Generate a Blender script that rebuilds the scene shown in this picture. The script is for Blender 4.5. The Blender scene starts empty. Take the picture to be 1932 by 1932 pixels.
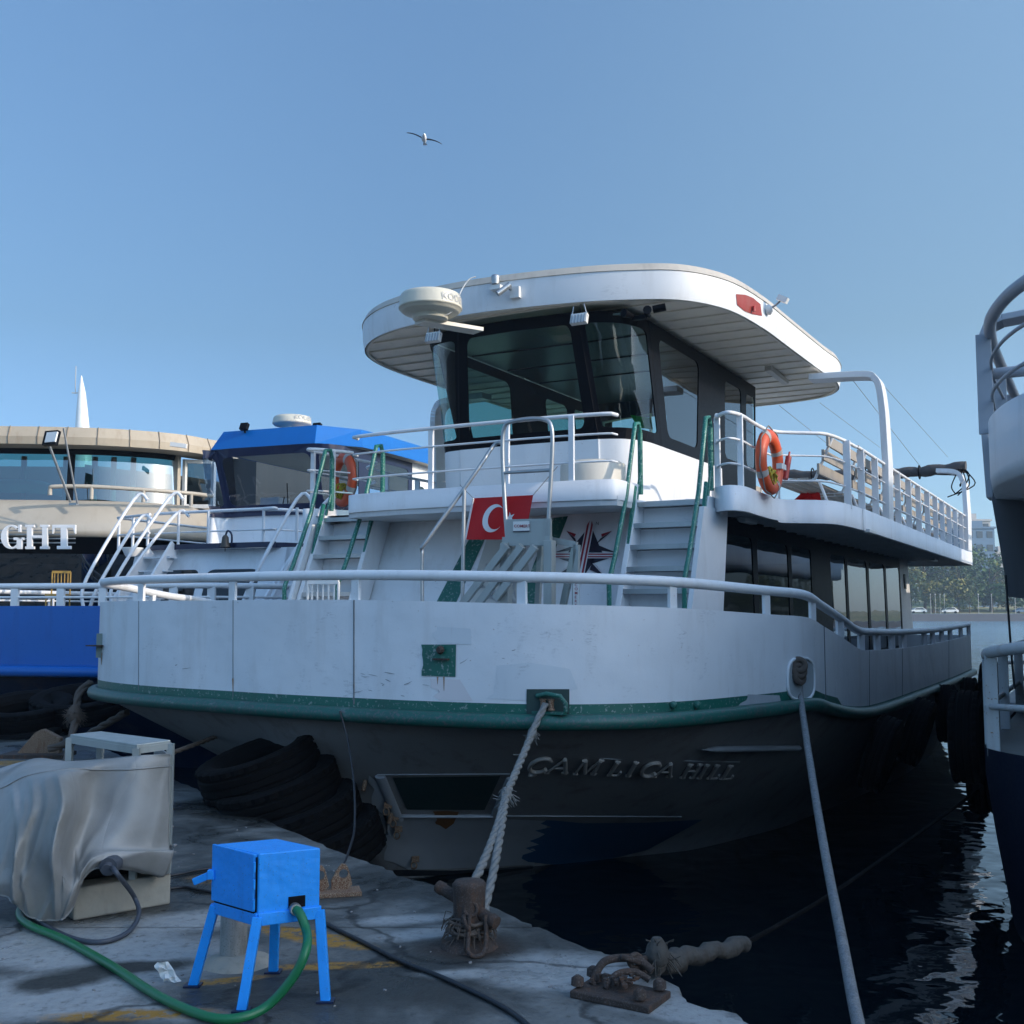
import bpy, bmesh, math, random
from mathutils import Vector, Matrix
from mathutils.bvhtree import BVHTree
R = math.radians
random.seed(7)
SC = bpy.context.scene
COL = SC.collection

# ---------------------------------------------------------------- camera
F, CU, HZ, CZ = 2080.0, 966.0, 1152.0, 2.5       # focal length / centre / horizon on a 1932 grid
PITCH = math.atan((HZ - 966) / F)
cam = bpy.data.cameras.new("camera")
cam.sensor_width = 36; cam.lens = 36 * F / 1932
cam.clip_start = .05; cam.clip_end = 20000
camo = bpy.data.objects.new("camera", cam); COL.objects.link(camo)
camo.location = (0, 0, CZ); camo.rotation_euler = (R(90) + PITCH, 0, 0)
SC.camera = camo

# ---------------------------------------------------------------- light
SUN_AZ, SUN_EL = R(-22), R(22)                   # azimuth counted from +x towards +y
sd = Vector((math.cos(SUN_AZ) * math.cos(SUN_EL), math.sin(SUN_AZ) * math.cos(SUN_EL), math.sin(SUN_EL)))
sun = bpy.data.lights.new("sun", 'SUN'); sun.energy = 3.5; sun.angle = R(.5); sun.color = (1, .87, .72)
suno = bpy.data.objects.new("sun", sun); COL.objects.link(suno)
suno.rotation_euler = (-sd).to_track_quat('-Z', 'Y').to_euler(); suno.location = sd * 60
w = bpy.data.worlds.new("World"); SC.world = w; w.use_nodes = True
nt = w.node_tree
bg = nt.nodes["Background"]
sky = nt.nodes.new("ShaderNodeTexSky"); sky.sky_type = 'NISHITA'; sky.sun_disc = False
sky.sun_elevation = SUN_EL; sky.sun_rotation = R(90) - SUN_AZ
sky.altitude = 0; sky.air_density = 1.0; sky.dust_density = 1.0; sky.ozone_density = 5
# sky tinted: less yellow at the horizon, brighter overhead, extra fill added behind the camera
tcw = nt.nodes.new("ShaderNodeTexCoord"); sxz = nt.nodes.new("ShaderNodeSeparateXYZ"); nt.links.new(tcw.outputs['Generated'], sxz.inputs[0])
rmp = nt.nodes.new("ShaderNodeValToRGB"); nt.links.new(sxz.outputs[2], rmp.inputs[0])
rmp.color_ramp.elements.new(.5); rmp.color_ramp.elements.new(.1)
for e, (p, c) in zip(rmp.color_ramp.elements, [(0, (.5, .64, .95)), (.1, (.5, .57, .7)), (.24, (.56, .57, .56)), (.52, (.86, .86, .82))]): e.position = p; e.color = (*c, 1)
m1 = nt.nodes.new("ShaderNodeMix"); m1.data_type = 'RGBA'; m1.blend_type = 'MULTIPLY'; m1.inputs[0].default_value = 1
nt.links.new(sky.outputs[0], m1.inputs[6]); nt.links.new(rmp.outputs[0], m1.inputs[7])
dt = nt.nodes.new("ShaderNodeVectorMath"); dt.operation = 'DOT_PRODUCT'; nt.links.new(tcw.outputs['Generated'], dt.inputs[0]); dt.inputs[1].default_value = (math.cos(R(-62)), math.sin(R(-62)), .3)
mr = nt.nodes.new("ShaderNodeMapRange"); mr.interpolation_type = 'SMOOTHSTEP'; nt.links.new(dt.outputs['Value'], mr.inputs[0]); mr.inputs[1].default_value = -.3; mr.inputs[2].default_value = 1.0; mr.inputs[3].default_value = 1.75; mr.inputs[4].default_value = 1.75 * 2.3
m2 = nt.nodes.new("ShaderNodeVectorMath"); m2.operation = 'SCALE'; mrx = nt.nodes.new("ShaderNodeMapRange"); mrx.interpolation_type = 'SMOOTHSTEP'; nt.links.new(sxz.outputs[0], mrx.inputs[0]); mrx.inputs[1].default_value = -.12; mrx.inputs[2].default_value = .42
m3 = nt.nodes.new("ShaderNodeMix"); m3.data_type = 'RGBA'; nt.links.new(mrx.outputs[0], m3.inputs[0]); m3.inputs[6].default_value = (1, 1.01, .97, 1); m3.inputs[7].default_value = (1.5, 1.34, 1.12, 1)
m4 = nt.nodes.new("ShaderNodeMix"); m4.data_type = 'RGBA'; m4.blend_type = 'MULTIPLY'; m4.inputs[0].default_value = 1; nt.links.new(m1.outputs[2], m4.inputs[6]); nt.links.new(m3.outputs[2], m4.inputs[7])
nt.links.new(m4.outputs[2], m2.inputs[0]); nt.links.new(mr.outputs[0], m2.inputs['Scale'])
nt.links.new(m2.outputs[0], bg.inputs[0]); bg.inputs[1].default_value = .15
SC.view_settings.view_transform = 'Standard'; SC.view_settings.look = 'None'
SC.view_settings.gamma = 1; SC.view_settings.exposure = 0
SC.cycles.max_bounces = 8; SC.cycles.transparent_max_bounces = 12
SC.cycles.glossy_bounces = 4; SC.cycles.diffuse_bounces = 3; SC.cycles.use_denoising = True
SC.cycles.sample_clamp_indirect = 4; SC.cycles.caustics_reflective = False; SC.cycles.caustics_refractive = False

# ---------------------------------------------------------------- frames
def ray(u, v):
    x = (u - CU) / F; yu = (966 - v) / F
    return Vector((x, math.cos(PITCH) - yu * math.sin(PITCH), math.sin(PITCH) + yu * math.cos(PITCH)))

class Frame:
    """local axes: x = across (to the right), y = away along the keel, z = height above water"""
    def __init__(s, deg, base=(0, 0, 0)):
        s.th = R(deg); s.c = math.cos(s.th); s.s = math.sin(s.th); s.base = Vector(base)
    def to(s, p):
        return Vector((p[0] * s.c - p[1] * s.s, p[0] * s.s + p[1] * s.c, p[2]))
    def back(s, p):
        return Vector((p[0] * s.c + p[1] * s.s, -p[0] * s.s + p[1] * s.c, p[2]))
    def at(s, u, v, x=None, y=None, z=None, d=None):
        r = ray(u, v); l = s.to(r)
        if x is not None: t = x / l.x
        elif y is not None: t = y / l.y
        elif z is not None: t = (z - CZ) / r.z
        else: t = d / r.y
        p = l * t; p.z += CZ
        return p
    def u(s, p):
        q = s.back(p); return CU + F * q.x / (q.y * math.cos(PITCH) + (q.z - CZ) * math.sin(PITCH))
    def hit(s, u, v, bvh, off=0.0):
        o = Vector((0, 0, CZ)); d = s.to(ray(u, v)).normalized()
        loc, n, i, t = bvh.ray_cast(o, d)
        if loc is None: return None
        if n.dot(d) > 0: n = -n
        return loc + n * off
    def on(s, curve, u):
        best = None
        for i in range(len(curve) - 1):
            a, b = s.u(curve[i]), s.u(curve[i + 1])
            if (a - u) * (b - u) <= 0 and a != b:
                return Vector(curve[i]).lerp(Vector(curve[i + 1]), (u - a) / (b - a))
            for k, q in ((i, a), (i + 1, b)):
                if best is None or abs(q - u) < best[0]: best = (abs(q - u), k)
        return Vector(curve[best[1]])

def catmull(pts, n=6, closed=False):
    P = [Vector(p) for p in pts]; out = []; N = len(P)
    segs = N if closed else N - 1
    for i in range(segs):
        if closed: p0, p1, p2, p3 = P[(i - 1) % N], P[i], P[(i + 1) % N], P[(i + 2) % N]
        else: p0, p1, p2, p3 = P[max(i - 1, 0)], P[i], P[i + 1], P[min(i + 2, N - 1)]
        for k in range(n):
            t = k / n
            out.append(.5 * ((2 * p1) + (p2 - p0) * t + (2 * p0 - 5 * p1 + 4 * p2 - p3) * t * t + (3 * p1 - p0 - 3 * p2 + p3) * t ** 3))
    if not closed: out.append(P[-1])
    return out

# ---------------------------------------------------------------- mesh builder
class MB:
    def __init__(s): s.v = []; s.f = []; s.m = []; s.sm = []
    def add(s, vs, fs, m=0, smooth=False):
        o = len(s.v); s.v += [Vector(p) for p in vs]
        for f in fs: s.f.append([i + o for i in f]); s.m.append(m); s.sm.append(smooth)
        return s
    def box(s, c, size, rot=None, m=0):
        c = Vector(c); h = Vector(size) / 2; vs = []
        for i in (-1, 1):
            for j in (-1, 1):
                for k in (-1, 1):
                    p = Vector((i * h.x, j * h.y, k * h.z))
                    if rot: p = rot @ p
                    vs.append(c + p)
        return s.add(vs, [(0, 1, 3, 2), (4, 6, 7, 5), (0, 4, 5, 1), (2, 3, 7, 6), (0, 2, 6, 4), (1, 5, 7, 3)], m)
    def bar(s, a, b, w, t, up=(0, 0, 1), m=0):
        a, b = Vector(a), Vector(b); d = (b - a); L = d.length
        if L < 1e-6: return s
        d.normalize(); up = Vector(up)
        if abs(d.dot(up)) > .98: up = Vector((0, 1, 0)) if abs(d.y) < .9 else Vector((1, 0, 0))
        sx = d.cross(up).normalized(); uy = sx.cross(d)
        M = Matrix((d, sx, uy)).transposed()
        return s.box((a + b) / 2, (L, w, t), M, m)
    def tube(s, pts, r, n=8, m=0, closed=False, cap=True, sq=1.0):
        P = [Vector(p) for p in pts]; N = len(P)
        rs = r if isinstance(r, (list, tuple)) else [r] * N
        vs = []; ref = None
        for i, p in enumerate(P):
            a = P[i - 1] if (i > 0 or closed) else P[i]
            b = P[(i + 1) % N] if (i < N - 1 or closed) else P[i]
            t = (b - a)
            if t.length < 1e-9: t = Vector((0, 0, 1))
            t.normalize()
            if ref is None: ref = Vector((0, 0, 1)) if abs(t.z) < .9 else Vector((1, 0, 0))
            x = ref.cross(t)
            if x.length < 1e-6: x = Vector((1, 0, 0)).cross(t)
            x.normalize(); y = t.cross(x); ref = y
            for k in range(n):
                an = 2 * math.pi * k / n
                vs.append(p + x * (math.cos(an) * rs[i]) + y * (math.sin(an) * rs[i] * sq))
        fs = []
        for i in range(N if closed else N - 1):
            j = (i + 1) % N
            for k in range(n):
                l = (k + 1) % n
                fs.append((i * n + k, i * n + l, j * n + l, j * n + k))
        s.add(vs, fs, m, True)
        if cap and not closed:
            s.add(vs[:n], [tuple(range(n))[::-1]], m); s.add(vs[-n:], [tuple(range(n))], m)
        return s
    def loft(s, rings, m=0, closed=True, smooth=True, cap=False):
        n = len(rings[0]); vs = [p for r in rings for p in r]; fs = []
        for i in range(len(rings) - 1):
            for k in range(n if closed else n - 1):
                l = (k + 1) % n
                fs.append((i * n + k, i * n + l, (i + 1) * n + l, (i + 1) * n + k))
        s.add(vs, fs, m, smooth)
        if cap:
            s.add(rings[0], [tuple(range(n))[::-1]], m); s.add(rings[-1], [tuple(range(n))], m)
        return s
    def lathe(s, prof, c=(0, 0, 0), n=20, m=0, rot=None, smooth=True, cap=True):
        rings = []
        for r, z in prof:
            ring = []
            for k in range(n):
                a = 2 * math.pi * k / n; p = Vector((r * math.cos(a), r * math.sin(a), z))
                if rot: p = rot @ p
                ring.append(Vector(c) + p)
            rings.append(ring)
        return s.loft(rings, m, True, smooth, cap)
    def cyl(s, a, b, r, n=12, m=0): return s.tube([a, b], r, n, m)
    def ext(s, poly, vec, m=0):
        P = [Vector(p) for p in poly]; n = len(P); vec = Vector(vec)
        vs = P + [p + vec for p in P]
        fs = [tuple(range(n))[::-1], tuple(range(n, 2 * n))] + [(i, (i + 1) % n, n + (i + 1) % n, n + i) for i in range(n)]
        return s.add(vs, fs, m)
    def torus(s, c, Rr, r, rot=None, n=32, k=10, m=0, sq=1.0):
        pts = []
        for i in range(n):
            a = 2 * math.pi * i / n; p = Vector((Rr * math.cos(a), Rr * math.sin(a), 0)); pts.append(p)
        vs = []
        for i in range(n):
            a = 2 * math.pi * i / n; rad = Vector((math.cos(a), math.sin(a), 0))
            for j in range(k):
                b = 2 * math.pi * j / k
                p = rad * (Rr + r * math.cos(b)) + Vector((0, 0, r * sq * math.sin(b)))
                if rot: p = rot @ p
                vs.append(Vector(c) + p)
        fs = [(i * k + j, ((i + 1) % n) * k + j, ((i + 1) % n) * k + (j + 1) % k, i * k + (j + 1) % k) for i in range(n) for j in range(k)]
        return s.add(vs, fs, m, True)
    def bvh(s): return BVHTree.FromPolygons([tuple(v) for v in s.v], s.f)
    def build(s, name, mats, parent=None, base=None, bevel=0, fix=True, kind=None):
        b = Vector(base) if base is not None else (Vector(parent['_b']) if parent else Vector((0, 0, 0)))
        me = bpy.data.meshes.new(name)
        me.from_pydata([tuple(p - b) for p in s.v], [], s.f)
        if not isinstance(mats, (list, tuple)): mats = [mats]
        for mm in mats: me.materials.append(mm)
        for i, p in enumerate(me.polygons): p.material_index = s.m[i]; p.use_smooth = s.sm[i]
        if fix:
            bm = bmesh.new(); bm.from_mesh(me); bmesh.ops.recalc_face_normals(bm, faces=bm.faces); bm.to_mesh(me); bm.free()
        me.update()
        o = bpy.data.objects.new(name, me); COL.objects.link(o)
        if parent: o.parent = parent
        if bevel:
            md = o.modifiers.new("bevel", 'BEVEL'); md.width = bevel; md.segments = 2; md.limit_method = 'ANGLE'; md.angle_limit = R(40)
        return o

def tag(o, label=None, cat=None, group=None, kind=None):
    if label: o['label'] = label
    if cat: o['category'] = cat
    if group: o['group'] = group
    if kind: o['kind'] = kind
    return o
def root(name, fr, base, label, cat, group=None):
    o = bpy.data.objects.new(name, None); COL.objects.link(o)
    o.location = fr.back(base); o.rotation_euler = (0, 0, -fr.th); o['_b'] = tuple(base)
    o.empty_display_size = .3
    return tag(o, label, cat, group)
def solo(mb, name, mats, fr, base, label, cat, group=None, bevel=0, kind=None, fix=True):
    """one-mesh thing placed at its own base"""
    o = mb.build(name, mats, None, base, bevel, fix)
    o.location = fr.back(base); o.rotation_euler = (0, 0, -fr.th)
    return tag(o, label, cat, group, kind)
def sub(o, parent):                       # second level: a part's own piece
    o.parent = parent; return o
def part(mb, name, mats, parent, bevel=0, fix=True, label=None):
    b = parent.get('_b'); o = mb.build(name, mats, parent, b, bevel, fix); o['_b'] = tuple(b)
    if label: o['label'] = label
    return o
def copy_tree(o, parent=None):
    c = o.copy(); COL.objects.link(c); c.parent = parent
    for ch in list(o.children): copy_tree(ch, c)
    return c

def text_geo(txt, size=1.0, ext=.0, bold=0.0, align='LEFT', spacing=1.0):
    cu = bpy.data.curves.new("t", 'FONT'); cu.body = txt; cu.size = size; cu.extrude = ext; cu.offset = bold
    cu.align_x = align; cu.space_character = spacing; cu.resolution_u = 3
    ob = bpy.data.objects.new("t", cu); COL.objects.link(ob)
    dg = bpy.context.evaluated_depsgraph_get(); me = bpy.data.meshes.new_from_object(ob.evaluated_get(dg))
    vs = [v.co.copy() for v in me.vertices]; fs = [tuple(p.vertices) for p in me.polygons]
    bpy.data.objects.remove(ob); bpy.data.curves.remove(cu); bpy.data.meshes.remove(me)
    return vs, fs

# ---------------------------------------------------------------- materials
def N(t, ty, **k):
    n = t.nodes.new(ty)
    for a, b in k.items(): setattr(n, a, b)
    return n
def ramp(t, src, stops):
    r = N(t, "ShaderNodeValToRGB"); t.links.new(src, r.inputs[0])
    while len(r.color_ramp.elements) < len(stops): r.color_ramp.elements.new(.5)
    for e, (p, c) in zip(r.color_ramp.elements, stops):
        e.position = p; e.color = (*c, 1) if len(c) == 3 else c
    return r.outputs[0]
def noise(t, vec, scale, detail=4, rough=.55, stretch=None, dist=0):
    if stretch:
        mp = N(t, "ShaderNodeMapping"); mp.inputs['Scale'].default_value = stretch
        t.links.new(vec, mp.inputs[0]); vec = mp.outputs[0]
    n = N(t, "ShaderNodeTexNoise"); n.inputs['Scale'].default_value = scale; n.inputs['Detail'].default_value = detail
    n.inputs['Roughness'].default_value = rough; n.inputs['Distortion'].default_value = dist
    t.links.new(vec, n.inputs['Vector']); return n.outputs['Fac']
def mixc(t, fac, a, b, mode='MIX'):
    m = N(t, "ShaderNodeMix", data_type='RGBA', blend_type=mode)
    if isinstance(fac, (int, float)): m.inputs[0].default_value = fac
    else: t.links.new(fac, m.inputs[0])
    for i, c in ((6, a), (7, b)):
        if isinstance(c, tuple): m.inputs[i].default_value = (*c[:3], 1)
        else: t.links.new(c, m.inputs[i])
    return m.outputs[2]
def newmat(name):
    m = bpy.data.materials.new(name); m.use_nodes = True; t = m.node_tree; b = t.nodes["Principled BSDF"]
    tc = N(t, "ShaderNodeTexCoord"); return m, t, b, tc.outputs['Object']
def bump(t, b, src, strength, dist=.01):
    n = N(t, "ShaderNodeBump"); n.inputs['Strength'].default_value = strength; n.inputs['Distance'].default_value = dist
    t.links.new(src, n.inputs['Height']); t.links.new(n.outputs[0], b.inputs['Normal'])
MATS = {}
def paint(name, col, rough=.5, dirt=.25, dcol=(.16, .13, .1), wear=0.0, wcol=(.2, .09, .04), bmp=.08, metal=0, scale=1.0, spec=.5, scuff=0.0):
    """painted metal: slow tone drift, vertical dirt runs, optional worn spots, slightly uneven surface"""
    m, t, b, oc = newmat(name)
    big = noise(t, oc, 1.3 * scale, 3); run = noise(t, oc, 5 * scale, 4, .6, (1, 1, .18)); fine = noise(t, oc, 34 * scale, 5, .7)
    f1 = ramp(t, run, [(.52, (0, 0, 0)), (.8, (1, 1, 1))])
    f2 = ramp(t, big, [(.35, (0, 0, 0)), (.75, (1, 1, 1))])
    lo = tuple(c * .9 for c in col)
    c = mixc(t, f2, tuple(col), lo)
    ml = N(t, "ShaderNodeMath", operation='MULTIPLY'); t.links.new(f1, ml.inputs[0]); ml.inputs[1].default_value = dirt
    c = mixc(t, ml.outputs[0], c, tuple(dcol))
    if wear > 0:
        wf = ramp(t, fine, [(.70 - wear * .25, (0, 0, 0)), (.74 - wear * .2, (1, 1, 1))])
        c = mixc(t, wf, c, tuple(wcol))
    if scuff > 0:   # grey rub marks and thin rust runs
        s1 = ramp(t, noise(t, oc, 2.6, 6, .7, (1, 1, .5), 1.5), [(.56, (0, 0, 0)), (.72, (1, 1, 1))]); s2 = ramp(t, noise(t, oc, 60, 3, .8, (.25, .25, 1)), [(.5, (0, 0, 0)), (.62, (1, 1, 1))])
        mm_ = N(t, "ShaderNodeMath", operation='MULTIPLY'); t.links.new(s1, mm_.inputs[0]); t.links.new(s2, mm_.inputs[1]); mq_ = N(t, "ShaderNodeMath", operation='MULTIPLY'); t.links.new(mm_.outputs[0], mq_.inputs[0]); mq_.inputs[1].default_value = scuff
        c = mixc(t, mq_.outputs[0], c, (.22, .22, .24))
        s3 = ramp(t, noise(t, oc, 9, 5, .75, (1, 1, .07)), [(.66, (0, 0, 0)), (.78, (1, 1, 1))]); mr_ = N(t, "ShaderNodeMath", operation='MULTIPLY'); t.links.new(s3, mr_.inputs[0]); mr_.inputs[1].default_value = scuff * .8
        c = mixc(t, mr_.outputs[0], c, (.3, .17, .1))
    t.links.new(c, b.inputs['Base Color'])
    rr = N(t, "ShaderNodeMapRange"); t.links.new(fine, rr.inputs[0]); rr.inputs[3].default_value = max(rough - .12, .05); rr.inputs[4].default_value = min(rough + .15, 1)
    t.links.new(rr.outputs[0], b.inputs['Roughness']); b.inputs['Metallic'].default_value = metal
    b.inputs['Specular IOR Level'].default_value = spec
    mx = N(t, "ShaderNodeMath", operation='ADD'); t.links.new(big, mx.inputs[0]); 
    m3 = N(t, "ShaderNodeMath", operation='MULTIPLY'); t.links.new(fine, m3.inputs[0]); m3.inputs[1].default_value = .035
    t.links.new(m3.outputs[0], mx.inputs[1])
    bump(t, b, mx.outputs[0], bmp, .05)
    MATS[name] = m; return m
def glass(name, tint, refl_rough=.01, wavy=.0, ior=1.5, dark=0.0, cap=.9):
    m = bpy.data.materials.new(name); m.use_nodes = True; t = m.node_tree; t.nodes.clear()
    out = N(t, "ShaderNodeOutputMaterial"); tr = N(t, "ShaderNodeBsdfTransparent"); tr.inputs[0].default_value = (*tint, 1)
    gl = N(t, "ShaderNodeBsdfGlossy"); gl.inputs['Roughness'].default_value = refl_rough; gl.inputs[0].default_value = (.95, .97, 1, 1)
    fr = N(t, "ShaderNodeFresnel"); fr.inputs[0].default_value = ior
    ad = N(t, "ShaderNodeMath", operation='ADD'); t.links.new(fr.outputs[0], ad.inputs[0]); ad.inputs[1].default_value = dark; ad.use_clamp = True
    mx = N(t, "ShaderNodeMixShader"); mn = N(t, 'ShaderNodeMath', operation='MINIMUM'); t.links.new(ad.outputs[0], mn.inputs[0]); mn.inputs[1].default_value = cap; t.links.new(mn.outputs[0], mx.inputs[0]); t.links.new(tr.outputs[0], mx.inputs[1]); t.links.new(gl.outputs[0], mx.inputs[2])
    t.links.new(mx.outputs[0], out.inputs[0])
    if wavy:
        tc = N(t, "ShaderNodeTexCoord"); nz = noise(t, tc.outputs['Object'], 1.1, 2, .4)
        bm_ = N(t, "ShaderNodeBump"); bm_.inputs['Strength'].default_value = wavy; bm_.inputs['Distance'].default_value = .1
        t.links.new(nz, bm_.inputs['Height']); t.links.new(bm_.outputs[0], gl.inputs['Normal']); t.links.new(bm_.outputs[0], fr.inputs['Normal'])
    return m

M_WHITE = paint("white_paint", (.76, .77, .78), .42, .3, (.35, .3, .25), scuff=.3, wear=.1, wcol=(.4, .27, .2))
M_BULW = paint("bulwark_white_paint", (.74, .75, .77), .42, .45, (.5, .47, .45), scuff=.6, bmp=.6, wear=.1, wcol=(.35, .25, .2))
M_CREAM = paint("cream_paint", (.62, .58, .5), .45, .25, (.3, .25, .2))
M_GREEN = paint("green_paint", (.012, .12, .09), .4, .5, (.03, .05, .05), wear=.5, wcol=(.25, .3, .28))
M_GRAIL = paint("worn_green_rail_paint", (.014, .16, .12), .35, .2, (.03, .06, .05), wear=.55, wcol=(.3, .42, .4), scale=1.6)
M_HULL = paint("dark_grey_hull_paint", (.27, .265, .265), .6, .6, (.1, .06, .045), wear=.12, wcol=(.14, .08, .05), bmp=.35, spec=.3, scuff=.6)
M_NAVY = paint("navy_paint_patch", (.02, .09, .2), .5, .1, (.02, .02, .03))
M_GREYP = paint("grey_primer", (.4, .42, .45), .5, .2, (.07, .04, .03))
M_BLK = paint("black_frame_paint", (.006, .0065, .009), .4, .1, (.015, .015, .015), spec=.07)
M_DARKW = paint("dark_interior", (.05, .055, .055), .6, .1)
M_STEEL = paint("galvanised_steel", (.42, .44, .45), .38, .3, (.2, .2, .2), metal=.7)
M_ALU = paint("dull_aluminium", (.36, .39, .38), .45, .5, (.16, .17, .15), metal=.35)
M_RUST = paint("rusted_iron", (.045, .03, .024), .85, .9, (.16, .065, .025), wear=.7, wcol=(.1, .08, .07), bmp=.5, scale=4)
M_RUSTW = paint("rust_over_cream_paint", (.34, .25, .17), .8, 1, (.2, .075, .03), wear=1.0, wcol=(.12, .045, .02), bmp=.4, scale=5)
M_BLUE = paint("royal_blue_paint", (.003, .125, .42), .35, .12, (.01, .05, .2))
M_BLUEH = paint("blue_bulwark_paint", (.006, .11, .42), .3, .3, (.01, .03, .12), wear=.08, wcol=(.02, .03, .06))
M_BOX = paint("bright_blue_box_paint", (.012, .32, .92), .5, .35, (.02, .16, .5), bmp=.3, scale=4, wear=.34, wcol=(.06, .12, .22), scuff=.5)
M_NBLU = paint("navy_blue_trim", (.008, .014, .05), .35, .1)
M_RUBB = paint("tyre_rubber", (.0035, .0035, .004), .85, .3, (.008, .007, .006), bmp=.2, scale=3, spec=.12)
M_CONC = paint("plinth_concrete", (.34, .32, .27), .85, .5, (.16, .15, .12), wear=.2, wcol=(.2, .19, .16), bmp=.5, scale=4)
M_ORNG = paint("orange_ring_plastic", (.66, .09, .025), .45, .2, (.3, .06, .03))
M_REFL = paint("reflective_white_tape", (.4, .38, .36), .4, .1)
M_ROPE = paint("rope_grey_nylon", (.21, .21, .2), .9, .8, (.1, .09, .08), wear=.5, wcol=(.09, .085, .08), scale=6, bmp=.5)
M_ROPED = paint("old_brown_rope", (.1, .075, .06), .9, .5, (.06, .05, .04), scale=8)
M_ROPEY = paint("yellow_green_line", (.42, .34, .03), .8, .3, (.12, .14, .04), scale=10)
M_HOSE = paint("green_garden_hose", (.012, .16, .06), .35, .15, (.02, .08, .05), scale=4)
M_CABLE = paint("black_cable_rubber", (.015, .017, .022), .45, .1)
M_CABG = paint("grey_conduit", (.06, .07, .09), .5, .2)
M_RED = paint("signal_red_paint", (.42, .03, .02), .4, .1)
M_REDF = paint("red_flag_cloth", (.55, .012, .016), .8, .0, bmp=.02)
M_FLAGW = paint("white_flag_cloth", (.8, .8, .82), .8, .0, bmp=.02)
M_PLW = paint("white_plastic", (.72, .72, .7), .35, .1)
M_DOME = paint("radar_dome_plastic", (.62, .58, .47), .4, .2)
M_GRYL = paint("pale_grey_print", (.42, .42, .42), .5, .05)
M_INK = paint("dark_print", (.03, .03, .05), .5, .05)
M_INKR = paint("red_print", (.3, .015, .03), .5, .05)
M_WOOD = paint("chair_wood", (.4, .24, .05), .5, .2)
M_SLAT = paint("bench_slats", (.36, .32, .27), .6, .3)
M_BEIGE = paint("beige_gelcoat", (.44, .395, .325), .4, .35, (.3, .24, .17))
M_TAN = paint("tan_fascia_panels", (.42, .35, .26), .45, .5, (.25, .17, .1))
M_G_WH = glass("wheelhouse_glass", (.42, .62, .58), wavy=.02, ior=1.45, cap=.4)
M_G_SD = glass("wheelhouse_side_glass", (.3, .45, .43), wavy=.03, ior=1.6, cap=.85, dark=.05)
M_G_CN = glass("corner_glass", (.5, .7, .66), ior=1.3, cap=.16)
M_G_DK = glass("smoked_side_glass", (.2, .25, .25), wavy=.05, dark=.02, cap=.55)
M_G_TEAL = glass("teal_ship_glass", (.1, .3, .3), wavy=.05, dark=.14)
M_G_CLR = glass("clear_panel_glass", (.82, .86, .86))
# ================================================================ SETTING
FW = Frame(0)
def WZ(u, v, z): return FW.at(u, v, z=z)
QZ = .9
# ---- water
mw, t, b, oc = newmat("harbour_water")
b.inputs['Base Color'].default_value = (.003, .007, .011, 1); b.inputs['Roughness'].default_value = .03; b.inputs['IOR'].default_value = 1.33
geo = N(t, "ShaderNodeNewGeometry")
n1 = noise(t, geo.outputs['Position'], 1.5, 2, .5, (1, 1, 1), .4); n2 = noise(t, geo.outputs['Position'], .16, 3, .6, (1, 1, 1)); n3 = noise(t, geo.outputs['Position'], 5, 2, .5)
a1 = N(t, "ShaderNodeMath", operation='MULTIPLY_ADD'); t.links.new(n2, a1.inputs[0]); a1.inputs[1].default_value = 2.2; t.links.new(n1, a1.inputs[2])
a2 = N(t, "ShaderNodeMath", operation='MULTIPLY_ADD'); t.links.new(n3, a2.inputs[0]); a2.inputs[1].default_value = .12; t.links.new(a1.outputs[0], a2.inputs[2])
bump(t, b, a2.outputs[0], .5, .05)
sy_ = N(t, "ShaderNodeSeparateXYZ"); t.links.new(geo.outputs['Position'], sy_.inputs[0])       # sheltered basin calm, open water choppy
md_ = N(t, "ShaderNodeMapRange"); t.links.new(sy_.outputs[1], md_.inputs[0]); md_.inputs[1].default_value = 32; md_.inputs[2].default_value = 110; md_.inputs[3].default_value = .05; md_.inputs[4].default_value = .3
bn_ = [n for n in t.nodes if n.type == 'BUMP'][0]; t.links.new(md_.outputs[0], bn_.inputs['Distance'])
mr_ = N(t, "ShaderNodeMapRange"); t.links.new(sy_.outputs[1], mr_.inputs[0]); mr_.inputs[1].default_value = 32; mr_.inputs[2].default_value = 150; mr_.inputs[3].default_value = .03; mr_.inputs[4].default_value = .2
t.links.new(mr_.outputs[0], b.inputs['Roughness'])
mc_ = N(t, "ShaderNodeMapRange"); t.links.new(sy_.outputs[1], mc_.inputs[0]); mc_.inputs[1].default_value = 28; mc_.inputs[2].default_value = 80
t.links.new(mixc(t, mc_.outputs[0], (.003, .007, .011), (.15, .24, .32)), b.inputs['Base Color'])      # open water: sky reflection painted into a paler silty base colour
mb = MB(); S = 6000
mb.add([(-S, -200, 0), (S, -200, 0), (S, 9000, 0), (-S, 9000, 0)], [(0, 1, 2, 3)])
tag(mb.build("water", mw), kind='structure')

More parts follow.
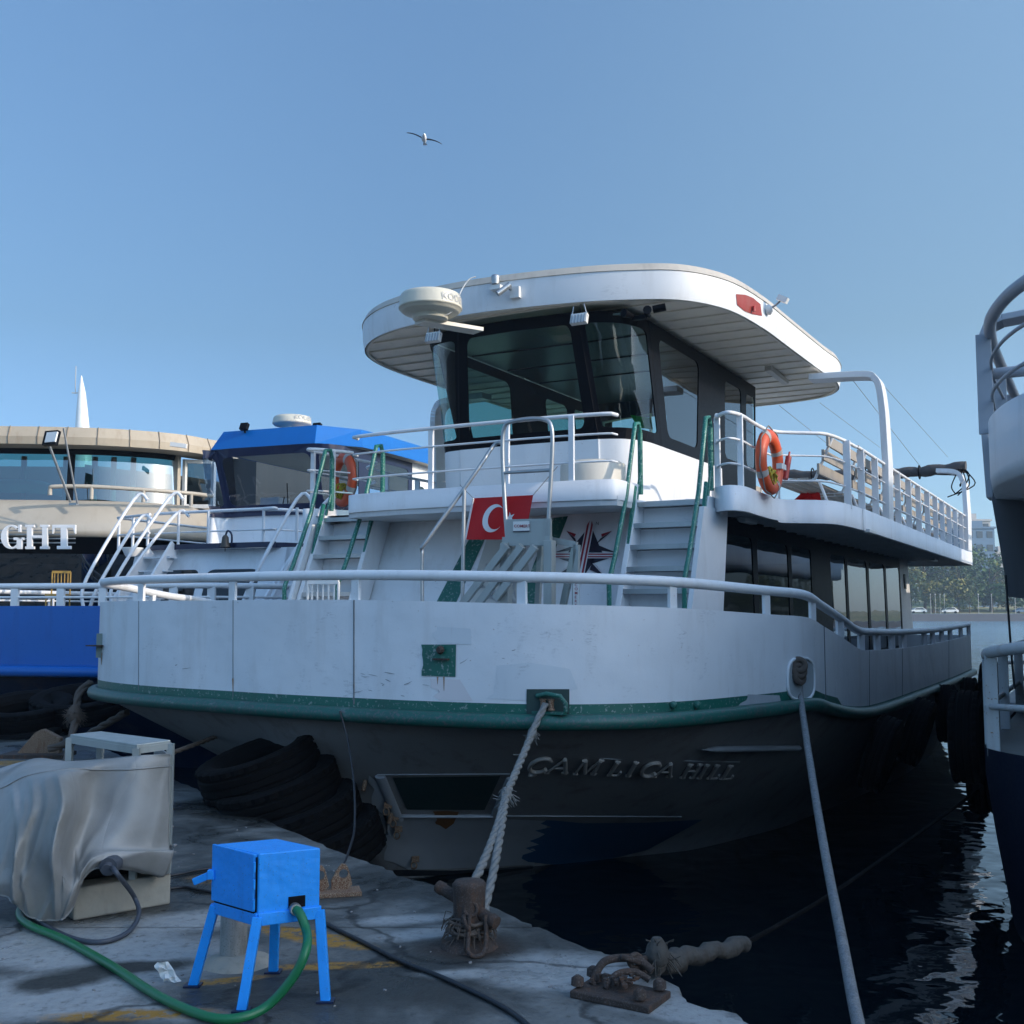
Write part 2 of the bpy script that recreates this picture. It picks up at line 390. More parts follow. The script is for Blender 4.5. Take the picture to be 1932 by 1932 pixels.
# ---- quay
mq, t, b, oc = newmat("wet_concrete")
geo = N(t, "ShaderNodeNewGeometry"); P_ = geo.outputs['Position']
nb = noise(t, P_, 1.1, 5, .65, None, .6); nf = noise(t, P_, 22, 6, .7); nm = noise(t, P_, 4.5, 5, .65, None, .5)
def blob(t, x, y, rx, ry, ang, soft=.35, wob=.55):
    """irregular patch of given centre and half sizes, edge broken up by noise"""
    mp = N(t, "ShaderNodeMapping", vector_type='TEXTURE'); mp.inputs['Location'].default_value = (x, y, QZ)
    mp.inputs['Rotation'].default_value = (0, 0, ang); mp.inputs['Scale'].default_value = (rx, ry, 1)
    t.links.new(P_, mp.inputs[0]); ln = N(t, "ShaderNodeVectorMath", operation='LENGTH'); t.links.new(mp.outputs[0], ln.inputs[0])
    ad = N(t, "ShaderNodeMath", operation='MULTIPLY_ADD'); t.links.new(nm, ad.inputs[0]); ad.inputs[1].default_value = wob * 2; t.links.new(ln.outputs['Value'], ad.inputs[2])
    mr = N(t, "ShaderNodeMapRange"); t.links.new(ad.outputs[0], mr.inputs[0])
    mr.inputs[1].default_value = 1 + wob + soft / 2; mr.inputs[2].default_value = 1 + wob - soft / 2; return mr.outputs[0]
base = ramp(t, nb, [(.36, (.026, .028, .027)), (.5, (.07, .072, .068)), (.62, (.16, .165, .16))])
for (u, v, rx, ry, an) in [(1090, 1830, .42, .2, -.5), (1010, 1850, .2, .12, 0), (820, 1760, .3, .1, .3), (760, 1735, .25, .08, .2), (200, 1790, .8, .3, -.4),
                           (60, 1880, .6, .25, .2), (340, 1740, .5, .18, .3), (850, 1840, .22, .07, .2), (80, 1800, .5, .2, 0), (1200, 1880, .3, .15, -.6), (1340, 1925, .3, .1, -.7), (300, 1900, .5, .15, .1)]:
    p = WZ(u, v, QZ); f = blob(t, p.x, p.y, rx, ry, an, .7); base = mixc(t, f, base, (.33, .335, .33))
for (u, v, rx, ry, an) in [(250, 1825, .3, .09, .2), (120, 1850, .2, .12, .5), (520, 1880, .5, .2, 0), (700, 1860, .6, .2, -.3), (880, 1790, .35, .2, .4), (120, 1940, .3, .1, .3)]:
    p = WZ(u, v, QZ); f = blob(t, p.x, p.y, rx, ry, an, .6); base = mixc(t, f, base, (.042, .042, .038))
p = WZ(885, 1785, QZ); base = mixc(t, blob(t, p.x, p.y, .2, .16, 0, .8), base, (.05, .03, .02))
for (u, v, rx, ry, an, so) in [(592, 1768, .32, .1, -.5, .25), (640, 1822, .3, .05, .1, .5), (425, 1850, .18, .04, .3, .5), (250, 1915, .3, .06, .1, .6), (440, 1655, .22, .12, .2, .8), (5, 1355, .9, .5, 0, .3), (20, 1440, .4, .2, 0, .4)]:
    p = WZ(u, v, QZ); f = blob(t, p.x, p.y, rx, ry, an, so)
    ml = N(t, "ShaderNodeMath", operation='MULTIPLY'); t.links.new(f, ml.inputs[0]); t.links.new(ramp(t, nf, [(.36, (0, 0, 0)), (.52, (1, 1, 1))]), ml.inputs[1])
    base = mixc(t, ml.outputs[0], base, (.34, .17, .02))
sp = ramp(t, nf, [(.3, (.5, .49, .47)), (.45, (.95, .95, .95)), (.75, (1.15, 1.15, 1.15))])
vo = N(t, "ShaderNodeTexVoronoi"); vo.feature = 'DISTANCE_TO_EDGE'; vo.inputs['Scale'].default_value = .55
wv = N(t, "ShaderNodeVectorMath", operation='ADD'); nc_ = N(t, "ShaderNodeTexNoise"); nc_.inputs['Scale'].default_value = 2.2; nc_.inputs['Detail'].default_value = 5; t.links.new(P_, nc_.inputs['Vector'])
sc_ = N(t, "ShaderNodeVectorMath", operation='SCALE'); t.links.new(nc_.outputs['Color'], sc_.inputs[0]); sc_.inputs['Scale'].default_value = .5; t.links.new(P_, wv.inputs[0]); t.links.new(sc_.outputs[0], wv.inputs[1]); t.links.new(wv.outputs[0], vo.inputs['Vector'])
crk = ramp(t, vo.outputs['Distance'], [(.0, (.3, .3, .3)), (.006, (.45, .45, .45)), (.012, (1, 1, 1))])
base = mixc(t, 1.0, base, crk, 'MULTIPLY')
base = mixc(t, 1.0, base, sp, 'MULTIPLY')
t.links.new(base, b.inputs['Base Color'])
t.links.new(ramp(t, nb, [(.38, (.22, .22, .22)), (.6, (.8, .8, .8))]), b.inputs['Roughness'])
hh = N(t, "ShaderNodeMath", operation='MULTIPLY_ADD'); t.links.new(nm, hh.inputs[0]); hh.inputs[1].default_value = 1.5; t.links.new(nf, hh.inputs[2])
bump(t, b, hh.outputs[0], .5, .02)
edge_px = [(1425, 1940), (1385, 1915), (1300, 1890), (1275, 1862), (1180, 1810), (1110, 1790), (1030, 1755), (1000, 1745), (940, 1715), (880, 1692), (815, 1668), (760, 1655), (730, 1640), (690, 1625), (620, 1600)]
edge = [WZ(u, v, QZ) for u, v in edge_px]
e0, e1 = edge[0], Vector((-5.16, 13.67, QZ))
dr = (Vector((.89, 4.44, QZ)) - e1).normalized()
pre = [e0 + dr * k for k in (60, 35, 20, 12, 7, 4, 2.2, 1.2, .5)]
post = [edge[-1].lerp(e1, k / 14) for k in range(1, 15)] + [e1 - dr * k for k in (1, 2.5, 5, 9, 15, 30, 70)]
full = catmull(pre + edge + post, 4)
rnd = random.Random(3)
full = [p + Vector((rnd.uniform(-.016, .016), rnd.uniform(-.016, .016), 0)) for p in full]
mb = MB()
nE = len(full)
inner = [p + Vector((-.35, -.25, 0)) for p in full]
lip = [p + Vector((.012, .01, -.03)) for p in full]; low = [p + Vector((-.02, -.02, -2.2)) for p in full]
mb.add(full + lip + low, [(i, i + 1, nE + i + 1, nE + i) for i in range(nE - 1)] + [(nE + i, nE + i + 1, 2 * nE + i + 1, 2 * nE + i) for i in range(nE - 1)])
corner = [Vector((-150, 80, QZ)), Vector((-150, -90, QZ)), Vector((20, -90, QZ))]
far = [Vector((-150, p.y, QZ)) if p.y > -80 else Vector((p.x, -120, QZ)) for p in full]
mb.add(full + far, [(i, i + 1, nE + i + 1, nE + i) for i in range(nE - 1)])
tag(mb.build("quay_pavement", mq), kind='structure')

# ---- far shore
m_grass, t, b, oc = newmat("shore_grass")
t.links.new(ramp(t, noise(t, oc, .05, 4), [(.4, (.1, .13, .04)), (.6, (.24, .2, .09))]), b.inputs['Base Color']); b.inputs['Roughness'].default_value = .9
M_STONE = paint("shore_wall_stone", (.09, .09, .1), .85, .6, (.08, .08, .09), wear=.2, wcol=(.1, .1, .1), scale=.15)
mb = MB(); mb.box((0, 266.5, .0), (1240, 9, 3.4)); tag(mb.build("shore_embankment", M_STONE), kind='structure')
mb = MB(); mb.add([(-620, 271, 1.75), (620, 271, 1.75), (620, 405, 6), (-620, 405, 6)], [(0, 1, 2, 3)]); tag(mb.build("shore_ground", m_grass), kind='structure')
m_leaf, t, b, oc = newmat("tree_foliage")
oi = N(t, "ShaderNodeObjectInfo")
n_ = noise(t, oc, .35, 3)
c0 = ramp(t, n_, [(.35, (.014, .04, .014)), (.5, (.045, .085, .022)), (.66, (.13, .16, .04))])
c1 = ramp(t, oi.outputs['Random'], [(.0, (.6, .9, .7)), (.5, (1, 1, 1)), (.75, (1.7, 1.3, .8)), (1, (2.6, 1.3, .6))])
t.links.new(mixc(t, 1.0, c0, c1, 'MULTIPLY'), b.inputs['Base Color']); b.inputs['Roughness'].default_value = .7
M_BARK = paint("bark", (.09, .065, .045), .9, .4)
def tree_proto(name, seed, h, rw, fr, base, label):
    rn = random.Random(seed)
    r = root(name, fr, base, label, 'tree', 'trees on the far shore'); bs = Vector(base)
    tr = MB()
    tr.tube([bs, bs + Vector((.2, 0, h * .25)), bs + Vector((-.1, .2, h * .5)), bs + Vector((.1, 0, h * .8))], [.35, .26, .18, .05], 7)
    limbs = []
    for k in range(7):
        a = rn.uniform(0, 6.28); z = h * rn.uniform(.3, .6); L = rw * rn.uniform(.5, .85)
        e = bs + Vector((math.cos(a) * L, math.sin(a) * L, z + h * rn.uniform(.1, .3)))
        tr.tube([bs + Vector((0, 0, z)), (bs + Vector((0, 0, z))).lerp(e, .5) + Vector((0, 0, .3)), e], [.14, .09, .03], 5); limbs.append(e)
    part(tr, "trunk", M_BARK, r)
    cr = MB(); cl = []
    for k in range(26):
        a = rn.uniform(0, 6.28); q = rn.random() ** .5; z = rn.uniform(.22, .95)
        rr = rw * q * math.sin(min(1, (1.05 - z) * 1.5) * 1.5)
        cl.append((bs + Vector((math.cos(a) * rr, math.sin(a) * rr, h * z)), rn.uniform(.13, .24) * rw * 1.25))
    for c, s_ in cl:
        for k in range(95):
            d = Vector((rn.gauss(0, 1), rn.gauss(0, 1), rn.gauss(0, .8))); d = d.normalized() * s_ * rn.uniform(.55, 1.12)
            p = c + d; s1 = rn.uniform(.16, .42)
            n = (d.normalized() + Vector((rn.uniform(-.7, .7), rn.uniform(-.7, .7), rn.uniform(-.3, .9)))).normalized()
            x = n.orthogonal().normalized(); y = n.cross(x)
            an = rn.uniform(0, 6.28); x, y = x * math.cos(an) + y * math.sin(an), y * math.cos(an) - x * math.sin(an)
            cr.add([p - x * s1, p + y * s1 * .7, p + x * s1, p - y * s1 * .7], [(0, 1, 2, 3)])
    part(cr, "crown", m_leaf, r, fix=False)
    return r
protos = [tree_proto("shore_tree", 11 + k, hh_, rw_, FW, (60 + 20 * k, 285, 2), "broad leafy tree") for k, (hh_, rw_) in enumerate([(13.5, 8), (11, 7), (15, 8)])]
tl = [(1470, 278, 13), (1525, 283, 14), (1580, 278, 13), (1632, 285, 15), (1676, 281, 14), (1715, 292, 17), (1742, 284, 17.5), (1778, 296, 18), (1805, 286, 15.5), (1838, 302, 18), (1866, 288, 15), (1897, 295, 16), (1925, 284, 13.5), (1955, 292, 15), (2000, 284, 15), (2060, 288, 14), (1757, 277, 8), (1826, 277, 7), (2130, 280, 14), (1400, 290, 14)]
TLAB = ["hazy tree seen through the saloon's front window, leftmost of the shore trees in view", "hazy tree seen through the second saloon window", "hazy tree seen through the dark saloon door bay", "hazy tree seen through the middle saloon window", "hazy tree seen just left of the white saloon pillar", "tall hazy tree topping the bank directly behind the white saloon pillar",
 "tall hazy tree immediately right of the white saloon pillar", "tallest hazy tree above the parked white car", "rounded hazy tree right of the parked white car", "high tree in front of the blue grey block", "yellowish tree below the overhanging bow's tip", "tree directly behind the hanging cable", "low crown just right of the hanging cable", "tree cut by the right edge of the picture",
 "tree just outside the right edge", "second tree outside the right edge", "low shrub-like tree at the pillar's foot by the lamp posts", "low pale shrub-like tree in front of the rounded one", "outermost tree outside the right edge", "tree hidden behind the deckhouse, farthest left on the shore"]
for k, (u, y, h) in enumerate(tl):
    o = protos[k % 3]
    o = o if k < 3 else copy_tree(o)
    x = (u - CU) / F * y; o.location = (x, y, 1.7); s_ = h / [13.5, 11, 15][k % 3]; o.scale = (s_ * random.uniform(.9, 1.2),) * 2 + (s_,); o.rotation_euler.z = random.uniform(0, 6)
    where = "seen through the saloon windows" if u < 1725 else ("right beside the white saloon pillar" if u < 1745 else ("below the blue shore building" if u < 1870 else "behind the hanging cable at the right edge"))
    o['label'] = TLAB[k]
# shore buildings
M_BLD = paint("pale_render", (.42, .4, .38), .8, .3, scale=.1); M_BLD2 = paint("blue_grey_cladding", (.1, .17, .25), .6, .2, scale=.1)
m_win = paint("dark_window", (.03, .04, .05), .2, .1)
def building(u, y, wd, h, dp, mat, label, floors, bays, roofc=None, z0=3):
    x = (u - CU) / F * y; bs = Vector((x, y, z0)); r = root("apartment_building", FW, bs, label, 'building')
    mb = MB(); mb.box(bs + Vector((0, dp / 2, h / 2)), (wd, dp, h)); mb.box(bs + Vector((0, dp / 2, h + .3)), (wd + .8, dp + .8, .6)); part(mb, "wall", mat, r)
    for f in range(floors):
        for k in range(bays):
            wx = wd / bays; fh = h / floors
            m2 = MB(); m2.box(bs + Vector((-wd / 2 + wx * (k + .5), -.02, fh * (f + .55))), (wx * .6, .15, fh * .5)); part(m2, "window", m_win, r)
    mb = MB(); mb.box(bs + Vector((0, dp / 2, h + 1.6)), (wd * .5, dp * .5, 2)); part(mb, "roof", roofc or mat, r)
building(1850, 330, 9, 24, 12, M_BLD2, "blue grey block of flats above the trees, left of the overhanging bow", 6, 3)
building(1835, 345, 12, 27.5, 12, M_BLD, "pale flats with a stepped roof behind the blue grey block", 7, 4)
building(1915, 360, 16, 18, 12, M_BLD, "low pale building behind the hanging cable", 5, 4)
# tiny shore furniture
def car(u, y, colr, label):
    x = (u - CU) / F * y; bs = Vector((x, y, 1.76)); r = root("parked_car", FW, bs, label, 'car', 'cars on the far shore')
    mb = MB(); prof = [(-2.1, .35), (-2.1, .8), (-1.3, .95), (-.7, 1.45), (1.1, 1.5), (1.8, 1.0), (2.1, .9), (2.1, .35)]
    mb.ext([bs + Vector((a, -.85, c)) for a, c in prof], (0, 1.7, 0)); part(mb, "body", colr, r, .05)
    mb = MB(); mb.ext([bs + Vector((a, -.87, c)) for a, c in [(-1.05, .98), (-.62, 1.36), (1.0, 1.4), (1.5, 1.0)]], (0, .03, 0)); part(mb, "window", m_win, r)
    for sx in (-1.3, 1.3):
        mb = MB(); mb.cyl(bs + Vector((sx, -.9, .32)), bs + Vector((sx, -.6, .32)), .32, 14); part(mb, "wheel", M_RUBB, r)
car(1787, 272.6, M_PLW, "white car parked under the trees on the far shore")
car(1728, 273.4, M_PLW, "white car half hidden by the saloon pillar on the far shore")
car(1925, 273.4, M_BLD2, "grey blue car at the right edge of the far shore")
pl = None
for k, u in enumerate((1753, 1762, 1771, 1779, 1843, 1868, 1912)):
    y = 271.8; x = (u - CU) / F * y; bs = Vector((x, y, 1.75))
    if pl is None:
        r = root("street_lamp", FW, bs, "thin lamp post on the far bank", 'lamp post', 'lamp posts on the far shore')
        mb = MB(); mb.tube([bs, bs + Vector((0, 0, 4.6))], .07, 6); part(mb, "pole", M_BLD, r)
        mb = MB(); mb.lathe([(.05, 4.5), (.17, 4.65), (.17, 4.8), (.05, 4.9)], bs, 8); part(mb, "lamp_head", M_BLD, r); pl = r
    else: r = copy_tree(pl); r.location = bs
    r['label'] = "thin lamp post on the far bank, " + ["closest to the saloon pillar", "second from the saloon pillar", "third from the saloon pillar", "just left of the white car's roof", "alone in front of the yellowing tree", "just left of the hanging cable", "right of the hanging cable"][k]
# bridge pylon
y = 320; x = (151 - CU) / F * y; mb = MB(); pts = []; rad = []
bs = Vector((x, y, 0))
for k in range(15):
    q = k / 14; z = 71.5 * q; pts.append(bs + Vector((-1.9 * q ** 2.2 + .4, 0, z))); rad.append(4.9 * (1 - q) ** .62 + .12)
mb.tube(pts, rad, 14)
r = root("bridge_pylon", FW, bs, "white tapered bridge pylon rising behind the beige boat's roof", 'bridge pylon'); part(mb, "mast", M_PLW, r)
mb = MB(); tp = pts[-1]; mb.tube([tp + Vector((-1.6, 0, -5.5)), tp + Vector((-1.7, 0, 2.8))], .12, 5); mb.bar(tp + Vector((-2.6, 0, -5.2)), tp + Vector((.6, 0, -5.2)), .3, .3); part(mb, "antenna", M_BLD, r)

# air between the basin and the far shore
mh = bpy.data.materials.new("haze_air"); mh.use_nodes = True; th = mh.node_tree; th.nodes.clear()
oh = N(th, "ShaderNodeOutputMaterial"); pv = N(th, "ShaderNodeVolumePrincipled"); pv.inputs['Color'].default_value = (.6, .8, 1, 1); pv.inputs['Density'].default_value = .0005
th.links.new(pv.outputs[0], oh.inputs['Volume'])
mb = MB(); mb.box((0, 180, 39), (1300, 460, 84)); tag(mb.build("haze", mh), kind='stuff')
# ================================================================ MAIN BOAT
FM = Frame(28.5)
BX = -6.15
boat = root("tour_boat", FM, (BX, 15, 0), "large white double-decked tour boat with green trim and star emblem, moored bow-in at the centre", 'boat')
def mir(p): p = Vector(p); return Vector((2 * BX - p.x, p.y, p.z))

def decal(mb, top, bot, bvh, fr, off=.004, nu=24, nv=6, m=0, jag=0, seed=1):
    """thin painted patch following a curved surface; top / bot are picture polylines"""
    rn = random.Random(seed)
    def samp(pl, q):
        L = [0]
        for a, b in zip(pl, pl[1:]): L.append(L[-1] + math.dist(a, b))
        x = q * L[-1]
        for i in range(len(pl) - 1):
            if x <= L[i + 1] + 1e-9:
                k = (x - L[i]) / max(L[i + 1] - L[i], 1e-9)
                return pl[i][0] + (pl[i + 1][0] - pl[i][0]) * k, pl[i][1] + (pl[i + 1][1] - pl[i][1]) * k
        return pl[-1]
    g = []
    jl = [rn.uniform(-jag, jag) for _ in range(nv + 1)]
    for j in range(nv + 1):
        row = []
        for i in range(nu + 1):
            a = samp(top, i / nu); c = samp(bot, i / nu); q = j / nv
            u = a[0] + (c[0] - a[0]) * q + (jl[j] if i == 0 else 0) ; v = a[1] + (c[1] - a[1]) * q
            row.append(fr.hit(u, v, bvh, off))
        g.append(row)
    vs = []; idx = {}
    for j in range(nv + 1):
        for i in range(nu + 1):
            if g[j][i] is not None: idx[(i, j)] = len(vs); vs.append(g[j][i])
    fs = []
    for j in range(nv):
        for i in range(nu):
            k = [(i, j), (i + 1, j), (i + 1, j + 1), (i, j + 1)]
            if all(q in idx for q in k): fs.append([idx[q] for q in k])
    mb.add(vs, fs, m, True)
def lin(pts, n=6):
    out = []
    for a, b in zip(pts, pts[1:]):
        for k in range(n): out.append(Vector(a).lerp(Vector(b), k / n))
    out.append(Vector(pts[-1])); return out

# hull control table: x, y, z rub, z bulwark top, waterline x, y
Rt = [(-6.15, 7.2, 1.68, 2.59, -6.1, 8.75), (-5.33, 7.18, 1.68, 2.585, -5.6, 9.25), (-4.6, 7.19, 1.68, 2.57, -5.1, 9.85), (-3.82, 7.32, 1.68, 2.55, -4.6, 10.5),
      (-3.28, 7.65, 1.68, 2.535, -4.2, 11.0), (-2.89, 8.17, 1.68, 2.515, -3.95, 11.4), (-2.56, 9.2, 1.68, 2.47, -3.6, 12.5), (-2.38, 9.85, 1.68, 2.44, -3.45, 13.1),
      (-2.36, 10.4, 1.6, 2.355, -3.4, 13.5), (-2.35, 11.2, 1.5, 2.225, -3.3, 14.2), (-2.35, 12.05, 1.43, 2.09, -3.2, 15), (-2.35, 12.9, 1.4, 2.06, -3.1, 15.8), (-2.35, 14.5, 1.38, 2.03, -3.0, 16.8), (-2.35, 17.3, 1.36, 2.01, -2.9, 18.2), (-2.37, 20, 1.34, 2.015, -2.9, 20.5), (-2.42, 22.9, 1.33, 2.03, -3.0, 22.7)]
Lt = [(2 * BX - a, b_ + (.2 if i > 3 else .12), c, d, 2 * BX - e, f) for i, (a, b_, c, d, e, f) in enumerate(Rt[1:])]
Lt[0] = (-6.75, 7.27, 1.68, 2.59, -6.7, 9.25); Lt[1] = (-7.7, 7.38, 1.68, 2.59, -7.2, 9.85); Lt[2] = (-8.5, 7.6, 1.68, 2.59, -7.7, 10.5); Lt[3] = (-9.12, 7.95, 1.68, 2.58, -8.1, 11); Lt[4] = (-9.5, 8.6, 1.68, 2.55, -8.35, 11.4)
Lt[5] = (-9.78, 9.5, 1.68, 2.47, -8.7, 12.5); Lt[6] = (-9.92, 10.1, 1.66, 2.43, -8.85, 13.1)
TB = Lt[::-1] + Rt
n = 5
rub = catmull([(a, b_, c) for a, b_, c, d, e, f in TB], n)
btop = catmull([(a, b_, d) for a, b_, c, d, e, f in TB], n)
wl = catmull([(e, f, 0) for a, b_, c, d, e, f in TB], n)
def offs(curve, d):
    out = []
    for i, p in enumerate(curve):
        a = curve[max(i - 1, 0)]; b_ = curve[min(i + 1, len(curve) - 1)]; t_ = (b_ - a); t_.z = 0; t_.normalize()
        out.append(p + Vector((t_.y, -t_.x, 0)) * d)
    return out
def lift(curve, dz): return [p + Vector((0, 0, dz)) for p in curve]
# lower hull
mb = MB()
mid = []
for a, b_ in zip(rub, wl):
    q = a.lerp(b_, .5); mid.append(q + Vector((0, -.04, 0)))
r1 = lift(offs(rub, -.02), -.02)
rings = [r1, [a.lerp(b_, .3) + Vector((0, -.03, 0)) for a, b_ in zip(rub, wl)], mid, [a.lerp(b_, .78) for a, b_ in zip(rub, wl)], wl, [p + Vector((0, .35, -.7)) for p in wl]]
mb.loft(rings, 0, False)
# transom
mb.add([rub[0], rub[-1], wl[-1], wl[0]], [(0, 1, 2, 3)])
hull_bvh = mb.bvh()
M_BELT = paint("dark_boot_top", (.02, .024, .03), .5, .2)
M_BLKR = paint("blackened_rusty_plate", (.01, .009, .009), .8, .6, (.05, .025, .015), wear=.2, wcol=(.06, .03, .02), bmp=.5, scale=3)
decal(mb, [(705, 1462), (738, 1535), (800, 1538), (1035, 1548)], [(735, 1622), (770, 1640), (850, 1638), (1008, 1630)], hull_bvh, FM, .005, 28, 12, 1, 16, 4)
decal(mb, [(1040, 1546), (1100, 1552), (1220, 1551), (1326, 1545)], [(1000, 1625), (1060, 1632), (1140, 1622), (1222, 1602)], hull_bvh, FM, .007, 28, 12, 2, 24, 7)
decal(mb, [(742, 1640), (860, 1641), (1005, 1632)], [(742, 1652), (860, 1650), (1005, 1643)], hull_bvh, FM, .008, 20, 2, 3)
# rust bloom under the anchor pocket
decal(mb, [(818, 1529), (842, 1528), (866, 1530)], [(826, 1553), (841, 1563), (856, 1552)], hull_bvh, FM, .009, 8, 6, 4, 4, 3)
hull = part(mb, "lower_hull", [M_HULL, M_GREYP, M_NAVY, M_BELT, paint("orange_rust_stain", (.2, .075, .015), .9, .5, (.08, .04, .02), scale=5)], boat)
# anchor pocket with pale frame: flat green patch, recess shade painted in
mb = MB()
decal(mb, [(741, 1466), (944, 1463)], [(768, 1526), (914, 1527)], hull_bvh, FM, .006, 12, 4, 0)
for a, c, wpx in [((718, 1463), (752, 1545), .1), ((752, 1538), (930, 1538), .07), ((930, 1540), (962, 1466), .06), ((712, 1460), (962, 1458), .02)]:
    p, q = FM.hit(*a, hull_bvh, .01), FM.hit(*c, hull_bvh, .01)
    mb.tube([p, p.lerp(q, .5), q], wpx * .5, 8, 1, sq=.5)
part(mb, "anchor_pocket", [paint("pocket_green_black", (.01, .035, .035), .6, .1), M_GREYP], boat)
# welded brackets near the stem
for u, v in [(732, 1515), (752, 1560), (783, 1617), (745, 1538)]:
    p = FM.hit(u, v, hull_bvh, .02)
    mb = MB()
    if p: mb.box(p, (.07, .05, .05), Matrix.Rotation(.6, 3, 'Z')); mb.torus(p + Vector((.01, -.04, -.05)), .03, .008, Matrix.Rotation(1.4, 3, 'X'), 12, 6); part(mb, 'hull_eye', M_RUSTW, boat)
for u, v in [(690, 1468), (738, 1530)]:
    p = FM.hit(u, v, hull_bvh, .02)
    mb = MB()
    if p: mb.tube([p, p + Vector((0, -.03, -.09))], .02, 7); part(mb, 'hull_eye', M_RUSTW, boat)

# pad eye rail on the flare
mb = MB(); q0 = [FM.hit(u, 1408 - (u - 1330) * .01, hull_bvh, .03) for u in (1322, 1350, 1400, 1450, 1500)]; mb.tube([p for p in q0 if p], [.01, .05, .05, .05, .05], 6, 0, sq=.6); part(mb, "flare_stiffener", M_GREYP, boat)
mb = MB(); q0 = [FM.hit(u, 1539 + (u - 1000) * .004, hull_bvh, .004) for u in range(745, 1330, 45)]; mb.tube([p for p in q0 if p], .006, 5); q1 = [FM.hit(u, v, hull_bvh, .004) for u, v in ((968, 1423), (1150, 1431), (1300, 1435), (1395, 1437))]; part(mb, "weld_seam", M_GREYP, boat)
mb = MB(); mb.tube([p for p in q1 if p], .005, 5); part(mb, "weld_seam", M_GREYP, boat)
# raised boat name, welded letters
STROKES = {  # unit letter box 0..1 ; (points, thick)
 'C': [([(.95, .82), (.8, .97), (.5, 1), (.2, .85), (.06, .5), (.2, .14), (.5, 0), (.8, .04), (.97, .2)], 1)],
 'Ç': [([(.95, .82), (.8, .97), (.5, 1), (.2, .85), (.06, .5), (.2, .14), (.5, 0), (.8, .04), (.97, .2)], 1), ([(.5, 0), (.58, -.12), (.45, -.22), (.28, -.2)], 1)],
 'A': [([(.0, 0), (.5, 1)], 0), ([(.5, 1), (.92, 0)], 1), ([(.18, .36), (.76, .36)], 0), ([(-.12, 0), (.14, 0)], 0), ([(.72, 0), (1.05, 0)], 0)],
 'M': [([(.05, 0), (.15, 1)], 0), ([(.15, 1), (.5, .08)], 1), ([(.5, .08), (.88, 1)], 0), ([(.88, 1), (.92, 0)], 1), ([(-.06, 0), (.18, 0)], 0), ([(.78, 0), (1.06, 0)], 0), ([(0, 1), (.17, 1)], 0), ([(.86, 1), (1.04, 1)], 0)],
 'L': [([(.25, 1), (.22, 0)], 1), ([(.05, 1), (.45, 1)], 0), ([(.05, 0), (.85, 0), (.95, .25)], 0)],
 'I': [([(.5, 1), (.5, 0)], 1), ([(.25, 1), (.75, 1)], 0), ([(.25, 0), (.75, 0)], 0)],
 'H': [([(.18, 1), (.18, 0)], 1), ([(.82, 1), (.82, 0)], 1), ([(.18, .5), (.82, .5)], 0), ([(.03, 1), (.33, 1)], 0), ([(.03, 0), (.33, 0)], 0), ([(.67, 1), (.97, 1)], 0), ([(.67, 0), (.97, 0)], 0)],
}
def nameletters():
    m_l = paint("raised_letter_metal", (.5, .46, .43), .38, .2, (.08, .06, .05), bmp=.1)
    # each letter: baseline left px, width px, height px (crop coordinates of the stern-ward running line)
    seq = [('Ç', 95, 150), ('A', 245, 160), ('M', 440, 160), ('L', 668, 100), ('I', 785, 80), ('C', 890, 125), ('A', 1005, 130), ('H', 1185, 115), ('I', 1295, 60), ('L', 1375, 85), ('L', 1465, 95)]
    seq = [s_ for s_ in seq if s_[2]]
    for ch, x0, wd in seq:
        mb = MB()
        base = 212 + (x0 - 95) * (55 / 1480); hgt = 95 - (x0 - 95) * 0.004
        for pts, th in STROKES[ch]:
            P = catmull([(a, b_, 0) for a, b_ in pts], 5) if len(pts) > 2 else lin([(a, b_, 0) for a, b_ in pts], 4)
            Q = []
            for p in P:
                px = x0 + p.x * wd * .92 + p.y * hgt * .62; py = base - p.y * hgt
                h_ = FM.hit(966 + .2656 * px, 1396 + .2656 * py, hull_bvh, .02)
                if h_: Q.append(h_)
            if len(Q) > 1: mb.tube(Q, .018 if th else .011, 6)
        part(mb, "name_letter", m_l, boat)
nameletters()

# bulwark: white plating, green band, rub pipe
mb = MB()
gz = [Vector((p.x, p.y, p.z + (.13 if p.y < 11 else .07))) for p in rub]
mb.loft([gz, btop], 0, False)
mb.loft([offs(lift(rub, .0), -.0), gz], 1, False)
inn = offs(btop, -.05); mb.loft([btop, inn], 0, False); mb.loft([inn, offs(gz, -.05)], 0, False)
mb.add([gz[0], gz[-1], btop[-1], btop[0]], [(0, 1, 2, 3)])
bul_bvh = mb.bvh()
# torn green edge, green mounting patch, repaint patches
M_PATCH = paint("greyish_repaint_patch", (.66, .69, .72), .5, .15, scuff=.6); M_PINK = paint("pinkish_primer_ghost", (.7, .66, .67), .6, .3)
decal(mb, [(797, 1216), (861, 1216)], [(799, 1275), (860, 1277)], bul_bvh, FM, .006, 8, 6, 1, 3, 3)
decal(mb, [(935, 1256), (1000, 1250), (1075, 1262)], [(925, 1318), (1000, 1322), (1090, 1300)], bul_bvh, FM, .003, 16, 6, 2, 8, 5)
decal(mb, [(812, 1280), (868, 1282)], [(830, 1322), (892, 1322)], bul_bvh, FM, .003, 10, 5, 3, 9, 9)
decal(mb, [(820, 1182), (888, 1186)], [(822, 1214), (890, 1216)], bul_bvh, FM, .003, 10, 5, 2, 5, 2)
decal(mb, [(1410, 1310), (1470, 1312)], [(1400, 1332), (1475, 1334)], bul_bvh, FM, .003, 10, 4, 4, 8, 12)
decal(mb, [(994, 1300), (1074, 1300)], [(994, 1347), (1074, 1347)], bul_bvh, FM, .01, 6, 4, 5)
rs_ = random.Random(21)
M_i_ = 6
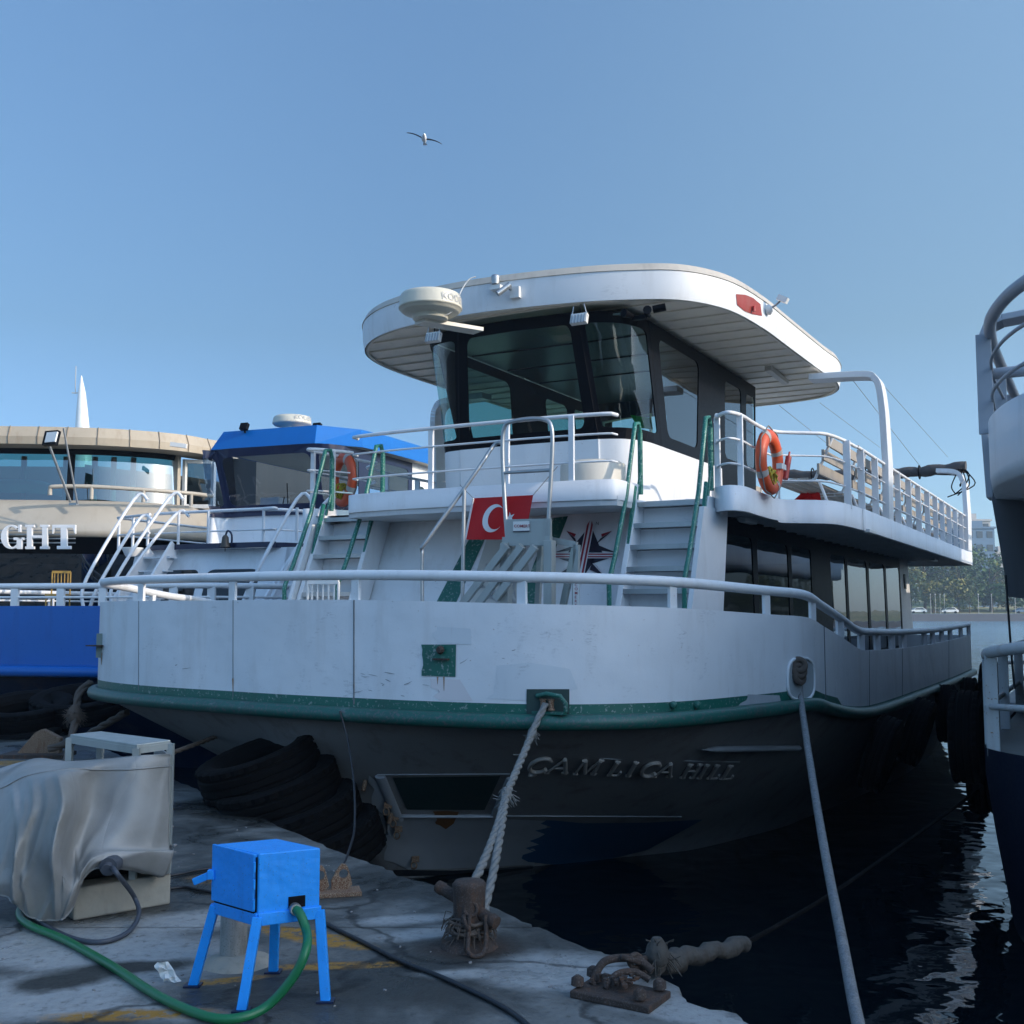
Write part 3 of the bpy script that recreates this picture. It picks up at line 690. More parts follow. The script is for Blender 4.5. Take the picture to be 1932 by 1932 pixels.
for k in range(20):      # black rubbing marks and short rust tears
    cx_, cy_ = (rs_.gauss(730, 28), rs_.gauss(1292, 16)) if k < 14 else (rs_.choice([(870, 1255), (1480, 1305), (960, 1240), (1200, 1180), (560, 1230), (330, 1250)]))
    cx_ += rs_.uniform(-18, 18); cy_ += rs_.uniform(-14, 12); L_ = rs_.uniform(4, 20); s_ = rs_.uniform(-.7, .5); w0 = rs_.uniform(.5, 1.1)
    decal(mb, [(cx_, cy_), (cx_ + L_ * .6, cy_ + L_ * s_ * .5), (cx_ + L_, cy_ + L_ * s_)], [(cx_ + .5, cy_ + w0), (cx_ + L_ * .6, cy_ + L_ * s_ * .5 + w0 * 1.3), (cx_ + L_, cy_ + L_ * s_ + .2)], bul_bvh, FM, .004, 4, 1, 6)
for u0, v0, hh in ((838, 1277, 26), (826, 1277, 14), (1002, 1347, 10), (1312, 1336, 6), (192, 1232, 22), (1505, 1320, 14), (668, 1290, 30), (440, 1280, 24)):
    decal(mb, [(u0 - 1.6, v0), (u0 + 1.6, v0)], [(u0 - .3, v0 + hh), (u0 + .5, v0 + hh)], bul_bvh, FM, .0045, 2, 5, 7)
bul = part(mb, "bulwark", [M_BULW, M_GREEN, M_PATCH, M_PINK, M_GREYP, paint("fairlead_dark_green", (.02, .05, .045), .6, .3), paint("rubbing_mark", (.2, .21, .23), .6, .5), paint("rust_tear", (.36, .22, .14), .7, .5)], boat, fix=True)
# plate seams
NL_ = len(Lt) * n
paint('seam_grey', (.16, .17, .18), .6, .5, (.1, .06, .04))
for u in (262, 440, 668, 1530, 1702, 1640, 1790):
    t0, t1 = FM.on(btop[(NL_ + 40 if u > 1500 else NL_ - 25):], u), FM.on(gz[(NL_ + 40 if u > 1500 else NL_ - 25):], u)
    mb = MB(); mb.tube([t0, t1 + Vector((0, 0, -.05))], .007 if u in (668, 1530) else .0045, 5); part(mb, 'plate_seam', MATS['seam_grey'], boat)
mb = MB(); cr = offs(rub, .035)
for i in range(len(cr)): cr[i].z -= .0
mb.tube(cr, .062, 10)
rub_o = part(mb, "rub_rail", [paint("scuffed_green_pipe", (.012, .1, .08), .4, .5, (.05, .05, .05), wear=.7, wcol=(.09, .1, .1), scale=1.2, scuff=.8, bmp=.3)], boat)
# bow rail
zt = [.21 if p.y < 9.6 or True else .2 for p in btop]
def railz(p):
    if p.y < 9.9: return p.z + .2
    return p.z + .2
rt = [Vector((p.x, p.y, railz(p))) for p in offs(btop, -.03)]
mb = MB(); mb.tube(rt, .042, 10); part(mb, "bow_rail", M_WHITE, boat)
iR = len(rt) // 2 - 6
def post_at(u, seg0, seg1, wdt=.08):
    a = FM.on(rt[seg0:seg1], u); mbp = MB()
    zb = FM.on(btop[seg0:seg1], u).z
    mbp.box((a.x, a.y, (a.z + zb) / 2 - .02), (wdt, .03, a.z - zb + .02), Matrix.Rotation(-.1 if a.y < 8 else 1.2, 3, 'Z')); part(mbp, "rail_post", M_WHITE, boat, .004)
NL = len(Lt) * n
for u in (268, 440, 672, 985, 1268, 1445, 1532): post_at(u, NL - 25, len(rt))
for u in (1584, 1624, 1654, 1682, 1704, 1743, 1759, 1776, 1792, 1812, 1827): post_at(u, NL + 40, len(rt), .11)
for i in range(2, NL - 25, 5):
    a = rt[i]; mbp = MB(); mbp.box((a.x, a.y, a.z - .11), (.06, .05, .2)); part(mbp, "rail_post", M_WHITE, boat)
# tube rail inside along the left bow
# foredeck + cargo deck
mb = MB(); dk = offs(btop, -.06); poly = [Vector((p.x, p.y, 1.62)) for p in dk]
mb.add(poly, [tuple(range(len(poly)))]); part(mb, "foredeck", paint("grey_deck_paint", (.16, .18, .18), .6, .5), boat)

# fairleads and fittings on the bulwark
mb = MB(); c = FM.hit(1036, 1326, bul_bvh, .03)
for sx in (-.045, .02): mb.lathe([(.028, -.04), (.02, -.02), (.02, .02), (.028, .04)], c + Vector((sx, -.01, -.01)), 12, 1)
mb.tube([c + Vector((-.09, -.02, .05)), c + Vector((.0, -.04, .07)), c + Vector((.1, -.02, .055)), c + Vector((.13, .01, .0)), c + Vector((.13, .01, -.06))], .018, 7, 0)
mb.box(c + Vector((0, .0, -.07)), (.26, .06, .02), None, 0)
part(mb, "roller_fairlead", [M_GREEN, M_RUSTW], boat)
mb = MB(); c = FM.hit(834, 1226, bul_bvh, .03); mb.lathe([(.02, -.03), (.035, 0), (.02, .03)], c, 8, 0, Matrix.Rotation(1.5, 3, 'X')); mb.box(c + Vector((0, .01, -.07)), (.13, .04, .012)); part(mb, "rusty_lug", M_RUST, boat)
mb = MB(); c = FM.hit(192, 1218, bul_bvh, .0)
if c: mb.box(c, (.1, .03, .24), Matrix.Rotation(.5, 3, 'Z'), 0); mb.box(c + Vector((-.02, -.06, 0)), (.17, .1, .012), None, 1); part(mb, "tow_eye", [paint("grey_green_patch", (.2, .25, .23), .6, .3), M_RUST], boat)
# oval hawse hole on the right bow
mb = MB(); ring = []
for k in range(28):
    a = 2 * math.pi * k / 28; cx, cy = math.cos(a), math.sin(a); rr_ = (abs(cx) ** 3.2 + abs(cy) ** 3.2) ** (-1 / 3.2)
    ring.append(FM.hit(1509 + 25 * cx * rr_, 1281 + 39 * cy * rr_, bul_bvh, .012))
mb.tube(ring, .014, 7, closed=True)
cen = sum(ring, Vector()) / len(ring); mb.add(ring + [cen], [(i, (i + 1) % 28, 28) for i in range(28)], 1)
part(mb, "hawse_hole", [M_WHITE, paint("hawse_inner_plate", (.36, .4, .42), .6, .3)], boat)
for u in (1312, 1470, 1268): 
    mb = MB(); c = FM.hit(u, 1330, bul_bvh, .015); mb.lathe([(.03, -.012), (.03, .012), (.012, .02)], c, 10, 0, Matrix.Rotation(1.57, 3, 'X')); part(mb, "drain_boss", M_GREEN, boat)
for v0, v1 in ((1255, 1318),):
    pts = [FM.hit(u, v, bul_bvh, .01) for u, v in ((1757, 1258), (1772, 1256), (1774, 1300), (1758, 1312))]
    if all(pts): mb = MB(); mb.tube(pts, .012, 6); part(mb, "freeing_port", M_BLK, boat)

# ---------------------------------------------------------------- deckhouse
ZD = 3.6
# front wall between raked stringers (raked forward towards the foot)
def fw(x, z): return Vector((x, 11.25 - (3.66 - z) * .42, z))          # point on the raked front wall
mb = MB()
zs = [3.62, 1.62]
xa, xb = -8.62, -3.72
mb.add([fw(xa, 3.62), fw(xb, 3.62), fw(xb, 1.62), fw(xa, 1.62)], [(0, 1, 2, 3)])
wall_bvh = mb.bvh()
part(mb, "front_wall", M_WHITE, boat)
# green slanting stripes and posters
def wl_px(px, off=.006):
    return [FM.hit(u, v, wall_bvh, off) for u, v in px]
mb = MB(); mb.add(wl_px([(885, 1018), (915, 1018), (860, 1140), (822, 1140)]), [(0, 1, 2, 3)]); mb.add(wl_px([(1040, 978), (1072, 974), (1008, 1142), (978, 1142)], .005), [(0, 1, 2, 3)])
mb.add(wl_px([(918, 1018), (990, 1018), (1008, 1142), (880, 1142)], .004), [(0, 1, 2, 3)], 1)
part(mb, "green_stripe", [M_GREEN, paint("poster_beige", (.5, .5, .46), .5, .2)], boat)
def wall_text(txt, u, v, hpx, mat, name="lettering", off=.01):
    vs, fs = text_geo(txt, 1.0); mb = MB()
    k = hpx / .73
    pts = [FM.hit(u + p.x * k + p.y * k * .15, v - p.y * k, wall_bvh, off) for p in vs]
    if all(pts): mb.add(pts, fs); part(mb, name, mat, boat, fix=False)
wall_text("ph... To", 905, 1110, 7, M_INK)
# route map sketch
mb = MB(); rn = random.Random(5)
for _ in range(26):
    u0, v0 = rn.uniform(905, 990), rn.uniform(1040, 1135)
    mb.tube([FM.hit(u0 + k * rn.uniform(1, 4), v0 + k * rn.uniform(-3, 3), wall_bvh, .012) for k in range(5)], .004, 4, 0)
part(mb, "route_map", [M_GREYP], boat)
# star emblem: eight-pointed compass star with red and white bands
mb = MB(); CXs, CYs = 1104, 1045
def star_pt(x, y, off): return FM.hit(CXs + x * 1.08 + (-y) * .2, CYs + y * 1.02, wall_bvh, off)
def star_poly(P, m, off):
    mb.add([star_pt(x, y, off) for x, y in P], [tuple(range(len(P)))], m)
for sx in (-1, 1):
    star_poly([(sx * 3, -48), (sx * 30, -2), (sx * 3, -2)], 0, .008)            # upper dark blades
    star_poly([(sx * 9, -8), (sx * 54, -2), (sx * 10, -20)], 0, .008)
    star_poly([(sx * 3, 48), (sx * 22, 6), (sx * 3, 6)], 0, .008)
    star_poly([(sx * 9, 6), (sx * 52, 6), (sx * 12, 20)], 0, .008)
    star_poly([(sx * 40, -42), (sx * 16, -16), (sx * 22, -28)], 0, .009)
    star_poly([(sx * 40, -42), (sx * 22, -36), (sx * 24, -30)], 1, .010)
    star_poly([(sx * 42, 42), (sx * 18, 16), (sx * 26, 24)], 1, .009)
    star_poly([(sx * 42, 42), (sx * 14, 30), (sx * 16, 18)], 0, .010)
star_poly([(-58, -1), (58, -1), (58, 9), (-58, 9)], 2, .012); star_poly([(-56, .4), (56, .4), (56, 2.8), (-56, 2.8)], 1, .015); star_poly([(-56, 5.2), (56, 5.2), (56, 7.6), (-56, 7.6)], 1, .015)
star_poly([(-7, -52), (0, -66), (7, -52), (7, 56), (-7, 56)], 2, .018); star_poly([(-5.2, -52), (-1.8, -60), (-1.8, 56), (-5.2, 56)], 1, .021); star_poly([(1.8, -60), (5.2, -52), (5.2, 56), (1.8, 56)], 1, .021)
part(mb, "star_emblem", [paint("emblem_navy", (.012, .012, .03), .5, .0), M_INKR, M_WHITE], boat, fix=False)
wall_text("N", 1124, 991, 6, M_INK)
# star emblem label column
# ladder-stairs left and right
def stair(xl, xr, y0, sgn):
    """xl..xr width; top landing at y0, steep flight down to the foredeck"""
    top, botm = 3.68, 1.64; sl = .44
    def sp(x, z, dy=0): return Vector((x, y0 - (top - z) * sl + dy, z))
    for x in (xl, xr):
        mb = MB(); mb.ext([sp(x - .03, top, -.04), sp(x - .03, top, .3), sp(x - .03, botm, .3), sp(x - .03, botm, -.04)], (.06, 0, 0)); part(mb, "stringer", M_WHITE, boat, .006)
    z = 3.62
    while z > 1.75:
        mb = MB(); mb.box(sp((xl + xr) / 2, z, .1), (xr - xl - .06, .24, .03), None, 0); mb.box(sp((xl + xr) / 2, z + .001, -.025), (xr - xl - .06, .02, .05), None, 1); mb.box(sp((xl + xr) / 2, z - .035, .2), (xr - xl - .06, .02, .03), None, 2)  # black strip under each tread is a painted-in shadow line
        mb.box(sp((xl + xr) / 2, z - .125, .22), (xr - xl - .06, .01, .2), None, 0); part(mb, "tread", [M_WHITE, M_STEEL, M_BLK], boat); z -= .232
    for x in (xl, xr):
        mb = MB()
        hr = [Vector((x, y0 + .12, 3.75)), Vector((x, y0 + .12, 4.42)), Vector((x, y0 + .08, 4.52)), Vector((x, y0 - .02, 4.5)), sp(x, 3.7, -.29), sp(x, 3.05, -.32), Vector((x, y0 - .74, 2.8)), Vector((x, y0 - .76, 1.65))]
        mb.tube(hr[:2], .03, 8); mb.tube(hr[1:3] + lin(hr[3:6], 4)[:-1] + catmull([hr[5], hr[6], hr[6] + Vector((0, -.01, -.12))], 4) + [hr[7]], .026, 8)
        mb.tube([Vector((x, y0 + .12, 4.0)), sp(x, 3.2, .06)], .017, 6); mb.tube([sp(x, 3.2, .06), sp(x, 2.6, .0), Vector((x, y0 - .75, 2.2))], .015, 6)
        mb.bar(sp(x, 3.6 + .22, -.1), sp(x, 2.95, .02), .03, .05); part(mb, "stair_handrail", M_GRAIL, boat)
stair(-4.43, -3.64, 10.95, 1); stair(-8.6, -7.82, 10.95, -1)
# corner post between stair and side windows
mb = MB()
for s_ in (0, 1):
    P = [Vector((-3.66, 10.75, 3.56)), Vector((-3.6, 11.35, 3.56)), Vector((-3.6, 10.95, 1.6)), Vector((-3.66, 9.95, 1.6))]
    if s_: P = [mir(p) for p in P]
    mb = MB(); mb.ext(P, (.05 if not s_ else -.05, 0, 0)); part(mb, "corner_pillar", M_WHITE, boat)

def pane(fmb, gmb, surf, s0, s1, t0, t1, ms, mt, rr=.25, K=5, fm=0, gm=0, depth=.015, aspect=1.0):
    """window cell: flat surround with a rounded opening and a recessed sheet of glass. surf(s,t)->(point, outward)"""
    def rrect(a0, a1, b0, b1, rs, rt_, outer):
        P = []
        for qx, qy, a_ in ((a1, b1, 0), (a0, b1, 1), (a0, b0, 2), (a1, b0, 3)):
            for k in range(K + 1):
                an = (a_ + k / K) * math.pi / 2
                if outer:
                    P.append((qx, qy))
                else:
                    cx = qx - rs if qx == a1 else qx + rs; cy = qy - rt_ if qy == b1 else qy + rt_
                    P.append((cx + rs * math.cos(an), cy + rt_ * math.sin(an)))
            # intermediate points along the following edge
            nx = {(a1, b1): (a0, b1), (a0, b1): (a0, b0), (a0, b0): (a1, b0), (a1, b0): (a1, b1)}[(qx, qy)]
            e = (nx[0] - qx, nx[1] - qy)
            for k in range(1, 6):
                q = k / 6
                if outer: P.append((qx + e[0] * q, qy + e[1] * q))
                else:
                    ax, ay = P[(0)] if False else (None, None)
                    sx = qx + (math.copysign(rs, e[0]) if e[0] else (-rs if qx == a1 and False else 0)); 
                    if e[0]: x0 = qx + math.copysign(rs, e[0]); x1 = nx[0] - math.copysign(rs, e[0]); P.append((x0 + (x1 - x0) * q, qy))
                    else: y0 = qy + math.copysign(rt_, e[1]); y1 = nx[1] - math.copysign(rt_, e[1]); P.append((qx, y0 + (y1 - y0) * q))
        return P
    w_, h_ = s1 - s0, t1 - t0
    i0, i1, j0, j1 = s0 + ms * w_, s1 - ms * w_, t0 + mt * h_, t1 - mt * h_
    rs = rr * min(1, 1) * (i1 - i0) * .5; rt_ = min(rs * aspect, (j1 - j0) * .49)
    O = rrect(s0, s1, t0, t1, 0, 0, True); I = rrect(i0, i1, j0, j1, rs, rt_, False)
    def P3(st, off=0): p, nrm = surf(*st); return p + nrm * off
    o3 = [P3(q) for q in O]; i3 = [P3(q) for q in I]; b3 = [P3(q, -depth) for q in I]
    fmb.loft([o3, i3], fm, True, False); fmb.loft([i3, b3], fm, True, False)
    c = ((i0 + i1) / 2, (j0 + j1) / 2); rings = []
    for f_ in (1, .75, .5, .25): rings.append([P3((c[0] + (q[0] - c[0]) * f_, c[1] + (q[1] - c[1]) * f_), -depth * .6) for q in I])
    gmb.loft(rings, gm, True, True); cc = P3(c, -depth * .6); o = rings[-1]; gmb.add(o + [cc], [(i, (i + 1) % len(o), len(o)) for i in range(len(o))], gm, True)

# saloon sides
def saloon_side(sgn):
    X0 = -3.78
    def S(y, z):
        x = X0 + (3.56 - z) * .02
        return Vector((x if sgn > 0 else 2 * BX - x, y, z))
    def surf(y, z): return S(y, z), Vector((sgn, 0, 0))
    ys = [11.45, 13.1, 14.75, 16.0, 17.1, 18.3, 20.1, 21.8, 23.5]
    for k in range(len(ys) - 1):
        if k == 3:
            f = MB(); f.add([S(ys[k], 1.62), S(ys[k + 1], 1.62), S(ys[k + 1], 3.56), S(ys[k], 3.56)], [(0, 1, 2, 3)]); part(f, "door", M_BLK, boat); continue
        f = MB(); g = MB()
        pane(f, g, surf, ys[k], ys[k + 1], 1.62, 3.56, .06, .1, .14, 4)
        o = part(f, "saloon_window", M_BLK, boat); gm_ = MB(); sub(part(g, "pane", M_G_DK, boat, fix=False), o)
    f = MB(); f.add([S(10.98, 1.62), S(11.45, 1.62), S(11.45, 3.56), S(11.4, 3.56)], [(0, 1, 2, 3)]); part(f, "corner_panel", M_BLK, boat)
    f = MB(); f.ext([S(23.5, 1.55), S(24.9, 1.55), S(24.5, 3.56), S(23.5, 3.56)], (-.1 * sgn, 0, 0)); f.box(S(24.0, 3.1) + Vector((.01 * sgn, 0, 0)), (.02, .22, .3), None, 1); part(f, "white_pillar", [M_WHITE, M_BLK], boat)
saloon_side(1); saloon_side(-1)
mb = MB(); mb.box((BX, 24.2, 2.6), (4.7, .05, 1.95)); part(mb, "aft_bulkhead", M_WHITE, boat)
mb = MB()
for k in range(7): mb.box((BX + (-1.4 if k % 2 else 1.3), 13 + k * 1.5, 1.95), (1.5, .6, .06)); mb.box((BX + (-1.4 if k % 2 else 1.3), 13 + k * 1.5, 1.78), (.1, .1, .3))
part(mb, "saloon_table", M_PLW, boat)
mb = MB(); mb.box((BX, 17.3, 3.5), (4.6, 12.2, .02)); part(mb, "saloon_ceiling", M_WHITE, boat)

# ---------------------------------------------------------------- upper deck
ZF, ZS = 3.85, 3.77
half = [(-6.15, 10.3), (-5.2, 10.32), (-4.6, 10.38), (-4.44, 10.45)]
pod = [FM.at(u, v, z=ZS) for u, v in ((1345, 930), (1352, 921), (1376, 917), (1405, 920), (1431, 930), (1466, 941), (1501, 943), (1535, 943.5), (1569, 945), (1601, 952), (1625, 960))]
side = [Vector((-2.7, y, ZS)) for y in (14.3, 15.5, 18, 21, 24, 26.3)]
podl = catmull([Vector((-3.6, 11.3, ZS))] + [Vector((p.x, p.y, ZS)) for p in pod], 3)
Rr = [Vector((x, y, 0)) for x, y in half] + [Vector((-4.42, 11.15, 0)), Vector((-3.62, 11.15, 0))] + [Vector((p.x, p.y, 0)) for p in podl] + [Vector((p.x, p.y, 0)) for p in side]
outline = Rr + [mir(p) for p in Rr[::-1]][:-1]
mb = MB(); P1 = [p + Vector((0, 0, 3.68)) for p in outline]; P0 = [p + Vector((0, 0, 3.58)) for p in outline]
mb.add(P1, [tuple(range(len(P1)))]); mb.add(P0, [tuple(range(len(P0)))[::-1]]); mb.loft([P0, P1], 0, True, False)
part(mb, "upper_deck", paint("deck_underside_white", (.55, .57, .58), .5, .3), boat, fix=True)
# deck beams seen from below
def xspan(poly, y):
    xs = []
    for i in range(len(poly)):
        a, b_ = poly[i], poly[(i + 1) % len(poly)]
        if (a.y - y) * (b_.y - y) < 0: xs.append(a.x + (b_.x - a.x) * (y - a.y) / (b_.y - a.y))
    return (min(xs), max(xs)) if len(xs) > 1 else None
mb = MB()
y = 11.9
while y < 26:
    sp_ = xspan(outline, y)
    for a, b_ in ((sp_[0] + .05, -8.5), (-3.8, sp_[1] - .05)):
        mb = MB(); mb.box(((a + b_) / 2, y, 3.562), (abs(b_ - a), .03, .045)); part(mb, 'deck_beam', M_WHITE, boat)
    y += .55
def band(curve, z0, z1, name, flare=0.0, th=.04, mat=M_WHITE):
    a = [Vector((p.x, p.y, z0)) for p in curve]; b_ = [Vector((p.x, p.y, z1)) for p in offs(curve, flare)]
    c_ = [Vector((p.x, p.y, z1)) for p in offs(curve, flare - th)]; a = [Vector((p.x, p.y, z0)) for p in offs(curve, .014)]; b_ = [Vector((p.x, p.y, z1)) for p in offs(curve, flare + .014)]; d = [Vector((p.x, p.y, z0)) for p in offs(curve, -th)]
    m_ = MB(); m_.loft([a, b_, c_, d, a], 0, False); return part(m_, name, mat, boat)
frontc = [mir(p) for p in [Vector((x, y, 0)) for x, y in half]][::-1][:-1] + [Vector((x, y, 0)) for x, y in half]
frontc = catmull(frontc, 4)
# rounded ends turning back
frontc = [frontc[0] + Vector((.0, .55, 0)), frontc[0] + Vector((-.0, .1, 0))] + frontc[1:-1] + [frontc[-1] + Vector((0, .1, 0)), frontc[-1] + Vector((0, .55, 0))]
band(frontc, 3.64, ZF, "deck_coaming")
pc = [Vector((p.x, p.y, 0)) for p in podl[2:]]
i6 = next(i for i, p in enumerate(pc) if FM.u(Vector((p.x, p.y, ZS))) > 1466 and p.y > 12)
band(pc[:i6 + 1], 3.52, ZS + .01, "deck_coaming")
sd_ = catmull(pc[i6:] + side, 3)
band([Vector((p.x, p.y, 0)) for p in sd_], 3.5, ZS, "deck_coaming", .0)
band([mir(p) for p in sd_][::-1], 3.5, ZS, "deck_coaming"); band([mir(p) for p in pc[:i6 + 1]][::-1], 3.55, ZS + .01, "deck_coaming")
mb = MB(); mb.box((BX, 26.32, 3.63), (6.9, .05, .28)); part(mb, "deck_coaming", M_WHITE, boat)
# strip lamps under the deck edge
for u, v in ((1410, 983), (1640, 1003), (1762, 1056)):
    p = FM.at(u, v, z=3.5); mb = MB(); mb.bar(p + Vector((0, -.2, 0)), p + Vector((0, .25, 0)), .09, .05); part(mb, "deck_lamp", M_PLW, boat, .01)

# rails of the upper deck
def rail(curve, ztop, z0, mids, posts, r=.022, mat=M_WHITE, pw=.06, flat=True):
    c_ = [Vector((p.x, p.y, ztop)) for p in curve]; mb = MB(); mb.tube(c_, r, 8); part(mb, "handrail", mat, boat)
    for q in mids:
        mb = MB(); mb.tube([Vector((p.x, p.y, z0 + (ztop - z0) * q)) for p in curve], r * .55, 6); part(mb, "mid_rail", mat, boat)
    for p in posts:
        mb = MB(); mb.bar((p.x, p.y, z0), (p.x, p.y, ztop), pw, .035, (0, 1, 0)); part(mb, "stanchion", mat, boat, .003)
fr_c = [p for p in offs(frontc[1:-1], -.04)]
rail(fr_c, 4.54, 3.8, (.33, .72), [Vector((FM.on([Vector((q.x, q.y, 4.2)) for q in fr_c], u).x, 10.36, 0)) for u in (812, 955, 1080)])
pod_c = offs(pc[:i6 + 1], -.04)
rail([Vector((-3.56, 11.05, 0))] + pod_c[1:], 4.54, 3.75, (.33, .66), [pod_c[3], pod_c[len(pod_c) // 2 + 2]])
rail([mir(p) for p in pod_c[1:]], 4.54, 3.75, (.33, .66), [mir(pod_c[3]), mir(pod_c[len(pod_c) // 2 + 2])])
sc = offs(sd_, -.05)
posts = [Vector((-2.76, y, 0)) for y in (13.6, 14.45, 15.4, 17.2, 18.2, 19.2, 20.2, 21.2, 22.1, 23.1, 24.1, 25.1)]
rail([p for p in sc], 4.56, 3.72, (.33, .68), posts, pw=.085)
rail([mir(p) for p in sc], 4.56, 3.72, (.33, .68), [mir(p) for p in posts], pw=.085)
rail([Vector((-2.76, 26.3, 0)), Vector((-9.54, 26.3, 0))], 4.56, 3.72, (.33, .68), [Vector((x, 26.3, 0)) for x in (-4, -5.3, -6.6, -7.9)], pw=.08)

# ---------------------------------------------------------------- wheelhouse
WT = [(-6.15, 11.36), (-5.42, 11.42), (-5.32, 11.44), (-5.0, 11.56), (-4.82, 11.8), (-4.76, 12.15), (-4.75, 12.4), (-4.75, 14.1), (-4.75, 14.45), (-4.75, 15.0), (-4.75, 16.1), (-4.75, 16.7)]
WB = [(-6.15, 11.66), (-5.3, 11.7), (-5.18, 11.72), (-4.93, 11.85), (-4.79, 12.15), (-4.77, 12.6), (-4.77, 12.85), (-4.77, 14.0), (-4.77, 14.45), (-4.77, 15.0), (-4.77, 16.1), (-4.77, 16.7)]
ZT, ZB = 5.97, 4.5
def halfcurve(A, z, sg):
    P = catmull([(x, y, z) for x, y in A], 6)
    if sg > 0: return P
    out = []
    for i, p in enumerate(P):      # port side of the cabin is a little fuller than starboard
        q = mir(p); k = min(1, max(0, (i - 12) / 14)); q.x -= (.1 if z > 5 else -.02) * k; q.y -= .12 * k * (1 if i < 34 else 0.3); out.append(q)
    return out
for sg in (1, -1):
    T_, B_ = halfcurve(WT, ZT, sg), halfcurve(WB, ZB, sg)
    def mk(T_, B_, sg):
        def surf(s, t_):
            i = min(int(s), len(T_) - 2); k = s - i
            a = B_[i].lerp(B_[i + 1], k); b_ = T_[i].lerp(T_[i + 1], k); tv = T_[i + 1] - T_[i]; nn = tv.cross(b_ - a)
            if nn.length < 1e-9: nn = Vector((0, -1, 0))
            nn.normalize()
            if nn.dot(a.lerp(b_, .5) - Vector((BX, 14, 5))) < 0: nn = -nn
            return a.lerp(b_, t_), nn
        return surf
    sf = mk(T_, B_, sg)
    lists = [(12, 30, .05, .09, .22, 'wheelhouse_window'), (36, 42, .05, .1, .25, 'wheelhouse_window'), (54, 60, .16, .12, .3, 'wheelhouse_door'), (60, 66, .12, .12, .3, 'wheelhouse_window')]
    for a, b_, ms, mt, rr, nm in lists:
        gmat = (M_G_CN if sg < 0 and a == 12 else (M_G_SD if a > 30 and sg > 0 else M_G_WH)); f, g = MB(), MB(); pane(f, g, sf, a, b_, 0, 1, ms, mt, rr, 5, aspect=.12 if a != 12 else .02)
        o = part(f, nm, M_BLK, boat); sub(part(g, "pane", gmat, boat, fix=False), o)
    for a, b_ in ((6, 12), (30, 36), (42, 54)):
        f = MB()
        for i in range(a, b_):
            f.add([sf(i, 0)[0], sf(i + 1, 0)[0], sf(i + 1, 1)[0], sf(i, 1)[0]], [(0, 1, 2, 3)], 0, False)
        part(f, "window_pillar", M_BLK, boat)
    # white lower wall with green foot
    rings = [[Vector((p.x, p.y, ZB)) for p in B_], [Vector((p.x, p.y + .02, 4.1)) for p in B_], [Vector((p.x - .02 * sg, p.y + .04, 3.75)) for p in B_]]
    f = MB(); f.loft([[rings[0][i] for i in range(0, 55)], [rings[1][i] for i in range(0, 55)], [rings[2][i] for i in range(0, 55)]], 0, False)
    f.loft([[Vector((p.x, p.y, 3.75)) for p in rings[2][:55]], [Vector((p.x, p.y, 3.66)) for p in rings[2][:55]]], 1, False)
    part(f, "wheelhouse_wall", [M_WHITE, M_GREEN], boat)
    f = MB(); f.loft([rings[0][54:], rings[2][54:]], 0, False); part(f, "wheelhouse_door_panel", M_BLK, boat)
# centre pane
Tc = [mir(p) for p in halfcurve(WT, ZT, 1)[1:7]][::-1] + halfcurve(WT, ZT, 1)[:7]; Bc = [mir(p) for p in halfcurve(WB, ZB, 1)[1:7]][::-1] + halfcurve(WB, ZB, 1)[:7]
def sfc(s, t_):
    i = min(int(s), len(Tc) - 2); k = s - i; a = Bc[i].lerp(Bc[i + 1], k); b_ = Tc[i].lerp(Tc[i + 1], k); return a.lerp(b_, t_), Vector((0, -1, .2)).normalized()
f, g = MB(), MB(); pane(f, g, sfc, 0, 12, 0, 1, .035, .09, .14, 5, aspect=.1); o = part(f, "wheelhouse_window", M_BLK, boat); sub(part(g, "pane", M_G_WH, boat, fix=False), o)
# interior
mb = MB(); mb.box((BX, 14.1, 5.93), (2.7, 5.0, .02)); 
for yy in (12.6, 13.6, 14.6): mb.box((BX, yy, 5.915), (2.6, .03, .015), None, 1)
part(mb, "cabin_ceiling", [paint("cabin_ceiling_green", (.1, .15, .14), .35, .1), M_BLK], boat)
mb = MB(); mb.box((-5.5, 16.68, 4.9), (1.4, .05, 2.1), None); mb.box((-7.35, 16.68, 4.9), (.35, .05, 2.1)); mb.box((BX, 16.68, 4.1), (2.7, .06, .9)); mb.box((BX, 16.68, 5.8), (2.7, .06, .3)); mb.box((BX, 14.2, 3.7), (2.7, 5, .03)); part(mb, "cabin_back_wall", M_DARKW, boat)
mb = MB(); mb.box((BX, 12.3, 4.32), (2.3, .7, .12)); mb.box((BX - .1, 12.55, 4.1), (2.2, .5, .5)); mb.torus((-5.9, 12.85, 4.6), .2, .02, Matrix.Rotation(R(65), 3, 'X'), 24, 6); part(mb, "helm_console", M_BLK, boat, .01)
mb = MB(); mb.tube([(-5.75, 13.1, 4.3), (-5.75, 13.1, 4.95), (-5.1, 13.1, 5.0), (-5.1, 13.15, 4.3)], .022, 6); mb.box((-5.4, 13.3, 4.3), (.5, .5, .1)); part(mb, "helm_seat", M_CREAM, boat)
mb = MB(); mb.ext([FM.at(1190, 783, y=12.6), FM.at(1228, 788, y=12.7), FM.at(1232, 810, y=12.7), FM.at(1204, 806, y=12.6)], (-.01, .015, 0)); part(mb, "green_leaflet", paint("bright_green_card", (.05, .5, .04), .5, .0), boat)
mb = MB(); mb.box((-5.35, 12.02, 4.6), (.06, .02, .1)); mb.box((-6.9, 12.1, 4.62), (.25, .02, .16)); part(mb, "dashboard_papers", M_PLW, boat)
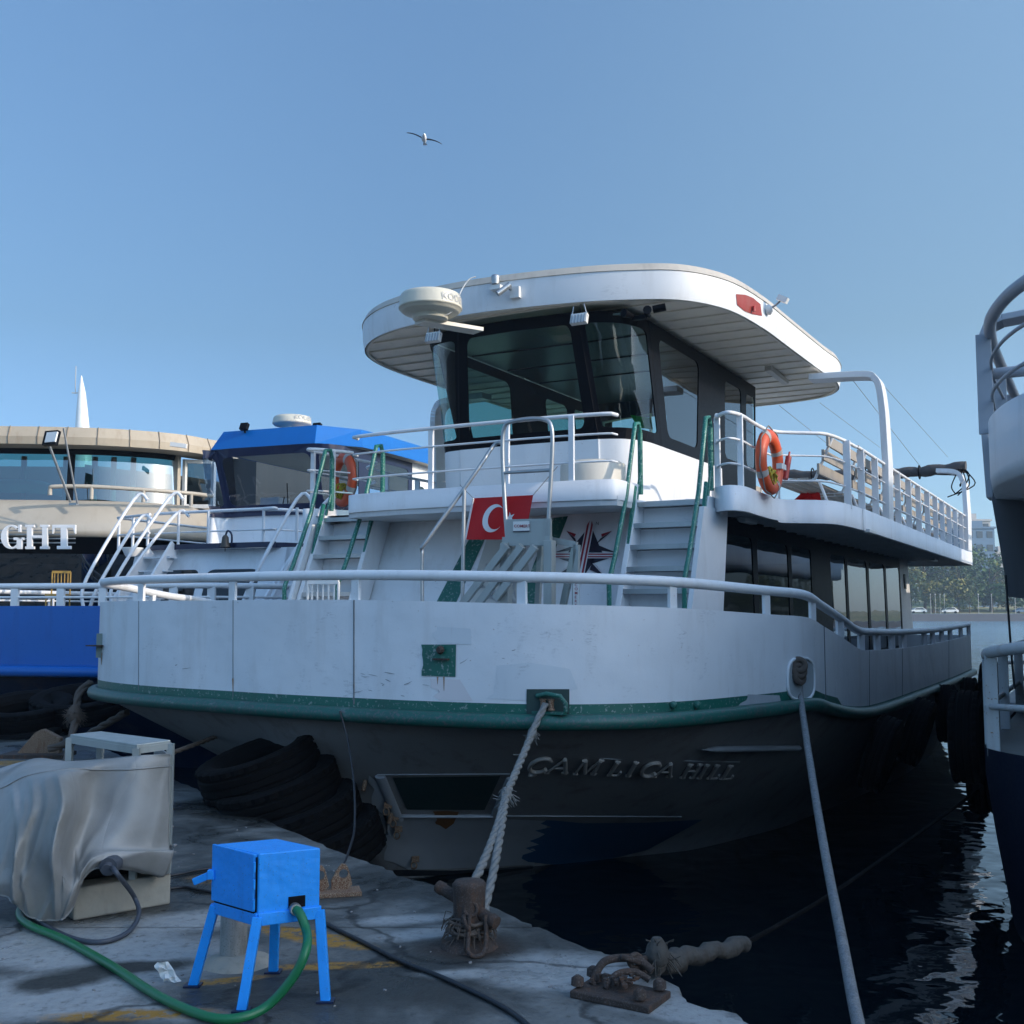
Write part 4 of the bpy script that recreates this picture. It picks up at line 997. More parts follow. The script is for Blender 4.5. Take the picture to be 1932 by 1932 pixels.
# roof
RO = [(-6.07, 11.1), (-5.19, 11.24), (-4.6, 11.44), (-4.19, 11.68), (-3.92, 12.08), (-3.77, 12.6), (-3.69, 13.5), (-3.67, 14.4), (-3.63, 16.25), (-3.6, 17.13), (-3.75, 17.9), (-4.2, 18.4), (-5.2, 18.6), (-6.2, 18.62), (-7.4, 18.6), (-8.4, 18.4), (-8.95, 17.9), (-9.15, 17.1), (-9.2, 15), (-9.2, 13.4), (-9.05, 12.5), (-8.72, 11.9), (-8.2, 11.45), (-7.6, 11.2), (-6.86, 11.08)]
ro = catmull([(x, y, 0) for x, y in RO], 4, True)
def offc(c_, d):
    out = []; n_ = len(c_)
    for i, p in enumerate(c_):
        t_ = c_[(i + 1) % n_] - c_[i - 1]; t_.normalize(); out.append(p + Vector((t_.y, -t_.x, 0)) * d)
    return out
def ringz(d, z): return [Vector((p.x, p.y, z)) for p in offc(ro, d)]
mb = MB(); mb.loft([ringz(0, 6.02), ringz(.025, 6.15), ringz(.03, 6.345)]); mb.loft([ringz(.03, 6.345), ringz(.042, 6.35), ringz(.0, 6.435), ringz(-.06, 6.435), ringz(-.06, 6.38)], 1, True, False)
fas_bvh = mb.bvh()
RNr = random.Random(9)
top_ = ringz(-.06, 6.38); mb.add(top_, [tuple(range(len(top_)))], 0); part(mb, "roof", [M_WHITE, paint("lip_beige_grey", (.52, .47, .4), .5, .5, (.2, .17, .14))], boat)
mb = MB(); so = ringz(-.01, 6.05); mb.add(so, [tuple(range(len(so)))[::-1]], 0)
y = 11.35
while y < 18.5:
    sp_ = xspan(ro, y)
    if sp_ and sp_[1] - sp_[0] > .3: mb.box(((sp_[0] + sp_[1]) / 2, y, 6.043), (sp_[1] - sp_[0] - .06, .03, .022))
    y += .42
mb.tube([Vector((p.x, p.y, 6.03)) for p in offc(ro, -.04)], .02, 6, closed=True)
part(mb, "roof_soffit", paint("soffit_cream", (.82, .76, .64), .5, .3, (.3, .26, .2)), boat)
mb = MB(); mb.bar((-3.9 - .35, 15.6, 6.0), (-3.9 - .35, 16.6, 5.98), .09, .07); part(mb, "soffit_lamp", M_CREAM, boat)
# red navigation light niche
mb = MB(); decal(mb, [(1388, 555), (1405, 556), (1420, 562), (1434, 574)], [(1390, 575), (1404, 587), (1420, 593), (1437, 596)], fas_bvh, FM, .006, 12, 4)
p = FM.hit(1418, 582, fas_bvh, .03); mb.lathe([(.02, -.04), (.02, .02), (.01, .03)], p, 10, 1); part(mb, "port_light_niche", [paint('niche_red', (.3, .03, .02), .5, .3), M_RED], boat)
# cameras, lamps and horns on the fascia
def fitting(u, v, fn, name, mats, off=.02):
    p = FM.hit(u, v, fas_bvh, off) or FM.at(u, v, z=6.1); m_ = MB(); fn(m_, p); part(m_, name, mats, boat)
fitting(941, 536, lambda m_, p: (m_.box(p + Vector((0, -.03, -.06)), (.14, .1, .05), None, 0), m_.lathe([(.045, -.04), (.05, .03), (.05, .06), (.03, .07)], p + Vector((0, -.06, .02)), 12, 1)), "anchor_light", [M_PLW, M_STEEL])
def cam1(m_, p):
    m_.box(p + Vector((.04, 0, -.01)), (.12, .06, .13), None, 0); m_.tube([p + Vector((0, -.05, .02)), p + Vector((.02, -.09, .03))], .02, 7, 1)
    m_.cyl(p + Vector((.02, -.1, .06)), p + Vector((-.09, -.2, -.06)), .034, 12, 1)
fitting(968, 552, cam1, "security_camera", [M_PLW, M_STEEL])
def cam2(m_, p):
    m_.lathe([(.06, -.02), (.07, .02), (.03, .06)], p, 12, 0, Matrix.Rotation(1.5, 3, 'Y')); m_.tube([p, p + Vector((.1, -.02, .04)), p + Vector((.16, -.03, .08))], .013, 6, 1); m_.box(p + Vector((.2, -.04, .1)), (.13, .09, .07), Matrix.Rotation(.5, 3, 'Y'), 0)
fitting(1446, 585, cam2, "security_camera", [M_PLW, M_STEEL])
def flood(p):
    m_ = MB(); m_.box(p, (.2, .06, .12), Matrix.Rotation(-.3, 3, 'X'), 0)
    for k in range(5): m_.box(p + Vector((-.08 + k * .04, -.035, .0)), (.012, .02, .1), Matrix.Rotation(-.3, 3, 'X'), 1)
    m_.tube([p + Vector((-.1, 0, .02)), p + Vector((-.08, .02, .16))], .008, 5, 1); m_.tube([p + Vector((.1, 0, .02)), p + Vector((.05, .02, .18))], .008, 5, 1); m_.tube([p + Vector((0, .03, .05)), p + Vector((.03, -.03, .12)), p + Vector((.0, .05, .2))], .007, 5, 2)
    part(m_, "floodlight", [M_PLW, M_STEEL, M_BLK], boat)
flood(FM.at(818, 637, y=11.2)); flood(FM.at(1093, 602, y=11.25))
def horn(m_, p):
    for dx, dy, L in ((-.08, -.1, .0), (.1, -.02, .0)):
        c0 = p + Vector((dx, 0, -.03)); m_.tube([c0 + Vector((0, .08, 0)), c0, c0 + Vector((dx * .6, -.14, .01))], [.02, .025, .05], 10, 0)
    m_.box(p + Vector((0, .03, -.05)), (.16, .06, .05))
pp = FM.at(1205, 590, y=11.5); mb = MB(); horn(mb, pp); pp2 = FM.at(1240, 583, y=11.6); mb.cyl(pp2 + Vector((-.05, 0, 0)), pp2 + Vector((.09, .03, .02)), .045, 12); part(mb, "air_horn", M_BLK, boat)
# radar on a bracket in front of the roof
rc = FM.at(812, 583, d=11.3); mb = MB()
mb.lathe([(.0, .075), (.15, .072), (.27, .06), (.3, .05), (.315, .03), (.32, .01), (.332, -.085), (.333, -.09), (.333, -.105), (.326, -.107), (.31, -.13), (.29, -.145), (.2, -.165), (.19, -.17), (.185, -.21), (.18, -.215), (.0, -.22)], rc + Vector((0, 0, .1)), 36, 0, cap=False)
rd = part(mb, "radar_dome", M_DOME, boat)
mb = MB(); mb.bar(rc + Vector((-.1, -.05, -.13)), rc + Vector((.22, .62, -.12)), .2, .04); part(mb, "radar_bracket", M_CREAM, boat)
vs, fs = text_geo("KODEN", .11); mb = MB(); pts = []
dirc = FM.to(Vector((0, -1, 0))); a0 = math.atan2(dirc.y, dirc.x)
for p in vs:
    a = a0 + .42 + p.x / .33; pts.append(rc + Vector((math.cos(a) * .334, math.sin(a) * .334, .1 - .075 + p.y)))
mb.add(pts, fs); part(mb, "radar_lettering", M_GRYL, boat, fix=False)
mb = MB(); mb.tube(catmull([FM.at(u, v, d=11.2) for u, v in ((838, 596), (852, 588), (860, 572), (872, 545), (885, 527), (898, 522))], 4), .007, 5); part(mb, "radar_cable", M_PLW, boat)
# arches
def arch(y, x_in, name="arch", lean=.0, ztop=5.86, wdt=.32, x0=-2.75, z0=3.55):
    m_ = MB()
    P = [Vector((x0, y, z0)), Vector((x0 + .02, y - .02, 4.6)), Vector((x0, y - .05 - lean, 5.3)), Vector((x0 - .03, y - .08 - lean, ztop - .22)), Vector((x0 - .09, y - .1 - lean, ztop - .07)), Vector((x0 - .24, y - .12 - lean, ztop)), Vector((x_in, y - .14 - lean, ztop + .03))]
    P = P[:2] + catmull(P[2:], 5)
    for i in range(len(P) - 1): pass
    rings = []
    for i, p in enumerate(P):
        a = P[max(i - 1, 0)]; b_ = P[min(i + 1, len(P) - 1)]; t_ = (b_ - a).normalized(); nrm = Vector((0, 1, 0)).cross(t_).normalized()
        w2 = wdt / 2 * (1.0 if i > 1 else 1.15); h2 = .045
        rings.append([p + Vector((0, -w2, 0)) + nrm * h2, p + Vector((0, w2, 0)) + nrm * h2, p + Vector((0, w2, 0)) - nrm * h2, p + Vector((0, -w2, 0)) - nrm * h2])
    m_.loft(rings, 0, True, False, True); part(m_, name, M_CREAM if False else M_WHITE, boat, .006)
ax = -2.75
arch(16.25, -3.75, ztop=5.86)
def arch_port():
    m_ = MB(); P = [Vector((-2.75, 15.1, 3.55)), Vector((-2.75, 15.1, 4.6))] + catmull([Vector((-2.75, 15.05, 5.3)), Vector((-2.78, 15.0, 5.64)), Vector((-2.84, 15.0, 5.79)), Vector((-2.99, 15.0, 5.86)), Vector((-3.7, 15.0, 5.89))], 5)
    for a, b_ in zip(P, P[1:]): m_.bar(mir(a), mir(b_), .09, .3, (0, 1, 0))
    part(m_, "arch", M_WHITE, boat)
arch_port()
arch(26.1, -3.3, ztop=5.55, wdt=.6)
# stays
mb = MB()
for a, c_ in (((1600, 706), (1738, 882)), ((1664, 724), (1788, 862))): mb.tube([FM.at(*a, x=-3.4), FM.at(*c_, x=-3.6)], .006, 4)
for a, c_ in (((1470, 765), (1640, 900)), ((1547, 760), (1668, 850))): mb.tube([FM.at(*a, x=-4.6), FM.at(*c_, x=-4.9)], .006, 4)
part(mb, "stay_wire", M_STEEL, boat)
# furled awning across the stern
mb = MB(); pts = []; rd_ = []
A_, B_2 = FM.at(1822, 873, y=26.0), FM.at(1480, 885, y=26.0)
for k in range(40):
    q = k / 39; p = A_.lerp(B_2, q * 1.05); p.z += .015 * math.sin(k * 1.3) - .1 * math.sin(q * 3.1) - .1; pts.append(p); rd_.append((.17 - .04 * q) * (1 + .05 * math.sin(k * 1.1) + .04 * math.cos(k * 2.7)) * (.8 if k in (9, 20, 31) else 1))
mb.tube(pts, rd_, 14, 0, sq=.75)
for k in (9, 20, 31): mb.torus(pts[k], .15, .015, Matrix.Rotation(R(90), 3, 'Y'), 20, 6, 1)
part(mb, "furled_awning", [paint("awning_grey_canvas", (.075, .07, .068), .85, .5, (.03, .03, .045), bmp=.7, scale=4), M_BLK], boat)
mb = MB(); rn = random.Random(2)
e = FM.at(1812, 880, y=25.9)
for k in range(6):
    mb.tube(catmull([e, e + Vector((rn.uniform(-.1, .2), -.1, -.2)), e + Vector((rn.uniform(-.2, .3), -.1, -.45)), e + Vector((rn.uniform(-.3, .1), -.1, -.7 + .3 * rn.random()))], 4), .014, 5)
part(mb, "awning_strap", M_BLK, boat)
# vent box in front of wheelhouse
mb = MB(); c0 = Vector((-4.95, 10.98, 3.66)); mb.lathe([(.36, 0), (.36, .42), (.34, .44), (.3, .46)], c0, 24); part(mb, "deck_vent", M_CREAM, boat)
# ================================================================ SECOND BOAT (blue bulwark, blue roof)
F2 = Frame(22)
b2 = root("passenger_boat", F2, (-12, 24, 0), "white boat with blue bulwark and blue roof, moored left of the big tour boat", 'boat', 'boats moored at the quay')
C2 = -12.1
pl = [F2.at(u, 1246 + (u - 80) * .02, z=1.75) for u in (-160, -60, 40, 120, 165)]
h2 = [(C2, 13.0), (C2 + 1.2, 13.15), (C2 + 2.1, 13.8), (C2 + 2.65, 15), (C2 + 2.8, 16.5), (C2 + 2.8, 22), (C2 + 2.7, 34)]
l2 = [(-17.7, 34), (-17.8, 22), (-17.6, 16.6), (-17.1, 14.6), (-16.2, 13.2), (-15.0, 12.75), (-13.6, 12.75)]
c2 = catmull([(x, y, 1.75) for x, y in l2 + h2], 6)
t2 = lift(c2, .82)
mb = MB(); mb.loft([c2, t2], 0, False); mb.loft([t2, offs(t2, -.05), lift(offs(c2, -.05), 0)], 0, False); part(mb, "bulwark", M_BLUEH, b2)
mb = MB(); mb.loft([lift(c2, -.1), c2], 0, False); mb.tube(lift(offs(c2, .03), -.16), .09, 8, 0); part(mb, "rub_rail", M_BLUEH, b2)
mb = MB(); w2c = [Vector((C2 + (p.x - C2) * .8, p.y + 1.6 * (1 if p.y < 20 else 0.3), 0)) for p in c2]
mb.loft([lift(c2, -.2), [a.lerp(b_, .5) for a, b_ in zip(lift(c2, -.2), w2c)], w2c, lift(w2c, -.7)], 0, False); part(mb, "lower_hull", paint("navy_hull", (.006, .02, .06), .45, .3), b2)
mb = MB(); q = [Vector((p.x, p.y, 1.7)) for p in offs(c2, -.06)]; mb.add(q, [tuple(range(len(q)))]); part(mb, "foredeck", MATS["grey_deck_paint"], b2)
mb = MB(); r2 = lift(offs(t2, -.03), .3); mb.tube(r2, .045, 8); part(mb, "bow_rail", M_WHITE, b2)
mb = MB(); mb.tube(lift(offs(t2, -.03), .13), .022, 6); part(mb, "mid_rail", M_WHITE, b2)
for i in range(4, len(r2), 3):
    mb = MB(); p = r2[i]; mb.box((p.x, p.y, p.z - .15), (.12, .05, .3), Matrix.Rotation(.2, 3, 'Z')); part(mb, "rail_post", M_WHITE, b2)
# deckhouse front: white wall with dark windows
zD2 = 3.75
dk2 = [F2.at(u, v, z=zD2) for u, v in ((300, 1030), (334, 1028), (400, 1025), (470, 1024), (540, 1028), (600, 1036))]
yD = dk2[2].y
xL, xR = dk2[0].x - .3, dk2[-1].x + .7
fr2 = catmull([(xL, yD + .45, 0), (xL + .4, yD + .12, 0), (C2 - .6, yD, 0), (C2 + .6, yD, 0), (xR - .4, yD + .12, 0), (xR, yD + .45, 0), (xR + .1, yD + 2, 0), (xR + .1, yD + 14, 0)], 5)
mb = MB(); lo_, hi_ = [Vector((p.x, p.y, zD2 - .1)) for p in fr2], [Vector((p.x, p.y, zD2)) for p in fr2]; mb.loft([lo_, hi_], 0, False); part(mb, "deck_edge", M_NBLU, b2)
mb = MB(); g1 = [Vector((p.x, p.y + .02, zD2 - .1)) for p in fr2]; g1 += [Vector((xL - .1, yD + 14, zD2 - .1)), Vector((xL - .1, yD + 1, zD2 - .1))]; mb.add(g1, [tuple(range(len(g1)))]); part(mb, "upper_deck", M_WHITE, b2)
def f2w(x, z): return Vector((x, yD + .25 - (3.65 - z) * .3, z))
def surf2(x, z): return f2w(x, z), Vector((0, -1, .2)).normalized()
xs = [xL - .2, F2.at(300, 1100, y=yD).x, F2.at(372, 1100, y=yD).x, F2.at(492, 1100, y=yD).x, F2.at(520, 1100, y=yD).x, F2.at(600, 1100, y=yD).x, xR]
for k in range(6):
    f, g = MB(), MB()
    if k in (1, 2, 4):
        pane(f, g, surf2, xs[k], xs[k + 1], 1.7, 3.66, .08, .2, .3, 5, aspect=.8); o = part(f, "front_window", M_WHITE, b2); sub(part(g, "pane", M_G_DK, b2, fix=False), o)
    else: f.add([f2w(xs[k], 1.7), f2w(xs[k + 1], 1.7), f2w(xs[k + 1], 3.66), f2w(xs[k], 3.66)], [(0, 1, 2, 3)]); part(f, "front_wall", M_WHITE, b2)
mb = MB()
for x in (xL, xR + .05): mb.box((x, yD + 7, 2.65), (.08, 13.5, 2))
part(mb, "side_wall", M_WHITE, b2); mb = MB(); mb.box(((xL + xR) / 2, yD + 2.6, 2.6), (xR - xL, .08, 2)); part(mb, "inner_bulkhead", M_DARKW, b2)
M_G_B2 = glass('navy_cabin_glass', (.6, .7, .82), wavy=.02, ior=1.45, cap=.3)
# wheelhouse
W2o = [(-13.95, 30), (-13.95, 19.2), (-13.62, 18.5), (-12.5, 18.4), (-11.5, 18.45), (-11.15, 18.75), (-11.0, 19.3), (-11.0, 21.4)]
def w2(z, k): # k: lean
    return [Vector((x + (-.16 if x < -12.5 else .0) * k, y - (.3 if y < 19 else 0) * k, z)) for x, y in W2o]
A_, B_ = catmull(w2(4.37, 0), 5), catmull(w2(5.72, 1), 5)
def surfw(s, t_):
    i = min(int(s), len(A_) - 2); k = s - i; a, b_ = A_[i].lerp(A_[i + 1], k), B_[i].lerp(B_[i + 1], k); tv = (A_[i + 1] - A_[i]); nn = tv.cross(b_ - a).normalized()
    if nn.dot(a - Vector((-12.4, 21, 5))) < 0: nn = -nn
    return a.lerp(b_, t_), nn
for a, b_, ms, rr in ((5, 10, .12, .3), (10, 20, .05, .2), (20, 30, .08, .2), (30, 35, .12, .3)):
    f, g = MB(), MB(); pane(f, g, surfw, a, b_, .04, 1, ms, .13, rr, 5, aspect=.1); o = part(f, "wheelhouse_window", M_NBLU, b2); sub(part(g, "pane", M_G_B2, b2, fix=False), o)
mb = MB(); mb.loft([A_, [Vector((p.x, p.y - .03, 3.76)) for p in A_]], 0, False); mb.box((-12.4, 24, 3.76), (2.9, 10, .04)); part(mb, "wheelhouse_wall", M_WHITE, b2)
mb = MB(); mb.loft([[Vector((p.x, p.y - .05, 4.5 - .13)) for p in A_], [Vector((p.x, p.y - .05, 4.37 + .07)) for p in A_]], 0, False); part(mb, "navy_band", M_NBLU, b2)
# cabin side behind the wheelhouse with arched windows
def surfs(y, z): return Vector((-11.0, y, z)), Vector((1, 0, 0))
yy = [21.4, 22.3, 23.2, 24.1, 25.0, 25.9, 26.8, 28]
for a, b_ in zip(yy, yy[1:]):
    f, g = MB(), MB(); pane(f, g, surfs, a, b_, 3.75, 5.72, .2, .24, .95, 5, aspect=1); o = part(f, "side_window", M_WHITE, b2); sub(part(g, "pane", M_G_WH, b2, fix=False), o)
mb = MB(); mb.box((-12.45, 28, 4.7), (2.8, .06, 2)); mb.box((-12.6, 19.2, 4.42), (1.9, .7, .12)); mb.box((-13.25, 19.5, 4.6), (.45, .4, .5)); part(mb, "cabin_interior", M_PLW, b2)
mb = MB(); mb.tube([(-12.6, 18.75, 4.4), (-12.35, 18.5, 4.75)], .012, 5); mb.tube([(-12.2, 18.42, 4.42), (-12.2, 18.36, 5.0)], .012, 5); part(mb, "wiper", M_BLK, b2)
RO2 = [(-14.05, 30), (-14.05, 19.0), (-13.9, 18.15), (-11.45, 18.15), (-10.85, 18.95), (-10.75, 20), (-10.75, 30)]
mb = MB(); a = [Vector((x, y, 5.72)) for x, y in RO2]; b_ = [Vector((C2 - .3 + (x - C2 + .3) * .9, y + .22 if y < 28 else y, 6.12)) for x, y in RO2]
mb.loft([a, b_], 0, True, False); mb.add(b_, [tuple(range(7))], 0); mb.add([p + Vector((0, 0, .01)) for p in a], [tuple(range(7))], 1); part(mb, "roof", [M_BLUE, M_CREAM], b2, .01)
mb = MB(); cr_ = F2.at(551, 796, d=22.6); mb.lathe([(.0, .13), (.2, .125), (.34, .11), (.37, .09), (.385, .06), (.4, -.03), (.4, -.05), (.385, -.06), (.36, -.085), (.22, -.11), (.21, -.16)], cr_ + Vector((0, 0, 0)), 30, cap=False); part(mb, "radar_dome", M_DOME, b2)
vs, fs = text_geo("KODEN", .14); mb = MB(); d0 = F2.to(Vector((0, -1, 0))); a0 = math.atan2(d0.y, d0.x)
mb.add([cr_ + Vector((math.cos(a0 + .3 + p.x / .4) * .405, math.sin(a0 + .3 + p.x / .4) * .405, .0 + p.y)) for p in vs], fs); part(mb, "radar_lettering", M_GRYL, b2, fix=False)
for u in (461, 598):
    p = F2.at(u, 805, d=21.9); mb = MB(); mb.box(p, (.17, .08, .14), Matrix.Rotation(-.4, 3, 'X')); mb.cyl(p + Vector((0, .03, -.12)), p, .02, 6); part(mb, "floodlight", M_BLK, b2)
# upper rail
rr2 = offs(fr2[4:], -.06); mb = MB(); mb.tube([Vector((p.x, p.y, 4.36)) for p in rr2], .03, 8); part(mb, "handrail", M_WHITE, b2); mb = MB(); mb.tube([Vector((p.x, p.y, 3.98)) for p in rr2], .017, 6); part(mb, "mid_rail", M_WHITE, b2)
for u in (337, 393, 497, 560): 
    p = F2.at(u, 1000, y=yD + .05); mb = MB(); mb.tube([(p.x, p.y, 3.75), (p.x, p.y, 4.36)], .028, 7); part(mb, "stanchion", M_WHITE, b2)
mb = MB(); mb.tube([Vector((rr2[0].x - .1, yD + .2, 4.36)), Vector((rr2[0].x - 1.6, yD + 1.0, 4.4)), Vector((rr2[0].x - 1.7, yD + 4, 4.4))], .028, 7); mb.tube([Vector((rr2[0].x - .1, yD + .2, 4.0)), Vector((rr2[0].x - 1.6, yD + 1.0, 4.04)), Vector((rr2[0].x - 1.7, yD + 4, 4.04))], .02, 7)
for q in (0.05, .5, .95): p = Vector((rr2[0].x - .1, yD + .2, 3.75)).lerp(Vector((rr2[0].x - 1.6, yD + 1.0, 3.75)), q); mb.tube([p, p + Vector((0, 0, .63))], .03, 7)
part(mb, "side_rail", M_WHITE, b2)
# bell
p = F2.at(425, 1022, y=yD - .1); mb = MB(); mb.lathe([(.03, .12), (.06, .08), (.075, -.04), (.1, -.1)], p, 14, 0, cap=False); mb.tube(catmull([p + Vector((0, 0, .1)), p + Vector((.05, 0, .2)), p + Vector((.14, 0, .12)), p + Vector((.1, .05, -.1))], 4), .018, 6, 1); mb.tube([p, p + Vector((0, 0, -.18))], .008, 5, 0); part(mb, "ship_bell", [paint("old_bronze", (.09, .075, .06), .5, .3, metal=.5), M_NBLU], b2)
# stairs
def stair2(px_rails, px_str, ydep):
    for (a, b_, c_) in px_rails:
        mb = MB(); A2 = F2.at(*a, y=ydep); B2 = F2.at(*b_, y=ydep - .9); C2_ = F2.at(*c_, y=ydep - .95)
        mb.tube(catmull([A2 + Vector((.25, .1, -.02)), A2, B2, C2_], 5), .033, 8); part(mb, "stair_handrail", M_WHITE, b2)
    for a, b_ in px_str:
        mb = MB(); A2 = F2.at(*a, y=ydep + .1); B2 = F2.at(*b_, y=ydep - .85); mb.bar(A2, B2, .05, .26, (0, 0, 1)); part(mb, "stringer", M_WHITE, b2)
stair2([((253, 942), (163, 1092), (157, 1145)), ((319, 940), (218, 1092), (212, 1145)), ((262, 980), (190, 1097), (170, 1145)), ((330, 972), (235, 1095), (225, 1145))], [((330, 1030), (262, 1145)), ((285, 1040), (215, 1145))], yD)
stair2([((560, 942), (468, 1112), (462, 1145)), ((612, 950), (520, 1112), (514, 1145))], [((570, 1035), (500, 1145)), ((628, 1040), (560, 1145))], yD - .05)
for k in range(7):
    z = 3.5 - k * .26
    for x0, x1 in ((xL + .15, xL + .95),):
        mb = MB(); mb.box(((x0 + x1) / 2, yD - .05 - k * .11, z), (x1 - x0, .22, .03)); part(mb, "tread", M_WHITE, b2)
mb = MB(); p = F2.at(250, 1050, y=yD - .05); mb.lathe([(.13, 0), (.2, .14), (.2, .17), (.13, .17)], p, 16); part(mb, "white_basin", M_PLW, b2)

# ================================================================ THIRD BOAT (beige, far left)
F3 = Frame(22)
b3 = root("dinner_cruise_boat", F3, (-24, 28, 0), "beige restaurant boat with curved teal windows and tan panelled roof edge, at the far left", 'boat', 'boats moored at the quay')
C3p = [FW.at(u, v, z=6.85) for u, v in ((-700, 797), (-400, 800), (-200, 801.5), (0, 803.5), (100, 805), (200, 808), (300, 815), (360, 822), (410, 831))]
C3 = [F3.to(p) for p in C3p]; C3 = catmull([C3[0] + Vector((-1, 5, 0))] + C3 + [C3[-1] + Vector((.55, 1.6, 0)), C3[-1] + Vector((.8, 5, 0)), C3[-1] + Vector((.8, 16, 0))], 7)
def c3(d, z): return [Vector((p.x, p.y, z)) for p in offs(C3, d)]
mb = MB(); mb.loft([c3(-.25, 6.87), c3(-.02, 6.85), c3(.1, 6.6), c3(.08, 6.42)], 0, False, False)
# roof deck sheet
mb.loft([c3(-.25, 6.87), c3(-2.5, 6.9)], 0, False); mb.loft([c3(.08, 6.42), c3(-.9, 6.44)], 1, False)
part(mb, "roof_fascia", [M_TAN, M_BEIGE], b3)
mb = MB()
m_joint = paint("joint_dark_tan", (.22, .17, .12), .6, .2)
o1, o2, o3 = c3(-.01, 6.86), c3(.11, 6.6), c3(.09, 6.42)
L = 0
for i in range(1, len(o1)):
    L += (o1[i] - o1[i - 1]).length
    if L > .62: L = 0; mb = MB(); mb.tube([o1[i], o2[i], o3[i]], .012, 4); part(mb, 'fascia_joint', m_joint, b3)
iw = [i for i, p in enumerate(c3(-.75, 6.0)) if F3.u(p) < 347][-1]
mb = MB(); mb.loft([c3(-.75, 6.43)[:iw], c3(-.8, 6.3)[:iw]], 0, False); part(mb, "window_header", M_BLK, b3)
w1, w2_ = c3(-.8, 6.3)[:iw], c3(-.7, 5.12)[:iw]
cuts = [0] + [next(i for i, p in enumerate(w2_) if F3.u(p) > u) for u in (112, 130)] + [iw - 1]
mb = MB(); mb.loft([w1[:cuts[1] + 1], w2_[:cuts[1] + 1]], 0, False); part(mb, "lounge_window", M_G_TEAL, b3, fix=False)
mb = MB(); mb.loft([w1[cuts[1]:cuts[2] + 1], w2_[cuts[1]:cuts[2] + 1]], 0, False); part(mb, "window_pillar", M_BLK, b3)
mb = MB(); mb.loft([w1[cuts[2]:], w2_[cuts[2]:]], 0, False); part(mb, "lounge_window", M_G_TEAL, b3, fix=False)
fw_ = c3(-.75, 6.43)[iw - 1]
mb = MB(); e_ = FW.at(378, 900, d=27.5); e_ = F3.to(e_)
mb.bar(fw_, Vector((fw_.x, fw_.y, 5.1)), .12, .12, (0, 1, 0)); part(mb, "corner_post", M_BEIGE, b3)
mb = MB(); d0 = Vector((fw_.x + .12, fw_.y + .15, 5.1)); d1 = d0 + Vector((.62, .35, 0))
for a, c_ in ((d0, d0 + Vector((0, 0, 1.25))), (d1, d1 + Vector((0, 0, 1.25))), (d0 + Vector((0, 0, 1.2)), d1 + Vector((0, 0, 1.2))), (d0 + Vector((0, 0, .05)), d1 + Vector((0, 0, .05)))): mb.bar(a, c_, .1, .1, (0, 1, .1))
dd = part(mb, "side_door", M_PLW, b3, .01); mb = MB(); mb.add([d0, d1, d1 + Vector((0, 0, 1.2)), d0 + Vector((0, 0, 1.2))], [(0, 1, 2, 3)]); sub(part(mb, "pane", M_G_DK, b3, fix=False), dd)
mb = MB(); mb.box(d1 + Vector((.5, 3, .6)), (.9, 5, 1.6)); part(mb, "cabin_block", M_DARKW, b3)
# beige bow apron
mb = MB(); mb.loft([c3(-.9, 5.13), c3(-.45, 5.14), c3(-.3, 5.02), c3(.0, 4.6), c3(.1, 4.4), c3(.08, 4.24), c3(-.2, 4.22)], 0, False); b3_bvh = mb.bvh(); part(mb, "bow_apron", M_BEIGE, b3)
mb = MB(); mb.loft([c3(-.05, 4.23), c3(-.35, 3.85)], 0, False); part(mb, "dark_visor", M_BLK, b3)
mb = MB(); mb.loft([c3(-.45, 3.95), c3(-.6, 2.6)], 0, False); part(mb, "lower_window", glass("smoky_green_glass", (.06, .09, .07), wavy=.05, dark=.08), b3, fix=False)
mb = MB(); mb.loft([c3(-.78, 2.62), c3(-.72, 2.55), c3(-.8, 1.6), c3(.1, 1.55), c3(-.2, .4), c3(-1, 0), c3(-1, -.5)], 0, False); part(mb, "lower_hull", M_BEIGE, b3)
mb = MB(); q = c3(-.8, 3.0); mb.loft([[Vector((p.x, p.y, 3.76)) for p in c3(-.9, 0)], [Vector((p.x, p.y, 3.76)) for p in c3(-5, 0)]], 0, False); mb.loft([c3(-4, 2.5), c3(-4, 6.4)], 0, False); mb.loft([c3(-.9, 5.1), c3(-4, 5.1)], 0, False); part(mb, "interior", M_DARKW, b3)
mb = MB()
for k in range(9): mb.cyl(Vector((C3[12 + k * 3].x + .2, C3[12 + k * 3].y + 2.3, 5.1)), Vector((C3[12 + k * 3].x + .2, C3[12 + k * 3].y + 2.3, 6.4)), .07, 8)
part(mb, "curtain", M_CREAM, b3)
mb = MB(); mb.lathe([(1.1, 0), (1.0, .25), (.6, .4), (0, .45)], F3.to(FW.at(40, 938, d=28.2)), 24, cap=False); part(mb, "teal_couch", paint("teal_cushion", (.08, .5, .45), .6, .1), b3)
rl = [FW.at(u, v, d=d) for u, v, d in ((94, 934, 25.6), (95, 922, 25.6), (103, 918, 25.6), (173, 918, 25.8), (271, 924, 26.2), (361, 931, 26.9), (400, 936, 27.6))]
mb = MB(); mb.tube(catmull([F3.to(p) for p in rl], 4), .05, 8)
for i in (3, 4, 5): p = F3.to(rl[i]); mb.cyl(p, p + Vector((0, 0, -.3)), .045, 8)
part(mb, "apron_rail", M_BEIGE, b3)
mb = MB(); mb.box(F3.to(FW.at(97, 827, d=24.4)), (.38, .1, .34), Matrix.Rotation(-.25, 3, 'X'), 0); mb.box(F3.to(FW.at(97, 825, d=24.33)), (.3, .04, .24), Matrix.Rotation(-.25, 3, 'X'), 1)
mb.tube([F3.to(FW.at(92, 838, d=24.5)), F3.to(FW.at(133, 947, d=25.3))], .03, 7, 2); part(mb, "floodlight_on_pole", [M_BLK, M_PLW, M_STEEL], b3)
